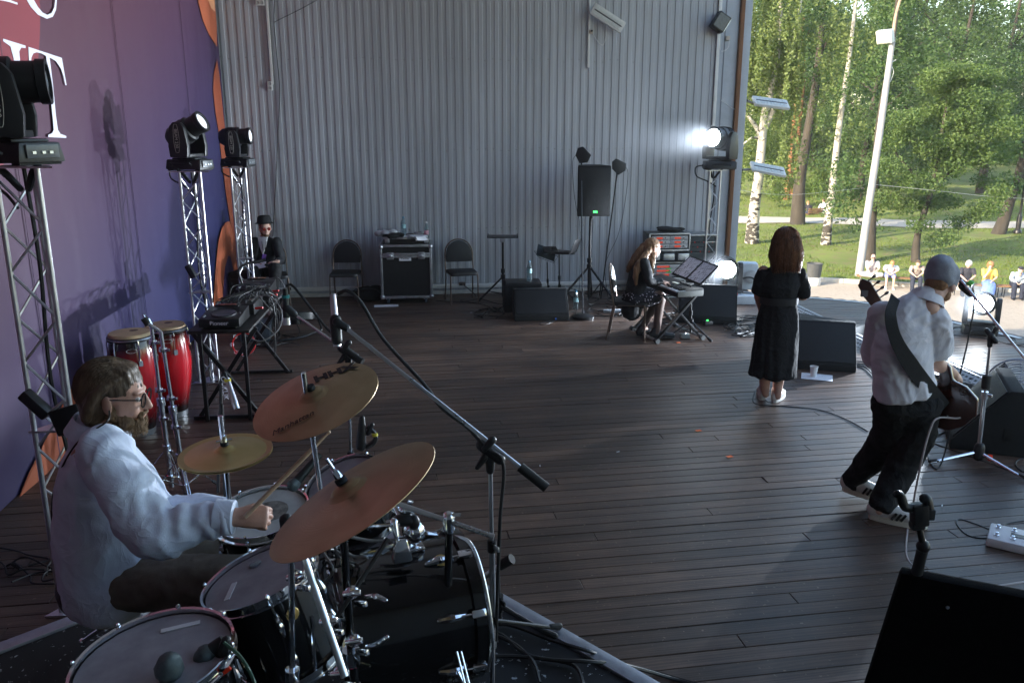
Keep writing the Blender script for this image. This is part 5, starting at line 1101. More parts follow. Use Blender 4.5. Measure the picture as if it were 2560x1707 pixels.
t, m_ = wall_box('junction_box', 1817, 97, .06, .06, .04, mat('beige_box'), 'beige junction box under the black floodlight', 'box'); ob('wire', MB().tube([(.02, -.02, -.02), (.0, -.03, -.14), (-.1, -.02, -.18), (-.12, .0, -.02)], .004, 5, m_, curve=5), WHITEP, t)
t, m_ = wall_box('wall_socket', 723, 720, .09, .06, .04, mat('grey_outlet'), 'grey socket low on the wall left of the empty chair', 'socket'); ob('plug', MB().box((.02, -.03, 0), (.035, .03, .035), m_), BLACK, t)
t, m_ = wall_box('wall_socket', 1155, 708, .10, .05, .05, mat('brown_socket', (.10, .07, .06), .6), 'dark socket low on the wall behind the second chair', 'socket'); ob('plug', MB().box((-.02, -.03, 0), (.035, .03, .035), m_), BLACK, t)
# hanging wires on the left of the wall
W_ = lambda L_, o=.03: [wp(*wall_s(*p), o) for p in L_]
tag(ob('hanging_cable', MB().tube(W_([(688, -20), (686, 60), (692, 130), (700, 230), (696, 330), (690, 460), (683, 590)]), .006, 6, curve=5), CABLE), 'black cable hanging down the wall above the seated man', 'cable')
tag(ob('hanging_cable', MB().tube(W_([(830, -20), (760, 20), (700, 50), (686, 58)]), .004, 6, curve=5), CABLE), 'thin black wire strung diagonally at the top left of the wall', 'cable')
tag(ob('hanging_cable', MB().tube(W_([(1800, 252), (1815, 262), (1835, 275), (1845, 272)], .05), .004, 6, curve=4), WHITEP), 'short white wire looping beside the timber post', 'cable')
# lamps and camera on the outer corner of the wall
ce = wp(S_END + .55, 0, -.02)
for px_, py_, tlt, lab in ((1927, 258, 6, 'upper grey LED panel on an arm outside the wall end'), (1920, 424, 10, 'lower grey LED panel on an arm outside the wall end')):
    c = A(px_, py_, 13.6); t = th('outdoor_lamp', lab, 'lamp', c, group='LED panels outside the wall end'); led_panel('', rot('Z', 12) @ rot('Y', tlt) @ rot('X', -50), t, L=.60, H=.20)
    ob('arm', MB().rod(c + V((-.28, .02, 0)), (ce.x, ce.y, c.z + .02), .018, 8), mat('dark_arm', (.05, .045, .04), .6), t, world=True)
c = A(1862, 95, 13.1); t = th('security_camera', 'small white security camera on the wall corner', 'camera', c); ob('housing', MB().tube([(-.03, 0, .01), (.06, -.05, -.01)], [.035, .038], 14).lathe([(.03, 0), (0, .002)], 12, frame((.062, -.051, -.0105), (.87, -.48, -.19)) @ rot('Y', 90)), WHITEP, t); ob('mount', MB().rod((-.03, 0, .01), (-.10, .02, .0), .02, 8).rod((-.1, .02, -.03), (-.1, .02, .03), .03, 8), WHITEP, t)
# ================================================================== things on the stage: left and back
# --- congas
def conga(label, base, h, r):
    t = th('conga', label, 'drum', base, group='pair of congas')
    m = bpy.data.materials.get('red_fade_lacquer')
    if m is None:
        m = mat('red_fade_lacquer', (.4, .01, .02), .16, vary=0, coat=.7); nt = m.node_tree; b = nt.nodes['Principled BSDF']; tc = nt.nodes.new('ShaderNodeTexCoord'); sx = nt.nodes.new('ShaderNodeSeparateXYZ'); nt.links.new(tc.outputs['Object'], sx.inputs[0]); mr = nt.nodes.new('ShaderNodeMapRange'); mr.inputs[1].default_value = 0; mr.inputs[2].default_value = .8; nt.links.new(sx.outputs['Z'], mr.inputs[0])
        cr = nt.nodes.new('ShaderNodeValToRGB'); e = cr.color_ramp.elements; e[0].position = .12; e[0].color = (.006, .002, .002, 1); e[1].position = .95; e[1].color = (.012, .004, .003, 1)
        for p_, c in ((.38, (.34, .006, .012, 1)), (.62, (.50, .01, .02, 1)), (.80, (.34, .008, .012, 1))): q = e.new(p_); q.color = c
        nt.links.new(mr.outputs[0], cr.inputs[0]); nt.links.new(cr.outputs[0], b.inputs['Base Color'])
    ob('shell', MB().lathe([(r * .62, 0), (r * .66, .0), (r * .80, h * .15), (r * 1.06, h * .42), (r * 1.15, h * .60), (r * 1.08, h * .80), (r * .97, h * .94), (r * .93, h * .955)], 36), m, t)
    ob('skin_head', MB().lathe([(0, h * 1.008), (r * .5, h * 1.006), (r * .95, h), (r * 1.0, h * .985), (r * 1.0, h * .965)], 36), mat('tan_skin_head', (.52, .36, .20), .55, vary=.14, scale=8), t)
    ob('skin_mark', MB().lathe([(.035, h * 1.0085), (0, h * 1.0095)], 14, tr(.02, .03, 0)), mat('brown_stamp', (.12, .07, .05), .7, vary=.3, scale=60), t)
    ob('rim', MB().lathe([(r * 1.0, h * .935), (r * 1.06, h * .935), (r * 1.07, h * .965), (r * 1.01, h * .972)], 36), BLKPAINT, t); ob('rim_edge', MB().ring(r * 1.055, .006, 40, 6, tr(0, 0, h * .955)), STEEL, t)
    for k in range(6):
        m2 = rot('Z', 60 * k + 12); ob('tuning_lug', MB().tube([(r * 1.07, 0, h * .95), (r * 1.12, 0, h * .90), (r * 1.12, 0, h * .80), (r * 1.16, 0, h * .76)], .006, 6, m2).box((r * 1.12, 0, h * .74), (.03, .03, .045), m2), CHROME, t)
    ob('logo_ring', MB().ring(.032, .003, 20, 6, rot('Z', -65) @ tr(r * 1.02, 0, h * .86) @ rot('Y', 80) @ M.Diagonal((.5, 1.2, 1, 1))), WHITEP, t)
    ob('foot_band', MB().lathe([(r * .65, 0), (r * .69, 0), (r * .72, .05), (r * .68, .05)], 30), STEEL, t)
    return t
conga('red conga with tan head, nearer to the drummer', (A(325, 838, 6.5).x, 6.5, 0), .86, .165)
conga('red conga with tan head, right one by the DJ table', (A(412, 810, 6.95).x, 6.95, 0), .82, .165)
for (bx_, by_), (tx, ty), Y, lab, rz in (((425, 1175), (378, 812), 5.35, 'left of two chrome stands without cymbals before the congas', 75), ((462, 1195), (402, 830), 5.2, 'right of two chrome stands without cymbals before the congas', 60)):
    b_ = A(bx_, by_, Y); s = stand('cymbal_stand', lab, (b_.x, Y, 0), A(tx, ty, Y), .26, .32, .015, CHROME, rz=rz)
    for f in (.25, .45, .62, .9): c = V((b_.x, Y, 0)).lerp(A(tx, ty, Y), f); ob('memory_lock', MB().rod(c - V((.006, 0, .014)), c + V((-.002, 0, .014)), .026, 10).box((.03, -.01, 0), (.03, .02, .018), tr(c)), CHROME, s, world=True, bev=.003)
    tp = A(tx, ty, Y)
    ob('tilter_arm', MB().rod(tp, A(tx - (8 if tx < 390 else 30), ty - (15 if tx < 390 else 20), Y), .012, 8), CHROME, s, world=True)
    if tx < 390:
        a_, b2_ = A(372, 812, Y), A(360, 795, Y); ob('felt_stack', MB().rod(a_, b2_, .024, 12), FELT, s, world=True)
        ob('wing_nut', MB().box((0, 0, .02), (.05, .012, .026), frame(b2_, V((-.4, 0, .9)), (0, 1, 0))), CHROME, s, world=True, bev=.004)
# --- DJ table with players and a mixer
dj = V((A(548, 815, 6.72).x, 6.72, 0)); dd = V((BD.x, BD.y, 0)); DA = math.degrees(math.atan2(BD.y, BD.x)) - 90
t = th('dj_table', 'narrow black folding table with crossed legs behind the congas', 'table', dj, DA)
ob('table_top', MB().box((0, .85, .815), (.50, 1.8, .025)), mat('black_board', (.016, .015, .015), .5, vary=.3), t, bev=.004)
for y in (.12, 1.5):
    for s in (-1, 1): ob('leg', MB().box((0, 0, 0), (.035, .035, .96), tr(s * -.0, y + (.02 if s > 0 else -.02), .41) @ rot('Y', s * 34)), BLKPAINT, t, bev=.003)
    ob('foot_bar', MB().box((0, y, .02), (.62, .04, .03)), BLKPAINT, t, bev=.004)
for x in (-.2, .2): ob('leg', MB().box((x * .9, .05, .41), (.03, .03, .80)), BLKPAINT, t, bev=.003)
DJB = mat('dj_plastic', (.014, .014, .015), .35, vary=.2); KN = mat('knob_rubber', (.03, .03, .03), .6); SIL = mat('pale_print', (.5, .48, .42), .6, vary=0)
def player(label, y0, name):
    q = tr(dj) @ rot('Z', DA) @ V((0, y0, .83)); t = th('media_player', label, 'music player', q, DA, 'DJ decks'); D = .40; Wd = .33
    ob('case', MB().add([(-Wd / 2, 0, .012), (Wd / 2, 0, .012), (Wd / 2, D, .012), (-Wd / 2, D, .012), (-Wd / 2, 0, .085), (Wd / 2, 0, .085), (Wd / 2, D, .12), (-Wd / 2, D, .12)], [(3, 2, 1, 0), (4, 5, 6, 7), (0, 1, 5, 4), (1, 2, 6, 5), (2, 3, 7, 6), (3, 0, 4, 7)]), DJB, t, bev=.006)
    for x in (-.12, .12):
        for y in (.04, .34): ob('foot', MB().lathe([(.02, 0), (.02, .014)], 10, tr(x, y, 0)), RUBBER, t)
    jm = tr(.01, .14, .094) @ rot('X', 5); ob('jog_wheel', MB().lathe([(.105, 0), (.105, .014), (.096, .018), (.088, .014), (.05, .014), (0, .014)], 36, jm), mat('jog_metal', (.12, .12, .13), .3, .7), t)
    for k in range(24): ob('jog_notch', MB().ell((.1005 * math.cos(k * .2618), .1005 * math.sin(k * .2618), .016), (.006, .006, .004), jm, 6, 4), DJB, t)
    ob('screen', MB().box((0, .33, .135), (.20, .09, .012), rot('X', 0)), DJB, t, bev=.003); ob('display', MB().box((0, .315, .146), (.15, .05, .002), tr(0, 0, 0)), mat('orange_brown_display', (.30, .09, .03), .25, vary=.4, scale=50), t)
    for k in range(4): ob('button', MB().lathe([(.011, 0), (.010, .006)], 10, tr(-.135, .06 + .04 * k, .092)), STEEL if k < 2 else KN, t)
    ob('fader', MB().box((.14, .16, .1), (.012, .022, .012)), STEEL, t)
    text('printed_mark', name, .048, tr(0, -.0035, .05) @ rot('X', 90), mat('letter_ink'), t, .0008); return t
player('front DJ player whose edge faces the camera', .0, 'Pioneer')
player('rear DJ player at the far end of the table', 1.32, 'Pioneer')
q = tr(dj) @ rot('Z', DA) @ V((.02, .48, .83)); t = th('dj_mixer', 'black DJ mixer crowded with knobs between the two players', 'mixer', q, DA)
ob('case', MB().box((0, .2, .06), (.34, .40, .10)), DJB, t, bev=.006); km_ = MB().lathe([(.010, 0), (.0085, .018), (0, .019)], 8); kme = None
for i in range(6):
    for j in range(6):
        if kme is None: o = ob('knob', km_, KN, t); kme = o.data
        else: o = bpy.data.objects.new('knob', kme); COL.objects.link(o); o.parent = t
        o.location = (-.13 + i * .052, .1 + j * .048, .11)
for i in range(4): ob('fader', MB().box((-.1 + i * .065, .04, .115), (.012, .022, .014)), STEEL, t)
q = tr(dj) @ rot('Z', DA) @ V((.12, .96, .83)); t = th('effects_box', 'small black effects box on the DJ table', 'mixer', q, DA); ob('case', MB().box((0, .12, .05), (.22, .24, .08)), DJB, t, bev=.005); text('printed_mark', 'Pioneer', .03, tr(.112, .12, .05) @ rot('Z', 90) @ rot('X', 90), mat('letter_ink'), t, .0006)
for i in range(3): ob('knob', MB().lathe([(.014, 0), (.012, .02), (0, .021)], 10, tr(-.06 + i * .06, .12, .09)), KN, t)
# cables spilling over the table
def cable(name, label, pts, r=.007, mt=CABLE, cat='cable', group='loose cables', cv=6): return tag(ob(name, MB().tube([V(p) for p in pts], r, 6, curve=cv), mt), label, cat, group)
Tp = lambda x, y, z: tr(dj) @ rot('Z', DA) @ V((x, y, z))
GREYC = mat('grey_cable', (.20, .20, .20), .5)
cable('looped_cable', 'grey cable looping off the right side of the DJ table', [Tp(.1, .55, .95), Tp(.3, .55, 1.0), Tp(.42, .5, .88), Tp(.40, .45, .72), Tp(.25, .4, .62), Tp(.12, .38, .68)], .006, GREYC)
cable('looped_cable', 'grey cable arching over the rear DJ player', [Tp(.05, 1.4, .98), Tp(.25, 1.35, 1.02), Tp(.34, 1.2, .92), Tp(.28, 1.1, .86), Tp(.16, 1.0, .9)], .006, GREYC)
for i in range(7):
    a_ = random.uniform(.2, 1.2); pts = [Tp(random.uniform(-.15, .15), a_, .96), Tp(random.uniform(-.1, .25), a_ + .2, 1.0 + random.uniform(0, .04)), Tp(random.uniform(.05, .3), a_ + random.uniform(-.1, .4), .97), Tp(.28, a_ + .3, random.uniform(.6, .9)), Tp(.24, a_ + .35, random.uniform(.3, .6))]
    cable('patch_cable', ['black patch cable draped across the DJ mixer', 'black patch cable drooping from the DJ table edge'][i % 2], pts, .006, group='patch cables on the DJ table')
for i, (x, y) in enumerate(((.20, .48), (.22, 1.08), (.2, 1.28))): tag(ob('red_plug', MB().rod(Tp(x, y, .9), Tp(x + .07, y - .02, .91), .010, 8), REDP), ['red cable plug at the front DJ player', 'red cable plug at the middle of the DJ table', 'red cable plug at the rear DJ player'][i], 'plug', 'red plugs')
tag(ob('gooseneck_lamp', MB().tube([Tp(-.12, 1.45, .95), Tp(-.14, 1.45, 1.08), Tp(-.08, 1.48, 1.14), Tp(.1, 1.55, 1.17)], [.012, .012, .012, .016], 8, curve=5), BLACK), 'small black gooseneck lamp bent over the DJ table', 'lamp')
# --- things on the floor by the table
p = G(612, 888); t = th('tambourine', 'red tambourine leaning under the DJ table', 'tambourine', p); tmx = tr(0, 0, .13) @ rot('Z', 12) @ rot('X', 74)
ob('frame', MB().lathe([(.115, -.02), (.128, -.02), (.128, .02), (.115, .02), (.115, -.02)], 32, tmx), REDP, t)
for k in range(8): a_ = 2 * math.pi * k / 8; ob('jingle', MB().lathe([(.0, -.004), (.024, -.004), (.024, .004), (0, .004)], 12, tmx @ tr(.122 * math.cos(a_), .122 * math.sin(a_), 0)), CHROME, t)
p = G(625, 862); t = th('plastic_tub', 'grey blue plastic tub on the floor behind the DJ table', 'tub', p + V((0, .25, 0)), 10); ob('tub', MB().box((0, 0, .11), (.34, .26, .22), taper=(1.12, 1.12)), mat('blue_grey_tub', (.07, .085, .105), .5, vary=.15), t, bev=.02); ob('rim', MB().box((0, 0, .222), (.40, .31, .018)), mat('blue_grey_tub'), t, bev=.006)
p = G(742, 836); t = th('floor_fan', 'black floor fan tilted to face the ceiling on a tube stand', 'fan', p)
FN = mat('fan_black', (.014, .014, .016), .4); fmx = tr(0, 0, .23) @ rot('Z', 15) @ rot('X', -14); m_ = MB()
for k in range(7): m_.ring(.05 + k * .033, .003, 36, 5, fmx @ tr(0, 0, .05 - .004 * k))
for k in range(16): a_ = 2 * math.pi * k / 16; m_.rod((.03 * math.cos(a_), .03 * math.sin(a_), .055), (.25 * math.cos(a_), .25 * math.sin(a_), .025), .0025, 5, fmx)
ob('guard', m_, FN, t); ob('housing', MB().lathe([(.24, -.05), (.255, -.05), (.258, .03), (.245, .03), (.24, -.05)], 36, fmx), FN, t); ob('motor', MB().lathe([(.0, -.10), (.06, -.10), (.07, -.03), (.05, .02), (0, .03)], 18, fmx), FN, t)
for k in range(3): ob('blade', MB().add([(.05, -.03, .0), (.22, -.07, .012), (.22, .06, -.015), (.05, .03, -.01)], [(0, 1, 2, 3)], fmx @ rot('Z', 120 * k)), mat('fan_blade', (.07, .07, .08), .4), t)
ob('tube_stand', MB().tube([(-.26, .0, .24), (-.27, .0, .16), (-.20, -.08, .03), (-.22, -.30, .015), (.05, -.22, .015), (.20, -.05, .02), (.30, .06, .03), (.27, .0, .16), (.26, 0, .24)], .013, 8, rot('Z', 15), curve=4), FN, t)
cable('floor_cable', 'thin black power lead of the floor fan', [p + V((0, 0, .15)), p + V((.06, -.1, .05)), p + V((.02, -.35, .008)), p + V((-.3, -.3, .008)), p + V((-.6, -.1, .008))], .006)
# --- chairs
BLKL = mat('black_vinyl', (.017, .017, .019), .5, vary=.25, bump=.12, bscale=90); CTUBE = mat('worn_bronze_tube', (.16, .12, .10), .35, .8, vary=.3)
def chair(label, loc, rz, back=BLKL):
    """seat faces local -Y"""
    t = th('chair', label, 'chair', loc, rz, 'black stacking chairs')
    pts = [(-.19 + .38 * i / 6, 0) for i in range(7)]
    ob('seat', MB().prism([(-.20, -.20), (-.16, -.225), (.16, -.225), (.20, -.20), (.205, .15), (.17, .19), (-.17, .19), (-.205, .15)], .05, tr(0, 0, .415)), BLKL, t, bev=.018)
    ar = [(-.19, 0), (.19, 0), (.195, .10)] + [(.19 * math.cos(R(a)), .11 + .20 * math.sin(R(a))) for a in range(0, 181, 15)] + [(-.195, .10)]
    ob('backrest', MB().prism(ar, .028, tr(0, .205, .56) @ rot('X', 82)), back, t, bev=.012)
    for s in (-1, 1):
        ob('leg', MB().tube([(s * .20, -.20, .0), (s * .195, -.19, .40), (s * .19, -.15, .425), (s * .195, .12, .425)], .0105, 8, curve=4), CTUBE, t)
        ob('leg', MB().tube([(s * .205, .25, .0), (s * .20, .18, .41)], .0105, 8), CTUBE, t)
    bk = [(-.205, .17, .41), (-.203, .205, .60)] + [(-.203 * math.cos(R(a)), .22 + .03 * math.sin(R(a)), .68 + .205 * math.sin(R(a))) for a in range(0, 181, 15)] + [(.203, .205, .60), (.205, .17, .41)]
    ob('back_frame', MB().tube(bk, .0105, 8), CTUBE, t); return t
c1p = (G(824, 764) + G(901, 764)) / 2; ch = chair('empty black chair between the seated man and the flight case', (c1p.x, c1p.y + .16, 0), 2)
c2p = (G(1117, 763) + G(1190, 758)) / 2; ch2 = dup(ch, (c2p.x + .0, c2p.y + .17, 0), 14, 'empty black chair right of the flight case')
hm_p = V((A(672, 700, 11.45).x, 11.45, 0)); ch3 = dup(ch, hm_p + V((.03, .12, 0)), 18, 'black chair under the seated man in a hat')
# the dark bag or amplifier left of the seated man
p = A(575, 720, 11.3); t = th('black_amplifier', 'black box shaped amplifier in the corner by the backdrop', 'amplifier', (-3.72, 11.4, 0), -5); ob('cabinet', MB().box((0, 0, .27), (.34, .3, .52)), CARPET, t, bev=.02); ob('grille', MB().box((0, -.152, .25), (.28, .01, .40)), GRILLE, t, bev=.004); ob('handle', MB().tube([(-.08, 0, .53), (-.07, 0, .57), (.07, 0, .57), (.08, 0, .53)], .009, 6), BLACK, t)
# --- flight case
fc = V((A(1018, 750, 11.72).x, 11.72, 0)); t = th('flight_case', 'black flight case with metal edges on castors against the wall', 'case', fc, 5); PLY = mat('black_laminate', (.014, .014, .015), .45, vary=.3, scale=18); EDG = mat('zinc_edge', (.42, .43, .45), .38, .85, vary=.25, scale=15)
Wd, D, z0, z1 = .70, .55, .10, .84
ob('body_panel', MB().box((0, D / 2, (z0 + .68) / 2), (Wd - .02, D - .02, .68 - z0)), PLY, t, sm=0); ob('lid_panel', MB().box((0, D / 2, .77), (Wd - .02, D - .02, .13)), PLY, t, sm=0)
for x in (-Wd / 2, Wd / 2):
    for y in (0, D): ob('edge_rail', MB().box((x, y, (z0 + z1) / 2), (.035, .035, z1 - z0)), EDG, t, bev=.006)
for z in (z0, .685, .72, z1):
    for y in (0, D): ob('edge_rail', MB().box((0, y + (.002 if y else -.002), z), (Wd, .034, .030 if z in (.685, .72) else .036)), EDG, t, bev=.005)
    for x in (-Wd / 2, Wd / 2): ob('edge_rail', MB().box((x * 1.002, D / 2, z), (.034, D, .030)), EDG, t, bev=.005)
for x in (-.22, .22): ob('butterfly_latch', MB().box((x, -.022, .70), (.10, .014, .10)), EDG, t, bev=.012); 
for x in (-.22, .22): ob('latch_wing', MB().ell((x, -.034, .70), (.03, .008, .022)), STEEL, t)
for x in (-1, 1):
    for z in (z0 + .01, z1 - .01): ob('ball_corner', MB().ell((x * Wd / 2, -.005, z), .034), EDG, t)
    for y in (.06, D - .06): cw = ob('castor', MB().lathe([(.0, -.018), (.045, -.018), (.05, 0), (.045, .018), (0, .018)], 18, tr(x * .27, y, .05) @ rot('Y', 90)), mat('blue_grey_wheel', (.10, .12, .15), .5), t); ob('castor_fork', MB().box((x * .27, y, .078), (.06, .06, .04), taper=(1.1, 1.2)), STEEL, t, bev=.006)
ob('name_label', MB().box((-.01, -.006, .655), (.17, .004, .06)), PAPER, t); text('printed_mark', 'CanGás', .034, tr(-.012, -.0095, .656) @ rot('X', 90), mat('black_ink', (.01, .01, .012), .7, vary=0), t, .0005)
# on the case: a shallow lid, cloths, papers, bottles, a tape roll
fz = lambda x, y, z: tr(fc) @ rot('Z', 5) @ V((x, y, z))
t = th('case_tray', 'shallow metal edged tray lying on the flight case', 'tray', fz(.0, .27, .858), 5); ob('tray', MB().box((0, 0, .05), (.62, .44, .09)), PLY, t, bev=.004); 
for y in (-.22, .22): ob('edge_rail', MB().box((0, y, .085), (.64, .03, .03)), EDG, t, bev=.005)
for x in (-.26, .30): ob('latch', MB().box((x, -.235, .05), (.07, .014, .07)), EDG, t, bev=.008)
def heap(name, label, c, r_, mt, cat, seed, vox=.012):
    m_ = MB()
    for k in range(7): m_.ell((random.gauss(0, r_[0] * .4), random.gauss(0, r_[1] * .4), r_[2] * .5 * random.uniform(.6, 1.3)), (r_[0] * random.uniform(.35, .6), r_[1] * random.uniform(.35, .6), r_[2] * .5))
    me = remesh(m_, vox, 3); cloth(me, .010, 16, seed); o = ob(name, me, mt, sm=180); o.location = c; return tag(o, label, cat)
heap('folded_cloth', 'crumpled white cloth bundle on the flight case', fz(-.20, .2, .95), (.16, .10, .09), mat('white_cloth', (.55, .56, .58), .9, bump=.2), 'cloth', 1)
heap('dark_gloves', 'crumpled black cloth in front on the flight case', fz(-.22, .04, .94), (.14, .07, .07), mat('black_fabric'), 'cloth', 2)
for i, (x, y, rz_) in enumerate(((.06, .12, 12), (.17, .09, -18))):
    vs = [(a_ * .10, b_ * .145, .004 + .008 * math.sin(a_ * 2 + b_ * 3 + i) - (.05 if (b_ < -.7) else 0)) for a_ in np.linspace(-1, 1, 7) for b_ in np.linspace(-1, 1, 7)]
    m_ = MB().add(vs, [(7 * a_ + b_, 7 * a_ + b_ + 1, 7 * a_ + b_ + 8, 7 * a_ + b_ + 7) for a_ in range(6) for b_ in range(6)]); o = ob('paper_sheet', m_, PAPER); o.location = fz(x, y, .955 + .012 * i); o.rotation_euler = (0, 0, R(rz_ + 60)); tag(o, ['sheet of paper lying flat on the flight case', 'sheet of paper drooping over the front of the flight case'][i], 'paper', 'papers')
PET = mat('clear_pet', (.80, .93, .95), .08, vary=0, trans=.95, ior=1.33); CAPB = mat('blue_cap', (.05, .25, .4), .4)
def bottle(label, loc, h=.24, r=.033, lab=(.35, .6, .62), cap=CAPB):
    t = th('bottle', label, 'bottle', loc, group='water bottles'); ob('flask', MB().lathe([(0, .002), (r * .9, 0), (r, .012), (r, h * .28), (r * .93, h * .33), (r, h * .38), (r, h * .62), (r * .85, h * .74), (r * .42, h * .88), (r * .40, h * .94), (r * .38, h * .945), (r * .38, h * .89), (r * .8, h * .73), (r * .94, h * .6), (r * .94, .015), (0, .01)], 20), PET, t)
    ob('cap', MB().lathe([(r * .46, h * .935), (r * .46, h), (0, h)], 14), cap, t); ob('wrap_label', MB().lathe([(r * 1.01, h * .40), (r * 1.01, h * .60)], 20), mat('label_' + str(lab), lab, .6, vary=.3, scale=30), t); return t
bottle('water bottle with teal label standing on the flight case', fz(-.03, .24, .955), .27, .036)
bottle('small bottle with pink contents at the right end of the flight case', fz(.30, .14, .86), .30, .033, (.65, .35, .42), WHITEP)
o = ob('tape_roll', MB().lathe([(.035, 0), (.06, 0), (.06, .05), (.035, .05), (.035, 0)], 24), mat('grey_tape', (.3, .3, .31), .5)); o.location = fz(.18, .24, .955); tag(o, 'roll of grey tape on the flight case', 'tape roll')
p = G(966, 765); t = ob('floor_paper', MB().box((0, 0, .004), (.34, .15, .002)), PAPER); t.location = p; t.rotation_euler = (0, 0, R(8)); tag(t, 'white sheet of paper on the floor before the flight case', 'paper', 'papers')
t = th('gym_bag', 'limp black bag on the floor left of the flight case', 'bag', (fc.x - .58, fc.y + .25, 0)); me = MB().ell((0, 0, .10), (.26, .15, .11)).ell((.1, .02, .13), (.12, .1, .09)); me = remesh(me, .015, 3); cloth(me, .014, 11, 5); ob('bag', me, mat('black_fabric'), t, sm=180); ob('strap', MB().tube([(-.2, -.1, .1), (-.1, -.14, .2), (.1, -.14, .2), (.2, -.1, .1)], .010, 6, curve=4), CABLE, t)
# --- tripod stands along the wall
def tripod(t, base, top, spread, hub, r=.017, mt=BLKPAINT, rz=30):
    base, top = V(base), V(top); w = dict(world=True); ob('pole', MB().rod(base + V((0, 0, .06)), base.lerp(top, .5), r * 1.2, 10).rod(base.lerp(top, .45), top, r, 10), mt, t, **w)
    ob('hub', MB().rod(base + V((0, 0, hub - .03)), base + V((0, 0, hub + .03)), r * 2.1, 10), mt, t, **w); ob('clutch_knob', MB().rod(base.lerp(top, .5) - V((0, 0, .03)), base.lerp(top, .5) + V((0, 0, .03)), r * 1.9, 10), mt, t, **w)
    for k in range(3):
        a_ = R(rz + 120 * k); f = base + V((spread * math.cos(a_), spread * math.sin(a_), .012)); ob('leg', MB().rod(base + V((0, 0, hub)), f, r * .85, 8).rod(base + V((0, 0, .1)), (base + V((0, 0, hub))).lerp(f, .6), r * .5, 6), mt, t, **w); ob('rubber_foot', MB().limb([f, f + (base + V((0, 0, hub)) - f).normalized() * .05], [.018, .016], 8), RUBBER, t, **w)
b_ = V((A(1258, 740, 11.95).x, 11.95, 0)); tp = A(1257, 600, 11.95); t = th('tray_stand', 'black tripod stand with a flat tray left of the stacked monitors', 'stand', b_); tripod(t, b_, tp, .36, .36, rz=70); ob('tray', MB().box((0, 0, 0), (.44, .30, .012), tr(tp + V((0, 0, .05)))).box((-.215, 0, .012), (.012, .30, .03), tr(tp + V((0, 0, .05)))).box((.215, 0, .012), (.012, .30, .03), tr(tp + V((0, 0, .05)))), BLKPAINT, t, world=True); ob('tray_mount', MB().box((0, 0, 0), (.09, .07, .06), tr(tp)), STEEL, t, world=True, bev=.006)
b_ = V((A(1371, 720, 12.05).x, 12.05, 0)); tp = A(1368, 655, 12.05); t = th('music_stand', 'folding music stand with a dark sheet desk beside the laptop', 'music stand', b_); tripod(t, b_, tp, .20, .18, .009, rz=0); dm = frame(A(1365, 632, 12.0), (.9, .1, -.35), (.0, -.6, .8)); ob('desk', MB().box((0, 0, 0), (.28, .22, .012), dm @ rot('Z', 0)), mat('teal_dark_desk', (.035, .05, .06), .5, vary=.2), t, world=True); ob('desk_wires', MB().tube([dm @ V((-.18, -.05, 0)), dm @ V((-.1, -.14, 0)), dm @ V((.14, -.14, 0)), dm @ V((.19, .02, 0))], .004, 5).rod(dm @ V((-.18, -.05, 0)), dm @ V((.19, .02, 0)), .004, 5), BLKPAINT, t, world=True)
b_ = V((A(1399, 722, 11.9).x, 11.9, 0)); tp = A(1398, 634, 11.9); t = th('laptop_stand', 'slim black stand carrying a laptop before the tall loudspeaker', 'stand', b_); tripod(t, b_, tp, .24, .22, .011, rz=20); ob('plate', MB().box((.05, 0, .008), (.34, .24, .012), tr(tp)), BLKPAINT, t, world=True)
t = th('laptop', 'open dark laptop on the slim stand', 'laptop', tp + V((.05, 0, .016)), -30); ob('keyboard_base', MB().box((0, 0, .011), (.32, .22, .020)), BLACK, t, bev=.004); ob('lid', MB().box((0, 0, .10), (.006, .22, .21), tr(.17, 0, .015) @ rot('Y', 22)), BLACK, t, bev=.003)
t = th('small_mixer', 'small black device left of the laptop', 'device', tp + V((-.13, 0, .016)), 10); ob('case', MB().add([(-.1, -.07, 0), (.1, -.07, 0), (.1, .07, 0), (-.1, .07, 0), (-.1, -.07, .03), (.1, -.07, .03), (.1, .07, .08), (-.1, .07, .08)], [(3, 2, 1, 0), (4, 5, 6, 7), (0, 1, 5, 4), (1, 2, 6, 5), (2, 3, 7, 6), (3, 0, 4, 7)]), BLACK, t, bev=.006); ob('knob', MB().lathe([(.01, 0), (.008, .02)], 8, tr(.03, .0, .055)), KN, t)
# --- loudspeaker on its tripod, two antennas
b_ = V((A(1472, 745, 11.9).x, 11.9, 0)); tp = A(1476, 545, 11.9); t = th('speaker_tripod', 'black tripod holding the tall loudspeaker', 'stand', b_); tripod(t, b_, tp, .50, .52, .020, rz=200)
sp = A(1480, 476, 11.9); t = th('loudspeaker', 'black loudspeaker on a tripod with a green light before the wall', 'loudspeaker', (sp.x, sp.y, A(1480, 538, 11.9).z), 4); hS = A(1480, 414, 11.75).z - A(1480, 538, 11.9).z
ob('cabinet', MB().prism([(-.235, -.19), (.235, -.19), (.17, .20), (-.17, .20)], hS), CARPET, t, bev=.018); ob('grille', MB().box((0, -.194, hS / 2), (.44, .012, hS - .05)), GRILLE, t, bev=.006); ob('power_light', MB().box((.02, -.203, .065), (.055, .006, .026)), mat('green_led', (.02, .5, .05), .4, vary=0, emit=(.05, .9, .12), es=1.5), t); ob('pole_cup', MB().rod((0, 0, -.05), (0, 0, .0), .03, 12), BLACK, t)
ANT = mat('antenna_black', (.02, .022, .025), .5, vary=.2)
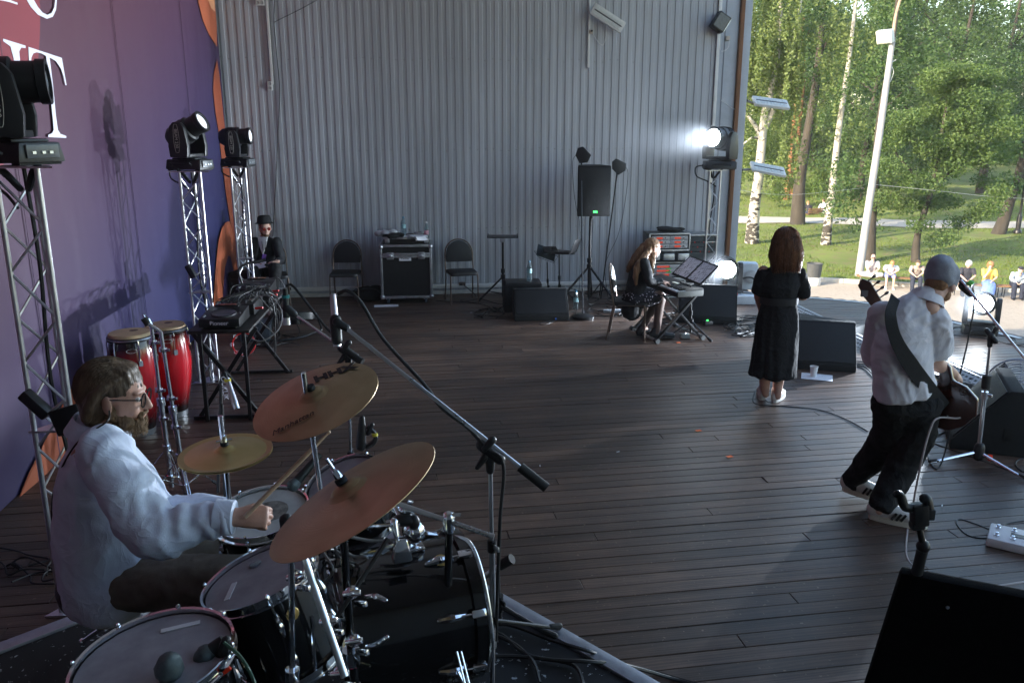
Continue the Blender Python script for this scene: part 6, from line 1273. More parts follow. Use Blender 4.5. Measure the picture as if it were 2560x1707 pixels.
for (cx_, cy_), Yb, base_px, rt_, lab, roundb in (((1457, 388), 11.8, (1457, 795), -10, 'paddle antenna above the left of the loudspeaker', True), ((1546, 416), 12.1, (1503, 725), 10, 'paddle antenna right of the loudspeaker on a leaning pole', False)):
    c = A(cx_, cy_, Yb); b_ = G(*base_px) if roundb else V((A(*base_px, Yb).x, Yb, 0)); 
    t = th('paddle_antenna', lab, 'antenna', (b_.x, b_.y, 0), group='paddle antennas'); pts = [(-.10, -.02), (-.02, -.12), (.09, -.08), (.115, .02), (-.02, .115), (-.085, .08)]
    ob('paddle', MB().prism(pts, .018, tr(c) @ rot('Z', rt_) @ rot('X', 90) @ rot('Z', rt_)), ANT, t, world=True, bev=.005); text('printed_mark', 'antenna' if False else 'SHURE' if False else '', .02, M.Identity(4), ANT, t) if False else None
    ob('mount', MB().rod(c - V((.02, 0, .16)), c - V((.01, 0, .06)), .012, 8), ANT, t, world=True)
    ob('pole', MB().rod(V((b_.x, b_.y, .0)), c - V((.02, 0, .14)), .010, 8), BLKPAINT, t, world=True)
    if roundb: ob('round_base', MB().lathe([(.15, 0), (.15, .03), (.10, .05), (.02, .06), (0, .06)], 28, tr((b_.x, b_.y, 0))), BLKPAINT, t, world=True)
    else: ob('foot_tripod', MB().rod(V((b_.x, b_.y, .25)), V((b_.x - .2, b_.y - .1, .01)), .01, 6).rod(V((b_.x, b_.y, .25)), V((b_.x + .2, b_.y - .1, .01)), .01, 6).rod(V((b_.x, b_.y, .25)), V((b_.x, b_.y + .2, .01)), .01, 6), BLKPAINT, t, world=True)
    s = -1 if roundb else 1; ob('antenna_lead', MB().tube([c + V((s * .06, .0, .02)), c + V((s * .14, 0, -.1)), c + V((s * .10, 0, -.6)), c + V((s * .02, 0, -1.0)), V((b_.x + s * .05, b_.y, .5)), V((b_.x + s * .1, b_.y, .03))], .004, 5, curve=5), CABLE, t, world=True)
# --- wedge monitors
def wedge(label, c, rz, L=.62, D=.46, H=.36, grille=True, light=None, dark=1):
    """local -Y is the sloping front"""
    t = th('wedge_monitor', label, 'monitor speaker', c, rz, 'stage wedge monitors'); pf = [(-D / 2, 0), (D / 2 - .02, 0), (D / 2, .10), (D / 2 - .10, H), (D / 2 - .20, H), (-D / 2, .075)]
    mx = M(((0, 0, 1, -L / 2), (1, 0, 0, 0), (0, 1, 0, 0), (0, 0, 0, 1)))
    ob('cabinet', MB().prism(pf, L, mx), CARPET, t, bev=.012)
    a_, b_ = V((0, -D / 2, .075)), V((0, D / 2 - .20, H)); d_ = b_ - a_; gm_ = frame((a_ + b_) / 2, (1, 0, 0), d_.cross(V((1, 0, 0))) * -1); n_ = V((0, -d_.z, d_.y)).normalized()
    gm_ = M.Identity(4); X, Y_, Z_ = V((1, 0, 0)), d_.normalized(), n_
    for i in range(3): gm_[i][0], gm_[i][1], gm_[i][2], gm_[i][3] = X[i], Y_[i], Z_[i], ((a_ + b_) / 2 + n_ * .004)[i]
    ob('grille', MB().box((0, 0, 0), (L - .05, d_.length - .05, .012), gm_), GRILLE, t, bev=.004)
    for s in (-1, 1): ob('side_handle', MB().box((s * (L / 2 - .001), .10, .17), (.012, .06, .10)), mat('handle_recess', (.004, .004, .004), .7, vary=0), t, bev=.002)
    if light: ob('power_light', MB().box((light[0], -D / 2 - .004 + .05, .12), (.03, .01, .014)), mat('red_led', (.5, .02, .02), .4, vary=0, emit=(1, .08, .03), es=2), t)
    return t
wf = G(1352, 803); wedge('wedge monitor at the back lying before the tray stand', wf + V((0, .24, 0)), 4, .72, .46, .38, light=(.30,))
wb = V((A(1305, 735, 11.35).x, 11.35, 0)); t = th('bass_cabinet', 'black box with a water bottle on it, behind the back wedge monitor', 'loudspeaker', wb, 4); ob('cabinet', MB().box((0, 0, .20), (.52, .42, .40)), CARPET, t, bev=.015); ob('top_panel', MB().box((0, 0, .402), (.46, .36, .006)), BLACK, t); ob('handle', MB().box((.1, -.215, .2), (.12, .01, .05)), BLACK, t, bev=.004)
bottle('water bottle standing on the black box behind the wedge', (wb.x + .10, wb.y - .02, .406), .28, .036)
p = G(1439, 773); bottle('water bottle standing on the floor beside the back wedge', p, .27, .036)
wk = G(1775, 812); wedge('wedge monitor right behind the keyboard player', wk + V((.02, .28, 0)), -12, .74, .50, .46)
ws = G(2082, 930); wedge('wedge monitor on the floor right of the singer', ws + V((-.05, .30, 0)), -14, .70, .52, .46)
# the dark wedge by the bass player is seen from behind and side
wg = G(2468, 1140); wedge('big wedge monitor standing at the right edge by the bass player', (wg.x + .18, wg.y + .38, 0), 248, .72, .56, .52)
p = G(2035, 850); t = th('low_box', 'low dark carpeted box lying beyond the singer', 'box', (G(2068, 830).x, G(2068, 830).y + .12, 0), -46); ob('body', MB().box((0, 0, .065), (.95, .36, .13), taper=(.96, .9)), CARPET, t, bev=.02); ob('handle', MB().box((.30, -.2, .09), (.08, .02, .04)), BLACK, t)
# perforated cable covers
PERF = bpy.data.materials.new('perforated_metal'); PERF.use_nodes = True; nt = PERF.node_tree; b = nt.nodes['Principled BSDF']; b.inputs['Metallic'].default_value = .3; b.inputs['Roughness'].default_value = .5
tc = nt.nodes.new('ShaderNodeTexCoord'); vr = nt.nodes.new('ShaderNodeTexBrick'); vr.inputs['Scale'].default_value = 9; vr.inputs['Color1'].default_value = (.02, .02, .02, 1); vr.inputs['Color2'].default_value = (.03, .03, .03, 1); vr.inputs['Mortar'].default_value = (.36, .36, .37, 1); vr.inputs['Mortar Size'].default_value = .11; vr.inputs['Brick Width'].default_value = .55; vr.inputs['Row Height'].default_value = .42; nt.links.new(tc.outputs['Object'], vr.inputs['Vector']); nt.links.new(vr.outputs['Color'], b.inputs['Base Color'])
for k in range(6):
    pa, pb = (G(1945, 752), G(2205, 880)) if k < 3 else (G(2262, 864), G(2575, 1006)); dv_ = pb - pa; Ls_ = dv_.length / 3; c = pa + dv_ * ((k % 3 + .5) / 3); t = th('cable_cover', ['first', 'second', 'third', 'fourth', 'fifth', 'sixth'][k] + ' perforated metal cable cover counted from the wall along the stage front', 'cable cover', c, math.degrees(math.atan2(dv_.y, dv_.x)), 'perforated cable covers')
    ob('plate', MB().add([(-Ls_ / 2 + .005, -.16, 0), (Ls_ / 2 - .005, -.16, 0), (Ls_ / 2 - .005, -.06, .055), (-Ls_ / 2 + .005, -.06, .055), (-Ls_ / 2 + .005, .06, .055), (Ls_ / 2 - .005, .06, .055), (Ls_ / 2 - .005, .16, 0), (-Ls_ / 2 + .005, .16, 0)], [(0, 1, 2, 3), (3, 2, 5, 4), (4, 5, 6, 7), (7, 6, 1, 0), (0, 3, 4, 7), (1, 6, 5, 2)]), PERF, t, sm=0)
    ob('centre_rib', MB().box((0, 0, .058), (Ls_ - .03, .02, .008)), mat('rib_grey', (.2, .2, .21), .5, .4), t)
p = G(2073, 826); tag(ob('junction_box', MB().box((0, 0, .09), (.20, .12, .06), tr(p) @ rot('Z', -24)), mat('pale_grey_box', (.5, .5, .5), .5), bev=.01), 'pale grey box lying on the cable cover beyond the singer', 'box')
# white power box and red plug near the floor light
p = G(1864, 762); t = th('power_distributor', 'white power distribution box behind the singer', 'box', p + V((-.02, .12, 0)), -6); ob('case', MB().box((0, 0, .06), (.34, .2, .12)), mat('white_case', (.62, .66, .7), .5), t, bev=.008); ob('red_socket', MB().box((-.1, -.0, .13), (.06, .06, .05)), REDP, t, bev=.01)
p = G(1888, 752); tag(ob('red_plug', MB().limb([p + V((-.05, 0, .05)), p + V((.07, -.02, .04))], [.035, .05], 12), REDP), 'big red power plug lying beside the white box', 'plug')
cable('power_lead', 'black lead arching from the white box to the red plug', [p + V((-.3, .1, .14)), p + V((-.2, .1, .3)), p + V((-.05, .05, .33)), p + V((.03, 0, .2)), p + V((.02, 0, .08))], .012)
t = th('smoke_machine', 'white rounded machine behind the floor light', 'machine', (A(1866, 700, 12.9).x, 12.9, 0), -10); ob('case', MB().box((0, 0, .21), (.36, .3, .42), taper=(.85, .9)), mat('white_case'), t, bev=.04); ob('drum_side', MB().lathe([(.10, 0), (.10, .03), (.06, .05), (0, .05)], 24, tr(.05, -.15, .22) @ rot('X', 90)), mat('pale_grey_box'), t)
t = th('paper_scrap', 'crumpled white paper under the lit floor light', 'paper', (A(1815, 705, 11.75).x, 11.72, .13)); me = remesh(MB().ell((0, 0, .05), (.12, .05, .05)), .012, 1); cloth(me, .016, 14, 8); ob('sheet', me, PAPER, t)
# cup on paper by the singer
p = G(2042, 943); o = ob('floor_paper', MB().box((0, 0, .004), (.30, .22, .002), tr(p) @ rot('Z', -20)), PAPER); tag(o, 'white sheet of paper under the cup by the singer', 'paper', 'papers')
p = G(2033, 942); t = th('paper_cup', 'white paper cup standing on a sheet by the wedge', 'cup', p + V((0, 0, .006))); ob('cup', MB().lathe([(0, 0), (.028, 0), (.040, .105), (.038, .105), (.027, .006), (0, .006)], 24), mat('white_card', (.78, .77, .75), .6, vary=.04), t); ob('rolled_rim', MB().ring(.0405, .0025, 24, 6, tr(0, 0, .105)), mat('white_card'), t)
# tape marks on the floor
for i, (x, y, lab) in enumerate(((1746, 1077, 'orange tape mark nearest the keyboard on the open floor'), (1824, 1142, 'orange tape mark in the middle of the open floor'), (1696, 857, 'orange tape mark beside the keyboard stand foot'))):
    o = ob('tape_mark', MB().box((0, 0, .0045), (.05, .035, .001), tr(G(x, y)) @ rot('Z', 20)), ORANGE_T, sm=0); tag(o, lab, 'tape', 'orange tape marks')
for i, (x, y) in enumerate(((1178, 782), (1545, 1130), (2355, 1265), (1350, 1165))): o = ob('paper_bit', MB().box((0, 0, .004), (.028, .007, .004), tr(G(x, y)) @ rot('Z', 30 * i)), PAPER, sm=0); tag(o, ['tiny white scrap left of the back wedge', 'tiny white scrap on the open floor', 'tiny white scrap by the bass player shoes', 'tiny white scrap near the boom grip'][i], 'litter', 'scraps on the floor')
# ================================================================== musicians and audience
def figure(P, J, vox, skin, top, bottom, shoes, sleeve=1.0, leg=1.0, hands=(None, None), rt=1.0, headw=1.0, hm=None, topfold=.008, seed=1, arm_r=1.0, hem=.0, loose=1.0, curls=((25, 35, 25), (25, 35, 25)), flat=None, shoe_h=.08, hand_sc=1.0):
    """joints J in world space: pel, che, nek, sh, el, wr, hp, kn, an, toe (pairs where needed); clothes are children of the person"""
    w = dict(world=True); pel, che, nek = V(J['pel']), V(J['che']), V(J['nek']); sx = (V(J['sh'][1]) - V(J['sh'][0])).normalized() if flat is None else V(flat)
    b = MB(); head(b, hm, headw); b.limb([pel, pel.lerp(che, .5), che, nek], [(.135 * rt, .095 * rt), (.13 * rt, .09 * rt), (.15 * rt, .10 * rt), (.06, .055)], 16, flat=sx)
    for i in (0, 1):
        s, e, wr = V(J['sh'][i]), V(J['el'][i]), V(J['wr'][i]); b.limb([s, s.lerp(e, .5), e, e.lerp(wr, .4), wr], [.047 * rt, .044 * rt, .038 * rt, .038 * rt, .026], 12)
        h, k, a = V(J['hp'][i]), V(J['kn'][i]), V(J['an'][i]); b.limb([h, h.lerp(k, .5), k, k.lerp(a, .35), a], [.080 * rt, .070 * rt, .052 * rt, .050 * rt, .036], 12); b.limb([a, V(J['toe'][i])], [.036, .028], 8)
        if vox < .015: d = (wr - e).normalized(); up = hands[i] or V((0, 0, 1)); hand(b, frame(wr, d if len(J.get('hd', ())) < 2 else J['hd'][i], up), curls[i], (25, 30), side=1 if i == 0 else -1, sc=hand_sc)
        else: b.limb([wr, wr + (wr - e).normalized() * .10], [.028, .022], 8)
    ob('body', remesh(b, vox, 3 if vox < .015 else 2), skin, P, sm=180, **w)
    if vox < .015: eyes(hm, P)
    if top is not None:
        c = MB(); L = loose
        c.limb([pel - (che - pel) * hem, pel.lerp(che, .45), che, che.lerp(nek, .6), nek - (nek - che) * .12], [(.165 * rt * L, .125 * rt * L), (.165 * rt * L, .12 * rt * L), (.18 * rt, .125 * rt), (.15 * rt, .095 * rt), (.068, .066)], 20, flat=sx)
        for i in (0, 1):
            s, e, wr = V(J['sh'][i]), V(J['el'][i]), V(J['wr'][i]); f = sleeve; end = s.lerp(e, min(1, f * 2)) if f <= .5 else e.lerp(wr, (f - .5) * 2 - .02)
            pts = [s, s.lerp(e, .5), end] if f <= .5 else [s, s.lerp(e, .5), e, end]; rr = [.072, .068, .066] if f <= .5 else [.070, .064, .056, .045]
            c.limb(pts, [q * rt * arm_r for q in rr], 14)
        me = remesh(c, max(vox * 1.3, .009), 4); cloth(me, topfold, 8, seed); ob('top', me, top, P, sm=180, **w)
    if bottom is not None:
        c = MB(); c.limb([pel + sx * -.07, pel + sx * .07], [.135 * rt, .135 * rt], 14)
        for i in (0, 1):
            h, k, a = V(J['hp'][i]), V(J['kn'][i]), V(J['an'][i]); f = leg; end = h.lerp(k, min(1, f * 2)) if f <= .5 else k.lerp(a, (f - .5) * 2)
            pts = [h, h.lerp(k, .5), end] if f <= .5 else [h, h.lerp(k, .5), k, end]; rr = [.105, .096, .088] if f <= .5 else [.105, .095, .080, .072]
            c.limb(pts, [q * rt * loose for q in rr], 14)
        me = remesh(c, max(vox * 1.3, .010), 4); cloth(me, .009, 9, seed + 3); ob('trousers' if leg > .6 else 'shorts', me, bottom, P, sm=180, **w)
    if shoes is not None:
        for i in (0, 1):
            a, q = V(J['an'][i]), V(J['toe'][i]); d = q - a; d.z = 0; d = d.normalized(); hl = V((a.x, a.y, q.z - .02)) - d * .055; m_ = MB(); shoe(m_, hl, hl + d * .27, shoe_h); o = ob('shoe', remesh(m_, max(vox, .008), 2), shoes, P, sm=180, **w)
            m_ = MB(); sole(m_, hl - d * .006, hl + d * .272); ob('sole', m_, mat('white_sole', (.62, .60, .55), .6) if shoes.name.startswith('white') else RUBBER, P, **w)
def cap_hair(P, hm, mt, long=0, back=.0, vox=.008, seed=1, fringe=.06):
    h = MB(); e = lambda c, r: h.ell(c, r, hm, 16, 12)
    e((-.022, 0, .052), (.104, .084, .088)); e((-.055, 0, .0), (.065, .080, .085))
    if fringe: e((fringe - .02, 0, .095), (.05, .058, .026))
    if long: 
        for s in (-1, 0, 1): h.limb([(-.05, s * .05, .04), (-.075, s * .055, -.08), (-.085, s * .055, -long)], [(.06, .045), (.055, .04), (.035, .018)], 12, hm, flat=(0, 1, 0))
    me = remesh(h, vox, 2); strands(me, .006 if vox < .015 else .01, 55, seed); ob('hair', me, mt, P, sm=180, world=True)
WSHOE = mat('white_sneaker', (.66, .64, .60), .55, vary=.1, scale=20, bump=.1)
# ---------------------------------------------------------------- the singer, seen from behind
Ps = th('person', 'singer in a long black belted dress and white sneakers, seen from behind', 'person', (2.37, 7.28, 0)); w = dict(world=True)
YS = 7.3; q = lambda x, y, dy=0: A(x, y, YS + dy)
hS_ = q(1962, 610); HMs = tr(hS_) @ rot('Z', 96) @ rot('Y', 8)
DRESS = mat('black_cotton_dress', (.016, .016, .018), .95, vary=.35, scale=60, bump=.3, bscale=70, spec=.15, crease=.4, cs=6)
b = MB(); head(b, HMs); nk = q(1955, 660); ch = q(1950, 720, -.02); pe = q(1947, 800)
b.limb([pe, pe.lerp(ch, .5), ch, nk], [(.16, .12), (.12, .095), (.15, .10), (.055, .055)], 16, flat=(1, 0, 0))
SL, SR = q(1909, 676), q(1998, 678); EL, ER = q(1895, 735, .05), q(2010, 740, .08); WL, WR = q(1907, 790, .22), q(1985, 740, .30)
for s, e_, wr, sd_ in ((SL, EL, WL, -1), (SR, ER, WR, 1)):
    b.limb([s, s.lerp(e_, .5), e_, e_.lerp(wr, .4), wr], [.046, .043, .038, .036, .025], 12); hand(b, frame(wr, (wr - e_), (0, 0, 1)), (40, 50, 35), (25, 30), side=sd_, sc=.92)
for (ax, ay), sg in (((1914, 985), -1), ((1944, 990), 1)):
    a_ = A(ax, ay, YS + (.02 if sg < 0 else -.04)); b.limb([q(1947 + sg * 22, 830), q(1940 + sg * 18, 900, .0), A(ax + sg * 2, 950, YS), a_], [.08, .058, .052, .034], 12)
ob('body', remesh(b, .009, 3), SKIN, Ps, **w)
d_ = MB(); d_.limb([nk - V((0, 0, .015)), q(1953, 680), q(1950, 715, -.02), q(1948, 752, -.01)], [(.066, .062), (.150, .095), (.165, .118), (.136, .105)], 28, flat=(1, 0, 0))
d_.limb([q(1947, 745), q(1946, 775), q(1943, 830), q(1938, 890), q(1933, 938)], [(.130, .102), (.168, .13), (.192, .15), (.20, .158), (.206, .163)], 32, flat=(1, 0, 0), r1=.04)
for s, e_ in ((SL, EL), (SR, ER)): d_.limb([s + V((0, 0, -.02)), s.lerp(e_, .55), e_.lerp(s, .02)], [.056, .066, .062], 16, r1=.1)
me = remesh(d_, .012, 3)
def dfold(p, n):
    z = p.z; a_ = math.atan2(p.y - YS, p.x - 2.3); k = max(0, min(1, (1.02 - z) / .7)); f = .009 * k * math.sin(a_ * 11 + 3.5 * noise.noise(V((a_ * 2, z * 1.5, 0)))) + .010 * k * math.sin(a_ * 5 + 1 + 2 * noise.noise(V((a_, z * 2, 3))))
    return f + .008 * (1 - 2 * abs(noise.noise(V((p.x * 9, p.y * 9, p.z * 4))))) + .004 * noise.noise(p * 26)
displace(me, dfold); ob('dress', me, DRESS, Ps, sm=180, **w)
bl = MB(); vs = []
for k in range(40):
    a_ = 2 * math.pi * k / 40; c_ = q(1948, 750, -.01)
    for z, ex in ((-.032, .004), (-.03, .012), (.03, .012), (.032, .004)): vs.append((c_.x + (.155 + ex) * math.cos(a_), c_.y + (.120 + ex) * math.sin(a_), c_.z + z))
bl.add(vs, [(4 * k + j, 4 * ((k + 1) % 40) + j, 4 * ((k + 1) % 40) + j + 1, 4 * k + j + 1) for k in range(40) for j in range(3)]); ob('belt', bl, mat('black_belt_cloth', (.013, .013, .015), .8, bump=.2), Ps, sm=60, fix=False, **w)
h = MB(); e = lambda c, r: h.ell(c, r, HMs, 18, 14)
e((-.020, 0, .055), (.110, .095, .092)); e((-.055, 0, -.02), (.085, .108, .12)); e((-.070, .0, -.12), (.062, .112, .10)); e((-.085, 0, -.19), (.045, .085, .055)); e((.02, .075, -.06), (.06, .035, .13)); e((.02, -.075, -.06), (.06, .035, .13))
me = remesh(h, .009, 3); displace(me, lambda p, n: .007 * noise.noise(V((p.x * 42, p.y * 20, p.z * 7))) + .004 * noise.noise(V((p.x * 90, p.y * 40, p.z * 12)))); ob('hair', me, hair_mat('auburn_hair', (.05, .018, .010), (.16, .062, .028), .38), Ps, sm=180, **w)
pa = []
for _ in range(760):
    a_ = R(random.uniform(70, 290)); el = random.uniform(.2, 1.45); j_ = random.uniform(1.0, 1.06); zb = random.uniform(-.26, -.17); wv_ = random.uniform(0, 6.28); pts = []
    for k in range(9):
        e_ = el - (el + .1) * min(1, k / 4); r_ = (.105 + .012 * max(0, k - 3)) * j_ if k < 7 else (.14 - .012 * (k - 6)) * j_; x = r_ * math.cos(e_ if k < 5 else 0) * math.cos(a_) * .95; y = r_ * 1.0 * math.cos(e_ if k < 5 else 0) * math.sin(a_); z = .05 + .1 * math.sin(e_) * j_ if k <= 4 else .04 + (zb - .04) * (k - 4) / 4
        pts.append(HMs @ V((x - .03 + .003 * math.sin(k + wv_), y + .004 * math.sin(k * 1.3 + wv_), z)))
    pa.append(pts)
lock_hair(Ps, 'hair_strands', hair_mat('auburn_light', (.09, .034, .018), (.30, .12, .05), .32), pa, .0020)
for (hx, hy), (tx, ty), sg in (((1905, 1000), (1900, 972), -1), ((1935, 1006), (1958, 985), 1)):
    hl, to = G(hx, hy), G(tx, ty); d2 = (to - hl).normalized(); hl.z = .012; m_ = MB(); shoe(m_, hl, hl + d2 * .25, .085, .046); ob('shoe', remesh(m_, .008, 2), WSHOE, Ps, sm=180, **w); m_ = MB(); hl.z = .002; sole(m_, hl - d2 * .01, hl + d2 * .262, .046, .028); ob('sole', m_, mat('white_sole', (.62, .60, .55), .6), Ps, **w)
cable('microphone_cable', 'black cable running from the singer feet to the right', [G(1905, 960), G(1885, 985), G(1890, 1010), G(1960, 1015), G(2050, 1025), G(2120, 1050), G(2170, 1078)], .006)
# ---------------------------------------------------------------- the bass player
YB = 4.98; q = lambda x, y, dy=0: A(x, y, YB + dy)
Pb = th('person', 'bass player in white short sleeved shirt, grey beanie and black jeans, bent forward', 'person', (2.38, 4.95, 0))
hb_ = q(2350, 712, .06); HMb = tr(hb_) @ rot('Z', 42) @ rot('Y', 34) @ M.Scale(1.02, 4)
WSH = mat('white_cotton_shirt', (.66, .65, .70), .85, vary=.05, scale=12, bump=.12, bscale=200, sheen=.15, crease=.22, cs=4.5); JEAN = mat('washed_black_denim', (.020, .020, .021), .9, vary=.55, scale=9, bump=.2, bscale=180, crease=.5, cs=6, spec=.2)
b = MB(); head(b, HMb, 1.03); nk = q(2300, 765, .02); ch = q(2262, 860); pe = q(2262, 1005)
b.limb([pe, pe.lerp(ch, .5), ch, nk], [(.12, .09), (.12, .09), (.155, .10), (.07, .06)], 16, flat=(1, .25, 0))
SLb, SRb = q(2205, 785, .0), q(2345, 800, -.02); ELb, ERb = q(2185, 900, .16), q(2340, 905, .04); WLb, WRb = q(2240, 850, .36), q(2385, 935, .16)
b.limb([SLb, SLb.lerp(ELb, .5), ELb, WLb], [.055, .05, .044, .03], 12); b.limb([SRb, SRb.lerp(ERb, .5), ERb, ERb.lerp(WRb, .45), WRb], [.056, .052, .046, .046, .030], 14)
hand(b, frame(WRb, (WRb - ERb), (.3, -.6, .75)), (35, 55, 40), (30, 40), side=-1, sc=1.0); hand(b, frame(WLb, (.3, .6, .4), (0, -.3, .9)), (50, 60, 40), (25, 30), side=1, sc=1.0)
KLb, KRb = q(2198, 1125, .22), q(2262, 1150, .05); ALb, ARb = G(2122, 1238), G(2196, 1300); ALb.z = .09; ARb.z = .075
b.limb([q(2235, 1010, .03), KLb, ALb], [.09, .058, .038], 12); b.limb([q(2295, 1015, 0), KRb, ARb], [.09, .06, .038], 12)
ob('body', remesh(b, .0085, 3), SKIN2, Pb, **w); eyes(HMb, Pb)
c = MB(); c.limb([q(2262, 985), q(2258, 930), q(2255, 860), q(2278, 795, .01), q(2312, 748, .035)], [(.20, .155), (.19, .145), (.19, .14), (.17, .115), (.086, .084)], 24, flat=(1, .25, 0), r0=.12)
c.limb([SRb + V((-.02, 0, 0)), SRb.lerp(ERb, .45), SRb.lerp(ERb, .82)], [.084, .088, .090], 16, r1=.1); c.limb([SLb, SLb.lerp(ELb, .5), SLb.lerp(ELb, .9)], [.080, .084, .084], 16)
me = remesh(c, .010, 4)
def bfold(p, n):
    wv = V((noise.noise(p * 4), noise.noise(p * 4 + V((4, 1, 2))), noise.noise(p * 4 + V((1, 7, 3)))))
    return .009 * (1 - 2.3 * abs(noise.noise(V((p.x * 7 + p.z * 5, p.y * 5, p.z * 5 - p.x * 3)) + wv))) + .005 * (1 - 2.2 * abs(noise.noise(p * 16 + wv * 2))) - .004
displace(me, bfold); ob('shirt', me, WSH, Pb, sm=180, **w)
cm = frame(q(2316, 744, .035), (.62, .55, -.35), (.35, .2, .9)); cl_ = MB(); vs = []
for k in range(30):
    a_ = 2 * math.pi * k / 30; rr = .088; hh = .022 - .02 * max(0, math.cos(a_)) ** 3
    for z, ex in ((-.03, .012), (hh, .0), (hh + .004, .006), (-.03, .034)): vs.append(((rr + ex) * math.cos(a_), (rr + ex) * math.sin(a_) * .95, z))
cl_.add(vs, [(4 * k + j, 4 * ((k + 1) % 30) + j, 4 * ((k + 1) % 30) + j + 1, 4 * k + j + 1) for k in range(30) for j in range(3)], cm); ob('collar', cl_, WSH, Pb, fix=False, sm=60, **w)
c = MB(); c.limb([q(2226, 1006), q(2304, 1012)], [(.115, .118), (.12, .118)], 16); c.limb([q(2235, 1015, .02), q(2228, 1070, .1), KLb, KLb.lerp(ALb, .5), ALb], [.118, .106, .090, .078, .064], 18, r1=.1); c.limb([q(2295, 1020, 0), q(2290, 1080, .02), KRb, KRb.lerp(ARb, .5), ARb], [.122, .113, .098, .084, .070], 18, r1=.1)
me = remesh(c, .011, 4); displace(me, lambda p, n: .009 * (1 - 2.3 * abs(noise.noise(V((p.x * 5 + p.z * 6, p.y * 6, p.z * 7 - p.x * 4))))) + .006 * (1 - 2 * abs(noise.noise(p * 15)))); ob('jeans', me, JEAN, Pb, sm=180, **w)
for (hx, hy), (tx, ty), lift in (((2112, 1238), (2165, 1248), .035), ((2180, 1295), (2262, 1310), .0)):
    hl, to = G(hx, hy), G(tx, ty); d2 = (to - hl).normalized(); hl.z = .014 + lift; tz = hl + d2 * .30; tz.z = .012; m_ = MB(); shoe(m_, hl, tz, .10, .053); ob('shoe', remesh(m_, .008, 2), WSHOE, Pb, sm=180, **w); m_ = MB(); h2 = hl - d2 * .012; t2 = tz + d2 * .012; h2.z -= .012; t2.z = .001; sole(m_, h2, t2, .052, .034); ob('sole', m_, mat('cream_sole', (.62, .58, .48), .6), Pb, **w)
    for k in range(3): sd2 = V((d2.y, -d2.x, 0)); p_ = hl.lerp(tz, .42 + .09 * k) + sd2 * .051 + V((0, 0, .048)); ob('shoe_stripe', MB().box((0, 0, 0), (.014, .006, .055), frame(p_, d2, (0, 0, 1)) @ rot('Y', 28)), INKB, Pb, **w)
h = MB(); e = lambda c_, r: h.ell(c_, r, HMb, 20, 14); e((-.025, 0, .055), (.118, .100, .098)); e((-.075, 0, .075), (.085, .082, .080)); e((-.02, 0, .02), (.114, .096, .055)); me = remesh(h, .009, 4); displace(me, lambda p, n: (.008 * math.sin((HMb.inverted() @ p).x * 70 + (HMb.inverted() @ p).z * 60 + 4 * noise.noise(p * 8)) * (.3 + .7 * noise.noise(p * 7 + V((2, 2, 2)))) + .004 * noise.noise(p * 22))); ob('beanie', me, mat('grey_knit', (.30, .32, .37), .95, vary=.15, scale=40, bump=.35, bscale=160), Pb, sm=180, **w)
h = MB(); e = lambda c_, r: h.ell(c_, r, HMb, 14, 10); e((.055, 0, -.098), (.040, .044, .028)); e((.02, .055, -.055), (.035, .018, .035)); e((.02, -.055, -.055), (.035, .018, .035)); e((-.055, 0, -.025), (.050, .068, .045)); me = remesh(h, .007, 2); displace(me, lambda p, n: .005 * noise.noise(p * 90)); ob('beard', me, hair_mat('red_blond_beard', (.20, .10, .05), (.36, .20, .10), .7), Pb, sm=180, **w)
# strap across the back
stp = [q(2238, 742, -.02), q(2226, 790, -.14), q(2240, 850, -.165), q(2275, 910, -.165), q(2320, 970, -.12), q(2360, 1020, -.02)]
SP = catmull(stp, 8); m_ = MB(); vs = []
for i, p in enumerate(SP):
    t_ = (SP[min(i + 1, len(SP) - 1)] - SP[max(i - 1, 0)]).normalized(); n_ = V((.05, -1, .12)); s_ = t_.cross(n_).normalized(); wd = .036 + .012 * min(1, max(0, (i - 14) / 10)); vs += [p + s_ * wd, p - s_ * wd, p - s_ * wd + n_ * .006, p + s_ * wd + n_ * .006]
m_.add(vs, [(4 * i + j, 4 * (i + 1) + j, 4 * (i + 1) + (j + 1) % 4, 4 * i + (j + 1) % 4) for i in range(len(SP) - 1) for j in range(4)])
# the bass itself: body at the right hip, neck rising to the left in front of him
tb = th('bass_guitar', 'sunburst bass guitar hanging low at the player right hip', 'bass guitar', q(2340, 1010, .06))
ob('strap', m_, mat('black_strap', (.012, .012, .013), .8, bump=.2), tb, world=True)
BT, BB = q(2186, 758, .40), q(2358, 990, .05); BX = (BT - BB).normalized(); BZ = V((-.8, -.45, .3)); bmx = frame(BB, BX, BZ); NL = (BT - BB).length - .08
SB = mat('sunburst_lacquer', (.022, .006, .005), .2, vary=.5, scale=5, coat=.5, col2=(.07, .017, .009)); BK = mat('black_lacquer', (.008, .008, .009), .15, coat=.5)
out = [(-.22, .0), (-.20, -.10), (-.12, -.165), (-.02, -.155), (.05, -.115), (.13, -.15), (.20, -.145), (.17, -.10), (.10, -.045), (.10, .04), (.16, .08), (.24, .12), (.28, .15), (.22, .17), (.10, .15), (.03, .12), (-.05, .145), (-.14, .16), (-.20, .10)]
ob('guitar_body', MB().prism(out, .045, bmx, -.022), SB, tb, world=True, bev=.014, seg=3); ob('pickguard', MB().prism([(x * .7, y * .7) for x, y in out], .003, bmx, -.026), BK, tb, world=True)
ob('neck', MB().box((.07 + NL / 2, 0, -.012), (NL - .02, .05, .024), bmx), mat('maple_neck', (.30, .18, .09), .35, vary=.15), tb, world=True, bev=.006); ob('bridge', MB().box((-.13, 0, -.03), (.06, .07, .012), bmx), CHROME, tb, world=True, bev=.003)
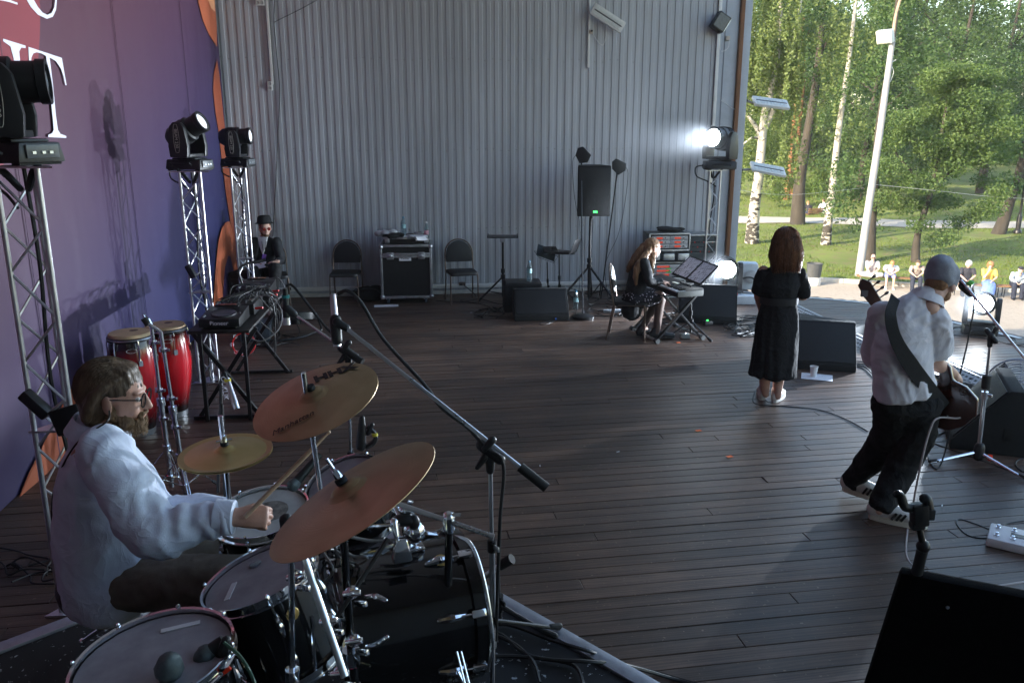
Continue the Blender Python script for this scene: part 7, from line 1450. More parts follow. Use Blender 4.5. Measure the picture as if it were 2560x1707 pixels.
hs = bmx @ tr(NL + .07, 0, -.01); ob('headstock', MB().prism([(-.03, -.025), (.0, -.045), (.14, -.06), (.19, -.03), (.17, .02), (.08, .035), (-.03, .027)], .018, hs, -.009), mat('dark_rosewood', (.05, .025, .015), .35), tb, world=True, bev=.004)
for k in range(4): ob('tuning_peg', MB().rod((.02 + .045 * k, -.05, 0), (.02 + .045 * k, -.085, 0), .005, 6, hs).ell((.02 + .045 * k, -.10, 0), (.010, .018, .016), hs), BLKPAINT, tb, world=True)
t = th('clip_tuner', 'small black clip tuner on the bass headstock', 'tuner', q(2172, 748, .40)); p_ = bmx @ V((NL + .16, .03, -.03)); ob('screen', MB().box((0, 0, 0), (.045, .02, .045), tr(p_ + V((-.02, -.03, .02)))), BLACK, t, world=True, bev=.004); ob('clip', MB().rod(p_ + V((-.01, -.01, 0)), p_, .006, 6), BLACK, t, world=True)
for k in range(4): ob('string', MB().rod((-.13, -.018 + .012 * k, -.034), (NL, -.014 + .010 * k, -.030), .0012, 4, bmx), STEEL, tb, world=True)
cable('guitar_cable', 'pale cable looping out of the bass and down to the floor', [q(2368, 1040, .0), q(2400, 1022, .02), q(2412, 1035, .0), q(2395, 1045, -.06), q(2345, 1045, -.12), q(2325, 1075, -.16), q(2300, 1170, -.25), G(2275, 1300, .02), G(2268, 1330, .008), G(2267, 1390), G(2300, 1425), G(2400, 1470), G(2480, 1465), G(2570, 1453)], .006, mat('pale_pink_cable', (.40, .34, .33), .5))
# ---------------------------------------------------------------- the keyboard player
YK = 9.72; q = lambda x, y, dy=0: A(x, y, YK + dy); Zk = lambda x, y, dy=0: A(1500 + x / 5.6, 580 + y / 5.6, YK + dy)
ck = dup(ch3 if False else ch2, (Zk(420, 1100).x, YK + .05, 0), 78, 'black chair under the keyboard player')
Pk = th('person', 'keyboard player with long fair hair, black jacket and floral skirt, seated', 'person', (Zk(480, 1000).x, YK, .46))
hk = Zk(735, 235, .02); HMk = tr(hk) @ rot('Z', 14) @ rot('Y', 12) @ M.Scale(.93, 4)
JK = mat('black_jacket', (.012, .012, .014), .75, vary=.3, bump=.15, bscale=140); BLOND = hair_mat('honey_hair', (.17, .085, .04), (.36, .21, .11), .4)
J = dict(pel=Zk(470, 950, .02), che=Zk(560, 520, .02), nek=Zk(660, 370, .02), sh=(Zk(600, 420, .17), Zk(620, 430, -.15)), el=(Zk(700, 720, .22), Zk(690, 690, -.22)), wr=(Zk(880, 700, .16), Zk(850, 690, -.10)), hp=(Zk(520, 940, .09), Zk(510, 960, -.06)), kn=(Zk(850, 890, .10), Zk(850, 900, -.05)), an=(Zk(600, 1330, .08), Zk(790, 1400, -.06)), toe=(Zk(700, 1390, .10), Zk(880, 1460, -.05)), hd=((.95, .0, -.15), (.95, .05, -.2)))
J['toe'] = (V((J['toe'][0].x, J['toe'][0].y, .035)), V((J['toe'][1].x, J['toe'][1].y, .035)))
figure(Pk, J, .009, SKIN2, JK, None, BLACK, sleeve=.97, hm=HMk, rt=.92, seed=4, hem=.35, loose=1.05, hands=(V((0, 0, 1)), V((0, 0, 1))), flat=(0, 1, 0), hand_sc=.92, curls=((18, 25, 20), (18, 25, 20)))
c = MB(); c.limb([J['hp'][0].lerp(J['hp'][1], .5) + V((-.05, 0, .02)), Zk(640, 920, .02), Zk(780, 900, .02)], [(.19, .13), (.185, .115), (.16, .09)], 20, flat=(0, 1, 0)); me = remesh(c, .012, 3); cloth(me, .007, 10, 4)
FLO = mat('floral_skirt', (.012, .011, .016), .85, vary=.0, col2=(.02, .02, .03)); nt = FLO.node_tree; vv = nt.nodes.new('ShaderNodeTexVoronoi'); vv.inputs['Scale'].default_value = 34; tc = nt.nodes.new('ShaderNodeTexCoord'); nt.links.new(tc.outputs['Object'], vv.inputs['Vector']); cr = nt.nodes.new('ShaderNodeValToRGB'); cr.color_ramp.elements[0].position = .22; cr.color_ramp.elements[1].position = .32; cr.color_ramp.elements[0].color = (.52, .46, .50, 1); cr.color_ramp.elements[1].color = (.010, .009, .014, 1); nt.links.new(vv.outputs['Distance'], cr.inputs[0]); nt.links.new(cr.outputs[0], nt.nodes['Principled BSDF'].inputs['Base Color'])
ob('skirt', me, FLO, Pk, sm=180, **w)
TI = mat('sheer_black_tights', (.13, .085, .07), .5, vary=.2)
for i in (0, 1): k, a_ = J['kn'][i], J['an'][i]; ob('tights', MB().limb([J['hp'][i].lerp(k, .7), k, k.lerp(a_, .35), a_], [.075, .058, .055, .040], 14), TI, Pk, **w)
cap_hair(Pk, HMk, BLOND, 0, vox=.008, fringe=.035)
h = MB()
for (pts, rr) in (([Zk(690, 250, -.07), Zk(600, 380, -.15), Zk(520, 520, -.17), Zk(500, 640, -.17), Zk(505, 740, -.165)], [(.035, .03), (.045, .022), (.048, .018), (.035, .015), (.018, .008)]), ([Zk(640, 200, .02), Zk(540, 330, .0), Zk(450, 440, -.02), Zk(380, 560, .0)], [(.06, .05), (.07, .03), (.05, .02), (.02, .01)]), ([Zk(745, 300, -.06), Zk(735, 420, -.12), Zk(720, 560, -.13), Zk(700, 700, -.12)], [(.03, .025), (.035, .02), (.03, .016), (.015, .008)])): h.limb(pts, rr, 14, flat=(1, 0, -.2))
me = remesh(h, .009, 2); strands(me, .008, 40, 3, (1, 1, .3)); ob('long_locks', me, BLOND, Pk, sm=180, **w)
# --- keyboard on its X stand
KB = q(1672, 715); ky = math.degrees(math.atan2(-.35, -.08))
kb0 = A(1690, 742, 9.42); kdir = V((-.30, .95, 0)).normalized(); kmx = frame(A(1672, 712, 9.82), kdir, (0, 0, 1)); kz = A(1690, 728, 9.5).z
kc = V((A(1672, 712, 9.85).x, 9.85, kz)); kmx = frame(kc, kdir, (0, 0, 1))      # X along the keys, Y to the player's right is away
t = th('keyboard', 'black stage keyboard on a crossed stand before the seated player', 'keyboard', kc); side_ = 1
ob('case', MB().add([(-.52, .17, -.04), (.52, .17, -.04), (.52, -.17, -.04), (-.52, -.17, -.04), (-.52, .17, .015), (.52, .17, .015), (.52, -.17, .055), (-.52, -.17, .055)], [(0, 1, 2, 3), (7, 6, 5, 4), (0, 4, 5, 1), (1, 5, 6, 2), (2, 6, 7, 3), (3, 7, 4, 0)], kmx), mat('keyboard_black', (.02, .02, .021), .4, vary=.2), t, world=True, bev=.008)
ob('end_cheek', MB().box((-.526, 0, .0), (.012, .33, .065), kmx), mat('grey_cheek', (.10, .105, .10), .5), t, world=True, bev=.004)
for k in range(36): ob('white_key', MB().box((-.475 + k * .0272, .105, .024), (.0255, .13, .016), kmx), mat('ivory_key', (.70, .70, .68), .35, vary=.03), t, world=True)
for k in range(35):
    if k % 7 in (0, 1, 3, 4, 5): ob('black_key', MB().box((-.4615 + k * .0272, .075, .040), (.013, .08, .018), kmx), BLACK, t, world=True)
ob('display', MB().box((-.06, -.07, .050), (.12, .06, .006), kmx @ rot('X', 6)), mat('lcd', (.35, .42, .40), .3, vary=.1, emit=(.5, .6, .6), es=.25), t, world=True)
for k in range(8): ob('knob', MB().lathe([(.010, 0), (.008, .02)], 8, kmx @ tr(-.35 + k * .035, -.10, .045)), KN, t, world=True)
t = th('keyboard_stand', 'black X shaped keyboard stand with grey end caps', 'stand', (kc.x, kc.y, 0))
sw = V((kdir.y, -kdir.x, 0))
for e_ in (-.30, .30):
    c_ = V((kc.x, kc.y, 0)) + kdir * e_
    for s in (-1, 1):
        a_ = c_ + sw * (.30 * s) + V((0, 0, .03)); b_ = c_ - sw * (.22 * s) + V((0, 0, kz - .045)); o_ = kdir * (.012 * s); ob('cross_bar', MB().box(((b_ - a_).length / 2, 0, 0), ((b_ - a_).length, .025, .045), frame(a_ + o_, b_ - a_, kdir)), BLKPAINT, t, world=True, bev=.004)
for s in (-1, 1):
    c_ = V((kc.x, kc.y, .03)) + sw * (.30 * s); ob('floor_tube', MB().rod(c_ - kdir * .33, c_ + kdir * .33, .018, 10), STEEL, t, world=True)
    for e_ in (-1, 1): ob('end_cap', MB().rod(c_ + kdir * (e_ * .30), c_ + kdir * (e_ * .36), .03, 12), mat('grey_cap', (.08, .085, .085), .6), t, world=True)
# front foot bar seen crossing before the stand
# music desk with sheets
b_ = V((A(1728, 812, 9.75).x, 9.75, 0)); tp = A(1728, 720, 9.75); t = th('music_stand', 'black music stand with score sheets behind the keyboard', 'music stand', b_); tripod(t, b_, tp, .30, .20, .012, rz=-50); dm = frame(A(1738, 676, 9.8), (.72, .35, .62), (-.55, -.45, .70)); ob('desk', MB().box((0, 0, 0), (.34, .50, .012), dm), BLKPAINT, t, world=True, bev=.003)
SCORE = mat('score_sheet', (.72, .72, .78), .8, vary=0); nt = SCORE.node_tree; bk = nt.nodes.new('ShaderNodeTexBrick'); tc = nt.nodes.new('ShaderNodeTexCoord'); bk.inputs['Scale'].default_value = 14; bk.inputs['Mortar Size'].default_value = .06; bk.inputs['Color1'].default_value = (.06, .06, .07, 1); bk.inputs['Color2'].default_value = (.75, .75, .8, 1); bk.inputs['Mortar'].default_value = (.75, .75, .8, 1); nt.links.new(tc.outputs['Object'], bk.inputs['Vector']); nt.links.new(bk.outputs['Color'], nt.nodes['Principled BSDF'].inputs['Base Color'])
for y, mt_, lab in ((-.12, SCORE, 'score sheet on the near half of the music desk'), (.12, SCORE, 'score sheet on the far half of the music desk')): o = ob('score_page', MB().box((0, y, .010), (.29, .21, .003), dm), mt_); tag(o, lab, 'paper', 'papers')
# --- effect pedals and rack cases by the wall
def rack(label, c, rz, wd, dp, z0, h, rows, cols, mt_case=PLY):
    t = th('equipment_rack', label, 'rack', (c[0], c[1], z0), rz, 'rack cases at the wall'); ob('case', MB().box((0, dp / 2 + .02, h / 2), (wd, dp, h)), mt_case, t, bev=.01)
    for x in (-wd / 2, wd / 2): ob('edge_rail', MB().box((x, .012, h / 2), (.022, .022, h)), EDG, t, bev=.004)
    for z in (0, h): ob('edge_rail', MB().box((0, .010, z), (wd, .022, .022)), EDG, t, bev=.004)
    for r_ in range(rows):
        for cc_ in range(cols):
            x0_ = -wd / 2 + .03 + (wd - .06) * (cc_ + .5) / cols; z = .03 + (h - .06) * (r_ + .5) / rows; o = ob('receiver', MB().box((x0_, -.002, z), ((wd - .07) / cols, .012, (h - .07) / rows)), mat('grey_rack_face', (.34, .34, .36), .4, .3, vary=.1), t, bev=.002)
            ob('display', MB().box((x0_ - .02, -.010, z), ((wd - .07) / cols * .35, .004, (h - .07) / rows * .5)), mat('red_display', (.16, .02, .015), .3, vary=.3, emit=(1, .1, .04), es=.12), t); ob('knob', MB().lathe([(.009, 0), (.007, .012)], 8, tr(x0_ + .07, -.008, z) @ rot('X', 90)), BLACK, t)
    return t
rk = A(1665, 700, 12.15); rx = rk.x; rY = 12.1
rack('lower rack case behind the keyboard player', (rx - .03, rY), 6, .62, .4, .02, .26, 3, 1); rack('middle rack of silver receivers with green tags behind the keyboard player', (rx - .04, rY), 6, .62, .38, .30, .24, 3, 1)
t = bpy.data.objects['equipment_rack.001']
for z in (.10, .15): ob('green_tag', MB().box((.06, -.012, z), (.08, .003, .022)), mat('green_tag', (.15, .6, .12), .6), t)
for z in (.20,): ob('pink_tag', MB().box((-.26, -.012, z), (.05, .003, .028)), mat('pink_tag', (.7, .08, .2), .6), t)
rack('upper rack case with red lit receivers behind the keyboard player', (rx + .02, rY), 6, .60, .38, .72, .24, 3, 2)
t = th('silver_box_tray', 'row of small silver boxes between the rack cases', 'rack', (rx, rY, .56), 6); 
for k in range(3): ob('silver_box', MB().box((-.2 + k * .22, .1, .06), (.17, .2, .10)), EDG, t, bev=.012)
ob('tray', MB().box((.02, .14, -.005), (.72, .34, .012)), PLY, t)
t = th('tall_rack', 'tall dark rack with cables right of the rack cases', 'rack', (A(1745, 700, 12.35).x, 12.35, 0), 6); ob('case', MB().box((0, .1, .46), (.42, .4, .92)), mat('dark_teal_case', (.02, .03, .035), .5, vary=.2), t, bev=.01); ob('top_edge', MB().box((0, .1, .925), (.46, .44, .02)), EDG, t, bev=.004)
for r_ in range(3):
    for k in range(8): ob('jack', MB().lathe([(.012, 0), (.010, .012), (.004, .004)], 8, tr(-.16 + k * .045, -.102, .68 + r_ * .07) @ rot('X', 90)), BLACK if (k + r_) % 3 else REDP, t)
o = heap('black_cloth', 'black cloth thrown over the upper rack case', V((rx + .05, rY + .2, .975)), (.26, .16, .05), mat('black_fabric'), 'cloth', 6)
# pedals on the floor
for i, (x, y, lab, mt_) in enumerate(((1712, 845, 'small pale pedal under the keyboard', mat('pale_pedal', (.35, .37, .34), .5)), (1660, 842, 'black sustain pedal under the keyboard', BLACK), (1768, 812, 'black stage box with a green lamp before the wedge', BLACK))):
    p = G(x, y); t = th('foot_pedal', lab, 'pedal', p, 10 * i, 'pedals and boxes under the keyboard'); ob('body', MB().box((0, 0, .03), (.12, .09, .05), taper=(.9, .9)), mt_, t, bev=.008); ob('switch', MB().lathe([(.012, .055), (.010, .066)], 10), STEEL if i < 2 else mat('green_led', (.02, .5, .05), .4), t)
# ---------------------------------------------------------------- the man in the hat
Yh = 11.42; Zh = lambda x, y, dy=0: A(440 + x / 3.336, 500 + y / 3.336, Yh + dy)
Ph = th('person', 'seated man in a black hat, red glasses, black jacket and white T-shirt', 'person', (hm_p.x, hm_p.y, .45))
HMh = tr(Zh(742, 235)) @ rot('Z', -62) @ rot('Y', 4) @ M.Scale(.98, 4)
J = dict(pel=Zh(730, 610, .12), che=Zh(755, 400, .10), nek=Zh(742, 310, .05), sh=(Zh(660, 350, .0), Zh(840, 350, .02)), el=(Zh(630, 510, -.05), Zh(872, 500, -.05)), wr=(Zh(725, 545, -.24), Zh(835, 515, -.22)), hp=(Zh(690, 610, .08), Zh(770, 610, .08)), kn=(Zh(650, 620, -.36), Zh(830, 590, -.38)), an=(Zh(640, 800, -.30), Zh(775, 790, -.32)), toe=(Zh(640, 850, -.42), Zh(790, 870, -.46)), hd=((.9, -.1, -.1), (-.8, -.25, -.1)))
J['an'] = tuple(V((a_.x, a_.y, .10)) for a_ in J['an']); J['toe'] = tuple(V((a_.x, a_.y, .035)) for a_ in J['toe'])
BJK = mat('black_blazer', (.011, .012, .015), .75, vary=.25, bump=.12, bscale=120); BTR = mat('black_trousers', (.010, .010, .011), .85, vary=.3)
figure(Ph, J, .010, SKIN2, BJK, BTR, WSHOE, sleeve=.88, hm=HMh, rt=1.0, seed=9, hem=.1, topfold=.007, flat=(1, 0, 0), curls=((30, 40, 30), (30, 40, 30)))
ch_ = Zh(738, 365, -.02); ob('t_shirt', MB().prism([(-.07, .13), (.07, .13), (.045, .0), (.0, -.12), (-.045, .0)], .02, frame(ch_ + V((-.01, -.045, -.03)), (1, -.1, 0), (.1, -.95, .15)) ), mat('white_tee', (.62, .63, .64), .9), Ph, bev=.006, **w)
ob('pass_card', MB().box((0, 0, 0), (.05, .008, .085), tr(Zh(733, 478, -.13)) @ rot('Y', 14)), mat('violet_card', (.20, .10, .42), .5, vary=.5, scale=30), Ph, **w); ob('lanyard', MB().tube([Zh(715, 345, -.10), Zh(725, 410, -.12), Zh(735, 450, -.13), Zh(742, 410, -.12), Zh(755, 345, -.10)], .004, 5), CABLE, Ph, **w)
h = HMh; ob('hat', MB().lathe([(.132, .066), (.134, .070), (.105, .080), (.098, .10), (.092, .150), (.075, .176), (.04, .180), (0, .176)], 28, h @ rot('Y', -6) @ tr(-.012, 0, 0)).lathe([(.105, .078), (.132, .066), (.13, .064), (.1, .072)], 28, h @ rot('Y', -6) @ tr(-.012, 0, 0)), mat('black_felt_hat', (.012, .012, .013), .9, vary=.2), Ph, **w)
cap_hair(Ph, h, hair_mat('light_brown_hair', (.09, .05, .03), (.18, .11, .06)), 0, vox=.01, fringe=.05)
bb = MB(); bb.ell((.062, 0, -.088), (.036, .042, .030), h).ell((.03, .045, -.07), (.04, .02, .03), h).ell((.03, -.045, -.07), (.04, .02, .03), h); ob('beard', remesh(bb, .008, 2), hair_mat('light_brown_hair', (.09, .05, .03), (.18, .11, .06)), Ph, sm=180, **w)
for s in (-1, 1): ob('red_lens', MB().lathe([(.024, 0), (.022, .003), (0, .005)], 14, h @ tr(.100, s * .033, .002) @ rot('Y', 90)), mat('red_glass', (.16, .02, .015), .15, vary=0), Ph, **w)
ob('glasses_frame', MB().rod((.1, -.058, .012), (-.005, -.085, .014), .003, 5, h).rod((.1, .058, .012), (-.005, .085, .014), .003, 5, h).rod((.102, -.012, .006), (.102, .012, .006), .0025, 5, h), GLS, Ph, **w)
t = mic('hand_microphone', 'microphone held in the lap of the man in the hat', Zh(740, 540, -.31), Zh(840, 545, -.30), .020); t['group'] = 'hand held microphones'
o = ob('paper_sheet', MB().box((0, 0, 0), (.20, .14, .003), frame(Zh(690, 550, -.28), (.9, .1, .2), (.1, -.4, .9))), PAPER); tag(o, 'papers on the lap of the man in the hat', 'paper', 'papers')
# ---------------------------------------------------------------- audience on the benches
BW = mat('bench_slat', (.22, .12, .06), .6, vary=.3, scale=5, stretch=(1, 6, 6)); 
def bench(label, c, rz, L=1.9, back=False):
    """people face local -Y"""
    t = th('park_bench', label, 'bench', c, rz, 'park benches')
    for k in range(4): ob('slat', MB().box((0, -.18 + k * .105, .44), (L, .085, .035)), BW, t, bev=.006)
    if back:
        for k in range(3): ob('slat', MB().box((0, .24 + .03 * k, .58 + .11 * k), (L, .03, .085)), BW, t, bev=.006)
    for s in (-1, 1):
        x = s * (L / 2 - .15); ob('iron_side', MB().tube([(x, -.26, 0), (x, -.20, .12), (x, -.22, .40), (x, .18, .41), (x, .16, .14), (x, .24, 0)], .018, 6, curve=4), BLKPAINT, t)
        if back: ob('back_support', MB().rod((x, .18, .4), (x, .32, .88), .016, 6), BLKPAINT, t)
    return t
def seated(label, base, rz, topm, botm, hairm, shoesm=BLACK, lean=.0, headdown=10, sleeve=.4, leg=1.0, skin=SKIN2, scale=1.0, look=0, hand_up=False, cross=False, dress=None, vox=.016, hat=None, bald=False, rt=1.0, fluffy=False, glasses=False):
    P = th('person', label, 'person', base, rz, 'audience on the benches'); X = tr(V(base)) @ rot('Z', rz) @ M.Scale(scale, 4); g = lambda x, y, z: X @ V((x, y, z))
    f = -lean
    J = dict(pel=g(0, .05, .55), che=g(0, .04 + f * .6, .90 - lean * .25), nek=g(0, .02 + f * 1.0, 1.10 - lean * .45), sh=(g(-.19, .03 + f * .85, 1.02 - lean * .38), g(.19, .03 + f * .85, 1.02 - lean * .38)), el=(g(-.24, -.12 + f * .6, .76), g(.24, -.12 + f * .6, .76)), wr=(g(-.09, -.36, .64), g(.08, -.38, .64)), hp=(g(-.09, .02, .53), g(.09, .02, .53)), kn=(g(-.13, -.42, .52), g(.13, -.42, .52)), an=(g(-.12, -.44, .09), g(.14, -.40, .09)), toe=(g(-.13, -.58, .035), g(.15, -.54, .035)))
    if hand_up: J['wr'] = (g(-.05, -.20 + f * .6, .98), J['wr'][1]); J['el'] = (g(-.17, -.24 + f * .5, .74), J['el'][1])
    if cross: J['kn'] = (g(-.34, -.28, .55), g(.34, -.28, .55)); J['an'] = (g(.12, -.36, .50), g(-.12, -.30, .52)); J['toe'] = (g(.22, -.42, .50), g(-.22, -.36, .51))
    hm2 = tr(g(0, -.02 + f * 1.28, 1.245 - lean * .62)) @ rot('Z', rz - 90 + look) @ rot('Y', headdown) @ M.Scale(scale, 4)
    figure(P, J, vox, skin, topm, botm, None if cross else shoesm, sleeve=sleeve, leg=leg, hm=hm2, rt=rt, seed=random.randint(1, 50), topfold=.010, hem=.15, loose=1.05, flat=tuple(rot('Z', rz) @ V((1, 0, 0))))
    if not bald: cap_hair(P, hm2, hairm, 0, vox=.013, fringe=.04)
    if fluffy: m_ = MB().ell((-.02, 0, .05), (.125, .115, .105), hm2).ell((-.03, .07, -.01), (.07, .05, .08), hm2).ell((-.03, -.07, -.01), (.07, .05, .08), hm2); ob('curls', remesh(m_, .013, 1), hairm, P, sm=180, world=True)
    if dress is not None: m_ = MB().limb([g(0, -.1, .53), g(0, -.38, .50), g(0, -.46, .30), g(0, -.47, .20)], [(.20, .13), (.22, .12), (.21, .11), (.20, .10)], 16, flat=tuple(rot('Z', rz) @ V((1, 0, 0)))); me = remesh(m_, .02, 3); cloth(me, .02, 7, 3); ob('skirt', me, dress, P, sm=180, world=True)
    if hat is not None: ob('cap', MB().ell((-.015, 0, .075), (.108, .09, .070), hm2).ell((.09, 0, .065), (.055, .065, .010), hm2), hat, P, world=True)
    if glasses: ob('sunglasses', MB().box((.10, 0, .004), (.02, .13, .035), hm2), GLS, P, world=True, bev=.004)
    return P
D_ = math.degrees(math.atan2(kd.y, kd.x))       # benches stand along the kerb, people look back at the stage
def spot(px, py, off=0): p = G(px, py, PZ); return V((p.x, p.y, PZ)) + kn * off
FSH = mat('floral_shirt', (.40, .32, .36), .85, vary=.6, scale=14, col2=(.62, .58, .60)); LTR = mat('light_trousers', (.50, .48, .46), .85, vary=.1); WPO = mat('white_polo', (.74, .74, .76), .85, vary=.04); SHO = mat('blue_shorts', (.16, .20, .42), .85, vary=.15); GRYH = hair_mat('white_hair', (.5, .49, .47), (.72, .71, .69)); REDH = hair_mat('ginger_hair', (.30, .12, .05), (.52, .26, .12)); BRH = hair_mat('short_brown_hair', (.05, .03, .02), (.12, .08, .05))
YEL = mat('yellow_top', (.72, .47, .10), .85, vary=.08); BLS = mat('blue_skirt', (.12, .20, .50), .85, vary=.15); PBJ = mat('pale_blue_jacket', (.42, .50, .60), .85, vary=.08); NAV = mat('navy_trousers', (.02, .025, .045), .85); DKT = mat('dark_top', (.025, .025, .035), .85)
bA = spot(2208, 716, -.05); bench('park bench with a cross-legged man and a man in white', bA, D_, 2.2)
bB = spot(2428, 736, -.05); bench('park bench with a white-haired woman and a woman in yellow', bB, D_, 1.7); bC = spot(2548, 742, -.05); bench('park bench at the right edge with a man in pale blue', bC, D_, 1.6)
sb = lambda px, py, dz=0: spot(px, py, -.05) + V((0, 0, dz))
seated('man sitting cross-legged in floral shirt and sunglasses on the left bench', spot(2168, 714, -.05), D_, FSH, LTR, BRH, lean=.10, hand_up=True, cross=True, headdown=5, glasses=True, bald=True, sleeve=.35)
seated('man in white shirt with red stripe and blue shorts bent over on the left bench', spot(2214, 716, -.05), D_, WPO, SHO, REDH, WSHOE, lean=.38, headdown=45, leg=.42, sleeve=.35)
o = ob('red_stripe', MB().box((0, 0, 0), (.30, .02, .10), tr(spot(2214, 716, -.05) + V((-.02, -.30, .82))) @ rot('Y', 28) @ rot('X', 35)), mat('red_cloth', (.5, .03, .05), .8), bpy.data.objects['person.006'] if 'person.006' in bpy.data.objects else None, world=True, bev=.01)
seated('person in dark floral clothes half hidden behind the grey beanie', spot(2278, 722, -.05), D_, mat('dark_floral', (.30, .20, .16), .85, vary=.8, scale=10, col2=(.5, .42, .38)), NAV, BRH, lean=.25, headdown=25)
seated('white-haired woman in dark top looking at her phone', spot(2402, 733, -.05), D_, DKT, NAV, GRYH, lean=.12, headdown=28, fluffy=True, sleeve=.35)
seated('woman in yellow top and blue skirt with ginger hair on the bench', spot(2455, 737, -.05), D_, YEL, None, REDH, WSHOE, lean=.10, hand_up=True, dress=BLS, fluffy=True, sleeve=.35)
seated('man in pale blue jacket and dark cap on the right bench', spot(2527, 741, -.05), D_, PBJ, NAV, GRYH, lean=.26, headdown=4, sleeve=.95, hat=DKT, rt=1.1)
seated('person in blue at the very right edge of the picture', spot(2566, 744, -.05), D_ + 15, PBJ, NAV, BRH, WSHOE, lean=.15, sleeve=.95)
p = spot(2134, 717, -.3); t = th('backpack', 'black and white backpack standing beside the left bench', 'backpack', p, D_ - 10); ob('bag', remesh(MB().ell((0, 0, .24), (.17, .11, .25)).ell((0, -.09, .16), (.12, .06, .13)), .018, 2), mat('navy_nylon', (.03, .035, .05), .7), t, sm=180)
for s in (-1, 1): ob('white_panel', MB().ell((s * .10, -.07, .26), (.03, .05, .19)), mat('white_polo'), t)
ob('handle', MB().tube([(-.04, 0, .48), (-.03, 0, .54), (.03, 0, .54), (.04, 0, .48)], .010, 6), BLACK, t)
p = spot(2158, 720, -.35)
for i in (0, 1): m_ = MB(); shoe(m_, p + kd * (.14 * i), p + kd * (.14 * i) - kn * .26, .07); tag(ob('empty_shoe', remesh(m_, .014, 2), mat('beige_shoe', (.5, .42, .34), .7), sm=180), ['left of two empty beige shoes before the left bench', 'right of two empty beige shoes before the left bench'][i], 'shoe', 'empty shoes')
# far bench under the birch
fb = L_(2042, 552); bench('distant park bench on the far path beside the birch', fb, 200, 1.9, True)
seated('distant person in dark clothes on the far bench', fb + V((-.55, -.05, 0)), 190, DKT, NAV, REDH, lean=.2, vox=.022); seated('distant person in a white shirt on the far bench', fb + V((.35, -.05, .08)), 190, WPO, NAV, BRH, lean=.05, sleeve=.9, vox=.022)
# ================================================================== right side and foreground
# microphone stand of the bass player
bs = G(2443, 1160); cl = A(2478, 840, bs.y + .02); tp = A(2402, 700, bs.y + .25); tl = A(2590, 930, bs.y - .35)
s = stand('microphone_stand', 'chrome microphone stand with angled boom in front of the bass player', bs, cl, .36, .10, .013, CHROME, CHROME, group='microphone stands', rz=-60, double=False)
ob('boom_arm', MB().rod(tp, tl, .0095, 10), CHROME, s, world=True); d_ = (cl - bs); ob('grip', MB().rod(bs + d_ * .60, bs + d_ * .70, .030, 14), RUBBER, s, world=True); ob('boom_clutch', MB().limb([cl - V((0, 0, .07)), cl], [.018, .026], 10).limb([cl + (tp - tl).normalized() * .05, cl - (tp - tl).normalized() * .05], [.020, .020], 10).limb([cl + V((.01, 0, .02)), cl + V((.03, 0, .06))], [.014, .018], 8), BLACK, s, world=True); ob('hub', MB().limb([bs + V((0, 0, .07)), bs + V((0, 0, .14))], [.042, .036], 14), BLACK, s, world=True)
ob('red_band', MB().lathe([(.016, -.02), (.016, .02)], 10, tr(bs + V((.055, -.055, .075)))), mat('red_marker', (.9, .05, .02), .5), s, world=True)
t = mic('vocal_microphone', 'black microphone with green ring on the bass player boom', A(2412, 712, bs.y + .24), A(2372, 672, bs.y + .34), .024, True, BLACK, 'vocal microphones'); ob('green_ring', MB().rod(A(2420, 704, bs.y + .22), A(2432, 712, bs.y + .20), .022, 12), mat('green_ring', (.12, .5, .08), .5), t, world=True); ob('mic_clip', MB().limb([A(2405, 715, bs.y + .25), A(2425, 735, bs.y + .24)], [.028, .022], 10), BLACK, t, world=True)
Ym = bs.y
cable('microphone_cable', 'thin cable falling from the bass player microphone in a long loop', [A(2432, 720, Ym + .2), A(2436, 760, Ym + .18), A(2420, 850, Ym + .1), A(2395, 960, Ym + .05), A(2372, 1090, Ym), A(2352, 1160, Ym - .05), G(2335, 1168, .01), G(2315, 1120, .01), G(2340, 1090, .01), G(2375, 1075)], .006)
# floor fan at the right edge
fc_ = V((A(2546, 975, 7.1).x, 7.1, A(2546, 975, 7.1).z)); t = th('pedestal_fan', 'large wire caged fan at the right edge behind the wedge', 'fan', (fc_.x, fc_.y, 0)); fmx = tr(fc_) @ rot('Z', -20) @ rot('X', 72); GW = mat('grey_wire', (.30, .29, .33), .35, .6)
m_ = MB()
for k in range(12): m_.ring(.045 + k * .0205, .0028, 40, 5, fmx @ tr(0, 0, .07 - .0042 * k))
for k in range(12): a_ = 2 * math.pi * k / 12; m_.tube([(.05 * math.cos(a_), .05 * math.sin(a_), .07), (.17 * math.cos(a_), .17 * math.sin(a_), .045), (.275 * math.cos(a_), .275 * math.sin(a_), .0)], .003, 5, fmx)
ob('front_guard', m_, GW, t, world=True); m_ = MB()
for k in range(8): m_.ring(.06 + k * .03, .0028, 40, 5, fmx @ tr(0, 0, -.08 + .004 * k))
ob('rear_guard', m_, GW, t, world=True); ob('rim', MB().ring(.278, .007, 48, 8, fmx), GW, t, world=True); ob('hub', MB().lathe([(.05, .065), (.05, .078), (0, .08)], 20, fmx), mat('grey_hub', (.35, .36, .38), .4), t, world=True); ob('motor', MB().lathe([(.0, -.16), (.06, -.15), (.07, -.08), (.05, -.03)], 18, fmx), BLACK, t, world=True)
for k in range(3): ob('blade', MB().add([(.04, -.04, .0), (.25, -.10, .02), (.26, .05, -.02), (.04, .04, -.015)], [(0, 1, 2, 3)], fmx @ rot('Z', 120 * k + 20)), mat('fan_blade', (.07, .07, .08), .4), t, world=True)
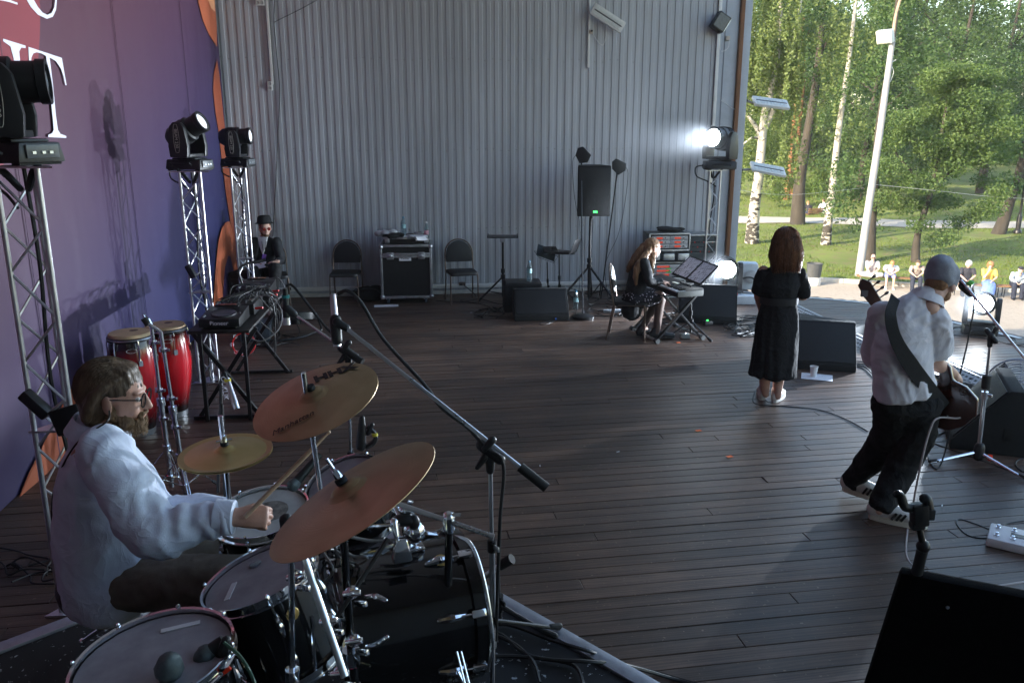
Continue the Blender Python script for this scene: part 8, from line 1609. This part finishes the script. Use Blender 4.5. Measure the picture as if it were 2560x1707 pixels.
ob('stand_tube', MB().tube([(fc_.x - .28, fc_.y, .3), (fc_.x - .27, fc_.y - .05, .04), (fc_.x, fc_.y - .28, .02), (fc_.x + .27, fc_.y - .05, .04), (fc_.x + .28, fc_.y, .3)], .014, 8, curve=4), BLKPAINT, t, world=True)
# pedal board
p = G(2545, 1372); t = th('pedal_board', 'white multi effect pedal board at the right edge', 'pedal board', (p.x + .04, p.y + .04, 0), -34); ob('body', MB().box((0, 0, .03), (.36, .26, .055), taper=(.97, .94)), mat('white_pedal_case', (.60, .58, .60), .4, vary=.06), t, bev=.014)
for i in range(4):
    for j in range(2): ob('foot_switch', MB().lathe([(.014, .056), (.014, .064), (.009, .066), (.009, .080), (0, .082)], 14, tr(-.13 + i * .085, -.06 + j * .12, 0)), CHROME, t)
ob('screen', MB().box((.0, .0, .059), (.12, .05, .003)), BLACK, t)
cable('pedal_cable', 'black cable coiled beside the pedal board', [G(2508, 1330), G(2470, 1345), G(2420, 1338), G(2392, 1310), G(2400, 1298), G(2440, 1310), G(2500, 1330), G(2515, 1310), G(2570, 1300)], .006)
cable('floor_cable', 'black cable crossing under the bass player microphone stand', [G(2310, 1100), G(2380, 1125), G(2450, 1150), G(2510, 1172), G(2580, 1200)], .007); cable('floor_cable', 'black cable ring on the floor below the big wedge', [G(2580, 1140), G(2545, 1150), G(2540, 1165), G(2560, 1180), G(2590, 1180)], .007)
cable('floor_cable', 'black lead running from the right floor light across the stage', [G(2300, 838), G(2370, 838), G(2430, 842), G(2490, 852), G(2530, 862), G(2580, 858)], .010); cable('floor_cable', 'second lead beside the right floor light', [G(2480, 836), G(2530, 845), G(2540, 856), G(2525, 860), G(2590, 872)], .008)
for i in range(4): cable('floor_cable', ['lowest', 'second', 'third', 'topmost'][i] + ' cable of the bundle under the singer wedge', [G(2080 + 8 * i, 905), G(2160, 905 + 6 * i), G(2185, 925 + 7 * i), G(2215, 950 + 4 * i), G(2260, 955 + 6 * i)], .008, group='cable bundle by the singer wedge')
for i in range(4): cable('floor_cable', ['nearest', 'second', 'third', 'farthest'][i] + ' cable along the perforated covers on the right', [G(2290, 935 - 3 * i), G(2350, 950 - 3 * i), G(2420, 972 - 4 * i), G(2500, 1000 - 4 * i)], .008, group='cables along the covers')
# tangled cables by the keyboard wedge and at the back: each strand its own
def tangle(cx, cy, n, sx, sy, lab, r=.006):
    for i in range(n):
        x, y = cx + random.uniform(-sx, sx), cy + random.uniform(-sy, sy); pts = []
        for k in range(6): pts.append(G(x, y) + V((0, 0, .008 + .03 * random.random() * (k % 2)))); x += random.uniform(-sx, sx) * .8; y += random.uniform(-sy, sy) * .7; x = max(cx - sx * 1.3, min(cx + sx * 1.3, x)); y = max(cy - sy * 1.2, min(cy + sy * 1.2, y))
        cable('tangled_cable', lab, pts, r, CABLE, group=lab, cv=5)
tangle(1880, 818, 16, 55, 22, 'black cable in the tangle right of the keyboard wedge'); tangle(1530, 770, 12, 45, 18, 'black cable in the tangle behind the keyboard chair'); tangle(1235, 788, 9, 38, 12, 'black cable in the tangle left of the back wedge'); tangle(1705, 800, 7, 40, 14, 'black cable in the tangle under the keyboard')
tangle(690, 858, 4, 45, 14, 'black cable on the floor by the floor fan'); tangle(60, 1440, 7, 90, 50, 'black cable on the floor behind the drummer', .0055)
cable('floor_cable', 'black mains lead along the foot of the wall', [G(1090, 752), G(1150, 756), G(1200, 748), G(1250, 760), G(1300, 752)], .008); cable('floor_cable', 'black lead from the wall socket towards the back wedge', [wp(*wall_s(1160, 712), .05), G(1190, 742), G(1150, 752), G(1200, 760), G(1224, 768)], .007)
cable('floor_cable', 'pale lead on the floor beside the keyboard chair', [G(1400, 780), G(1460, 778), G(1510, 776), G(1580, 786), G(1640, 800)], .006, GREYC)
cable('floor_cable', 'black lead with blue plug before the back wedge', [G(1388, 797), G(1380, 806), G(1360, 812), G(1352, 808), G(1410, 798)], .006); o = tag(ob('blue_plug', MB().rod(G(1384, 790, .03), G(1390, 797, .03), .012, 8), mat('blue_plug', (.03, .12, .5), .4)), 'small blue plug at the back wedge', 'plug')
t = th('power_strip', 'pale power strip on the floor behind the keyboard chair', 'power strip', G(1530, 781), 6); ob('bar', MB().box((0, 0, .022), (.24, .05, .04)), mat('white_case'), t, bev=.006)
for k in range(4): ob('outlet', MB().lathe([(.016, .0425), (.012, .044)], 10, tr(-.08 + k * .052, 0, 0)), mat('grey_outlet'), t)
# cables over the riser edge
for i, pts in enumerate(([(1150, 1620, .31), (1250, 1560, .31), (1380, 1600, .315), (1480, 1630, .315), (1560, 1660, .1), (1640, 1680, .01), (1760, 1715, .01)], [(1130, 1600, .31), (1240, 1580, .31), (1330, 1640, .31), (1500, 1655, .315), (1600, 1672, .1), (1680, 1695, .01), (1750, 1715, .01)], [(1120, 1560, .31), (1260, 1595, .31), (1330, 1650, .31), (1350, 1707, .31)], [(1200, 1640, .31), (1300, 1640, .31), (1430, 1660, .31), (1462, 1720, .31)])):
    cable('riser_cable', ['upper cable running off the riser corner to the floor', 'lower cable running off the riser corner to the floor', 'cable curling on the riser beside the bass drum', 'cable bending out of the picture on the riser'][i], [G(x, y, z) for x, y, z in pts], .0085)
# second low stand behind the boom stand: short black stand with grip
b_ = V((A(1245, 1640, 3.0).x, 3.25, RZ)); s = stand('microphone_stand', 'short black stand beside the tall boom stand on the riser', b_, A(1245, 1440, 3.25), .26, .12, .012, BLKPAINT, BLKPAINT, group='microphone stands', rz=-20, double=False); ob('boom_arm', MB().rod(A(1185, 1460, 3.25), A(1262, 1405, 3.2), .014, 10), STEEL, s, world=True); ob('grip', MB().rod(A(1250, 1413, 3.2), A(1280, 1396, 3.18), .022, 12), RUBBER, s, world=True)
# hub of wires inside the kit
for i in range(10):
    x, y = random.uniform(760, 860), random.uniform(1340, 1400); pts = [A(x, y, 2.7)]
    for k in range(4): x += random.uniform(-45, 45); y += random.uniform(-10, 50); pts.append(A(x, y, 2.7 + random.uniform(-.1, .15)))
    cable('kit_cable', 'black cable in the knot of wires between tom and bass drum', pts, .005, CABLE if i % 3 else GREYC, group='knot of wires in the drum kit', cv=5)
cable('kit_cable', 'pale cable stretched over the bass drum shell', [A(800, 1318, 2.7), A(870, 1340, 2.75), A(940, 1352, 2.78), A(1010, 1345, 2.8)], .006, GREYC); cable('kit_cable', 'thin green cable hanging from the floor tom microphone', [A(560, 1605, 2.0), A(600, 1640, 1.98), A(630, 1690, 1.95), A(645, 1740, 1.9)], .005, mat('green_cable', (.03, .08, .05), .5))
# cowbell-like chrome pieces on the bass drum
t = th('cowbell', 'chrome cowbell shaped percussion clamped on the bass drum', 'percussion', A(1010, 1370, 2.72)); c = A(1004, 1372, 2.72); ob('bell', MB().box((0, 0, 0), (.075, .055, .085), tr(c) @ rot('Z', 20), taper=(.55, .6)), CHROME, t, world=True, bev=.010); ob('clamp', MB().limb([A(992, 1340, 2.72), A(985, 1305, 2.74)], [.010, .016], 10).rod(A(905, 1315, 2.74), A(1000, 1312, 2.74), .007, 8), CHROME, t, world=True)
t = th('percussion_clamp', 'black and chrome clamp above the bass drum', 'clamp', A(1010, 1300, 2.8)); ob('block', MB().ell(A(1010, 1300, 2.8), (.05, .03, .022)).ell(A(1035, 1305, 2.8), (.022, .022, .03)), BLACK, t, world=True); ob('wing_nut', MB().box((0, 0, 0), (.02, .01, .05), tr(A(1022, 1265, 2.82)) @ rot('Y', 20)).ell(A(1015, 1275, 2.82), (.03, .02, .02)), CHROME, t, world=True); ob('tube', MB().rod(A(960, 1210, 2.95), A(1000, 1290, 2.85), .013, 10).ell(A(990, 1235, 2.9), (.03, .025, .025)), CHROME, t, world=True)
# ---------------------------------------------------------------- foreground: cabinet with a phone holder
Yf = 2.0; a_ = A(2252, 1432, Yf); b_ = A(2560, 1508, Yf - .12); ax = (b_ - a_); ax.z = 0; axn = ax.normalized(); nn = V((-axn.y, axn.x, 0)) * -1
t = th('near_panel', 'black flat panel on a stand filling the lower right corner', 'panel', (a_.x + .2, a_.y, 0)); m_ = MB(); L = .62; dn = V((-axn.y, axn.x, 0))
f0, f1 = a_ + V((0, 0, .0)), a_ + axn * L; ztop = a_.z; bot = ztop - .62
cs_ = [a_, f1, f1 + dn * .05 - axn * .06, a_ + dn * .05 + axn * .03]
base_in = a_ - axn * .055
vs = [V((a_.x, a_.y, ztop)), V((f1.x, f1.y, ztop)), V((f1.x, f1.y, ztop)) + dn * .05, V((a_.x, a_.y, ztop)) + dn * .05]; lo = [V((p_.x, p_.y, bot)) - axn * .09 for p_ in vs]
ob('casing', MB().add(vs + lo, [(0, 1, 2, 3), (7, 6, 5, 4), (0, 4, 5, 1), (1, 5, 6, 2), (2, 6, 7, 3), (3, 7, 4, 0)]), mat('near_black_cabinet', (.004, .004, .005), .95, spec=.1, vary=.3, scale=30, bump=.2, bscale=200), t, world=True, bev=.012)
ob('stand_pole', MB().rod((f1.x - .32, f1.y, 0), (f1.x - .32, f1.y, bot + .02), .02, 10), BLKPAINT, t, world=True); ob('screw', MB().lathe([(.005, 0), (.004, .003), (0, .004)], 10, tr(V((a_.x, a_.y, ztop - .07)) + axn * .12 + nn * .003) @ frame((0, 0, 0), axn, nn)), STEEL, t, world=True)
t = th('phone_holder', 'black spring phone clamp on a jointed arm above the near black panel', 'phone holder', A(2290, 1440, Yf)); pz = lambda x, y: A(x, y, Yf)
PH = mat('holder_plastic', (.014, .016, .019), .45, vary=.2)
ob('lower_arm', MB().rod(pz(2287, 1452), pz(2306, 1375), .0150, 12), PH, t, world=True); ob('ball_joint', MB().ell(pz(2308, 1365), .018), PH, t, world=True); ob('upper_arm', MB().rod(pz(2306, 1355), pz(2298, 1318), .0085, 10), PH, t, world=True)
hm3 = frame(pz(2292, 1285), (1, .1, -.12), (0, -.5, .86)); ob('clamp_body', MB().box((0, 0, 0), (.040, .035, .060), tr(pz(2298, 1285)) @ rot('Y', -8)).box((0, 0, 0), (.034, .03, .02), tr(pz(2292, 1312)) @ rot('Y', -8)), PH, t, world=True, bev=.006)
ob('jaw', MB().limb([pz(2290, 1270), pz(2262, 1265), pz(2252, 1240), pz(2243, 1234)], [(.012, .010), (.014, .012), (.011, .012), (.010, .012)], 10), PH, t, world=True); ob('jaw', MB().limb([pz(2300, 1280), pz(2320, 1278), pz(2318, 1250), pz(2306, 1245)], [(.014, .014), (.014, .014), (.012, .014), (.008, .012)], 10), PH, t, world=True)
ob('foam_pad', MB().box((0, 0, 0), (.022, .03, .03), tr(pz(2322, 1282))), mat('foam', (.03, .035, .04), .9), t, world=True, bev=.004)
# ---------------------------------------------------------------- thin smoke drifting in the beam of the right truss light
sm_ = bpy.data.materials.new('stage_smoke'); sm_.use_nodes = True; nt = sm_.node_tree; nt.nodes.remove(nt.nodes['Principled BSDF']); pv = nt.nodes.new('ShaderNodeVolumePrincipled'); pv.inputs['Color'].default_value = (.9, .94, 1, 1); pv.inputs['Anisotropy'].default_value = .25
tc = nt.nodes.new('ShaderNodeTexCoord'); ln = nt.nodes.new('ShaderNodeVectorMath'); ln.operation = 'LENGTH'; nt.links.new(tc.outputs['Object'], ln.inputs[0]); mr = nt.nodes.new('ShaderNodeMapRange'); mr.inputs[1].default_value = .25; mr.inputs[2].default_value = 1.0; mr.inputs[3].default_value = 1.0; mr.inputs[4].default_value = 0; nt.links.new(ln.outputs['Value'], mr.inputs[0]); nz = nt.nodes.new('ShaderNodeTexNoise'); nz.inputs['Scale'].default_value = 2.2; nz.inputs['Detail'].default_value = 3; nt.links.new(tc.outputs['Object'], nz.inputs['Vector']); mu = nt.nodes.new('ShaderNodeMath'); mu.operation = 'MULTIPLY'; nt.links.new(mr.outputs[0], mu.inputs[0]); nt.links.new(nz.outputs[0], mu.inputs[1]); m2_ = nt.nodes.new('ShaderNodeMath'); m2_.operation = 'MULTIPLY'; nt.links.new(mu.outputs[0], m2_.inputs[0]); m2_.inputs[1].default_value = .30; nt.links.new(m2_.outputs[0], pv.inputs['Density']); nt.links.new(pv.outputs[0], nt.nodes['Material Output'].inputs['Volume'])
SMOKE_C = V((l4.x - .62, l4.y - .40, 2.24))
o = ob('smoke', MB().ell((0, 0, 0), (1, 1, 1), None, 20, 14), sm_); o.location = SMOKE_C; o.scale = (1.25, .5, .36); o['kind'] = 'stuff'; o['label'] = 'thin smoke glowing in front of the right truss light'

for k, (c_, sc_, lab) in enumerate(((V((A(1813, 684, 11.6).x, 11.55, .42)), (.5, .5, .4), 'thin smoke added for the glow round the floor light behind the keyboard'), (V((p6.x - .12, p6.y - .35, .42)), (.42, .42, .34), 'thin smoke added for the glow round the floor light beyond the bass player'))):
    o2 = ob('smoke', MB().ell((0, 0, 0), (1, 1, 1), None, 20, 14), sm_.copy()); [n for n in o2.data.materials[0].node_tree.nodes if n.type == 'MATH' and not n.inputs[1].is_linked][0].inputs[1].default_value = (.10, .035)[k]; o2.location = c_; o2.scale = sc_; o2['kind'] = 'stuff'; o2['label'] = lab  # puffs added round both floor lights to give their lenses a glow

# evening air with a little stage smoke in it, round everything
hz = bpy.data.materials.new('haze_air'); hz.use_nodes = True; nt = hz.node_tree; nt.nodes.remove(nt.nodes['Principled BSDF']); pv = nt.nodes.new('ShaderNodeVolumePrincipled'); pv.inputs['Color'].default_value = (.95, .97, 1, 1); pv.inputs['Density'].default_value = .0005; pv.inputs['Anisotropy'].default_value = .2; nt.links.new(pv.outputs[0], nt.nodes['Material Output'].inputs['Volume'])
o = ob('haze', MB().box((25, 78, 8.6), (150, 190, 27)), hz, sm=0); o['kind'] = 'stuff'; o['label'] = 'thin evening haze and stage smoke in the air'
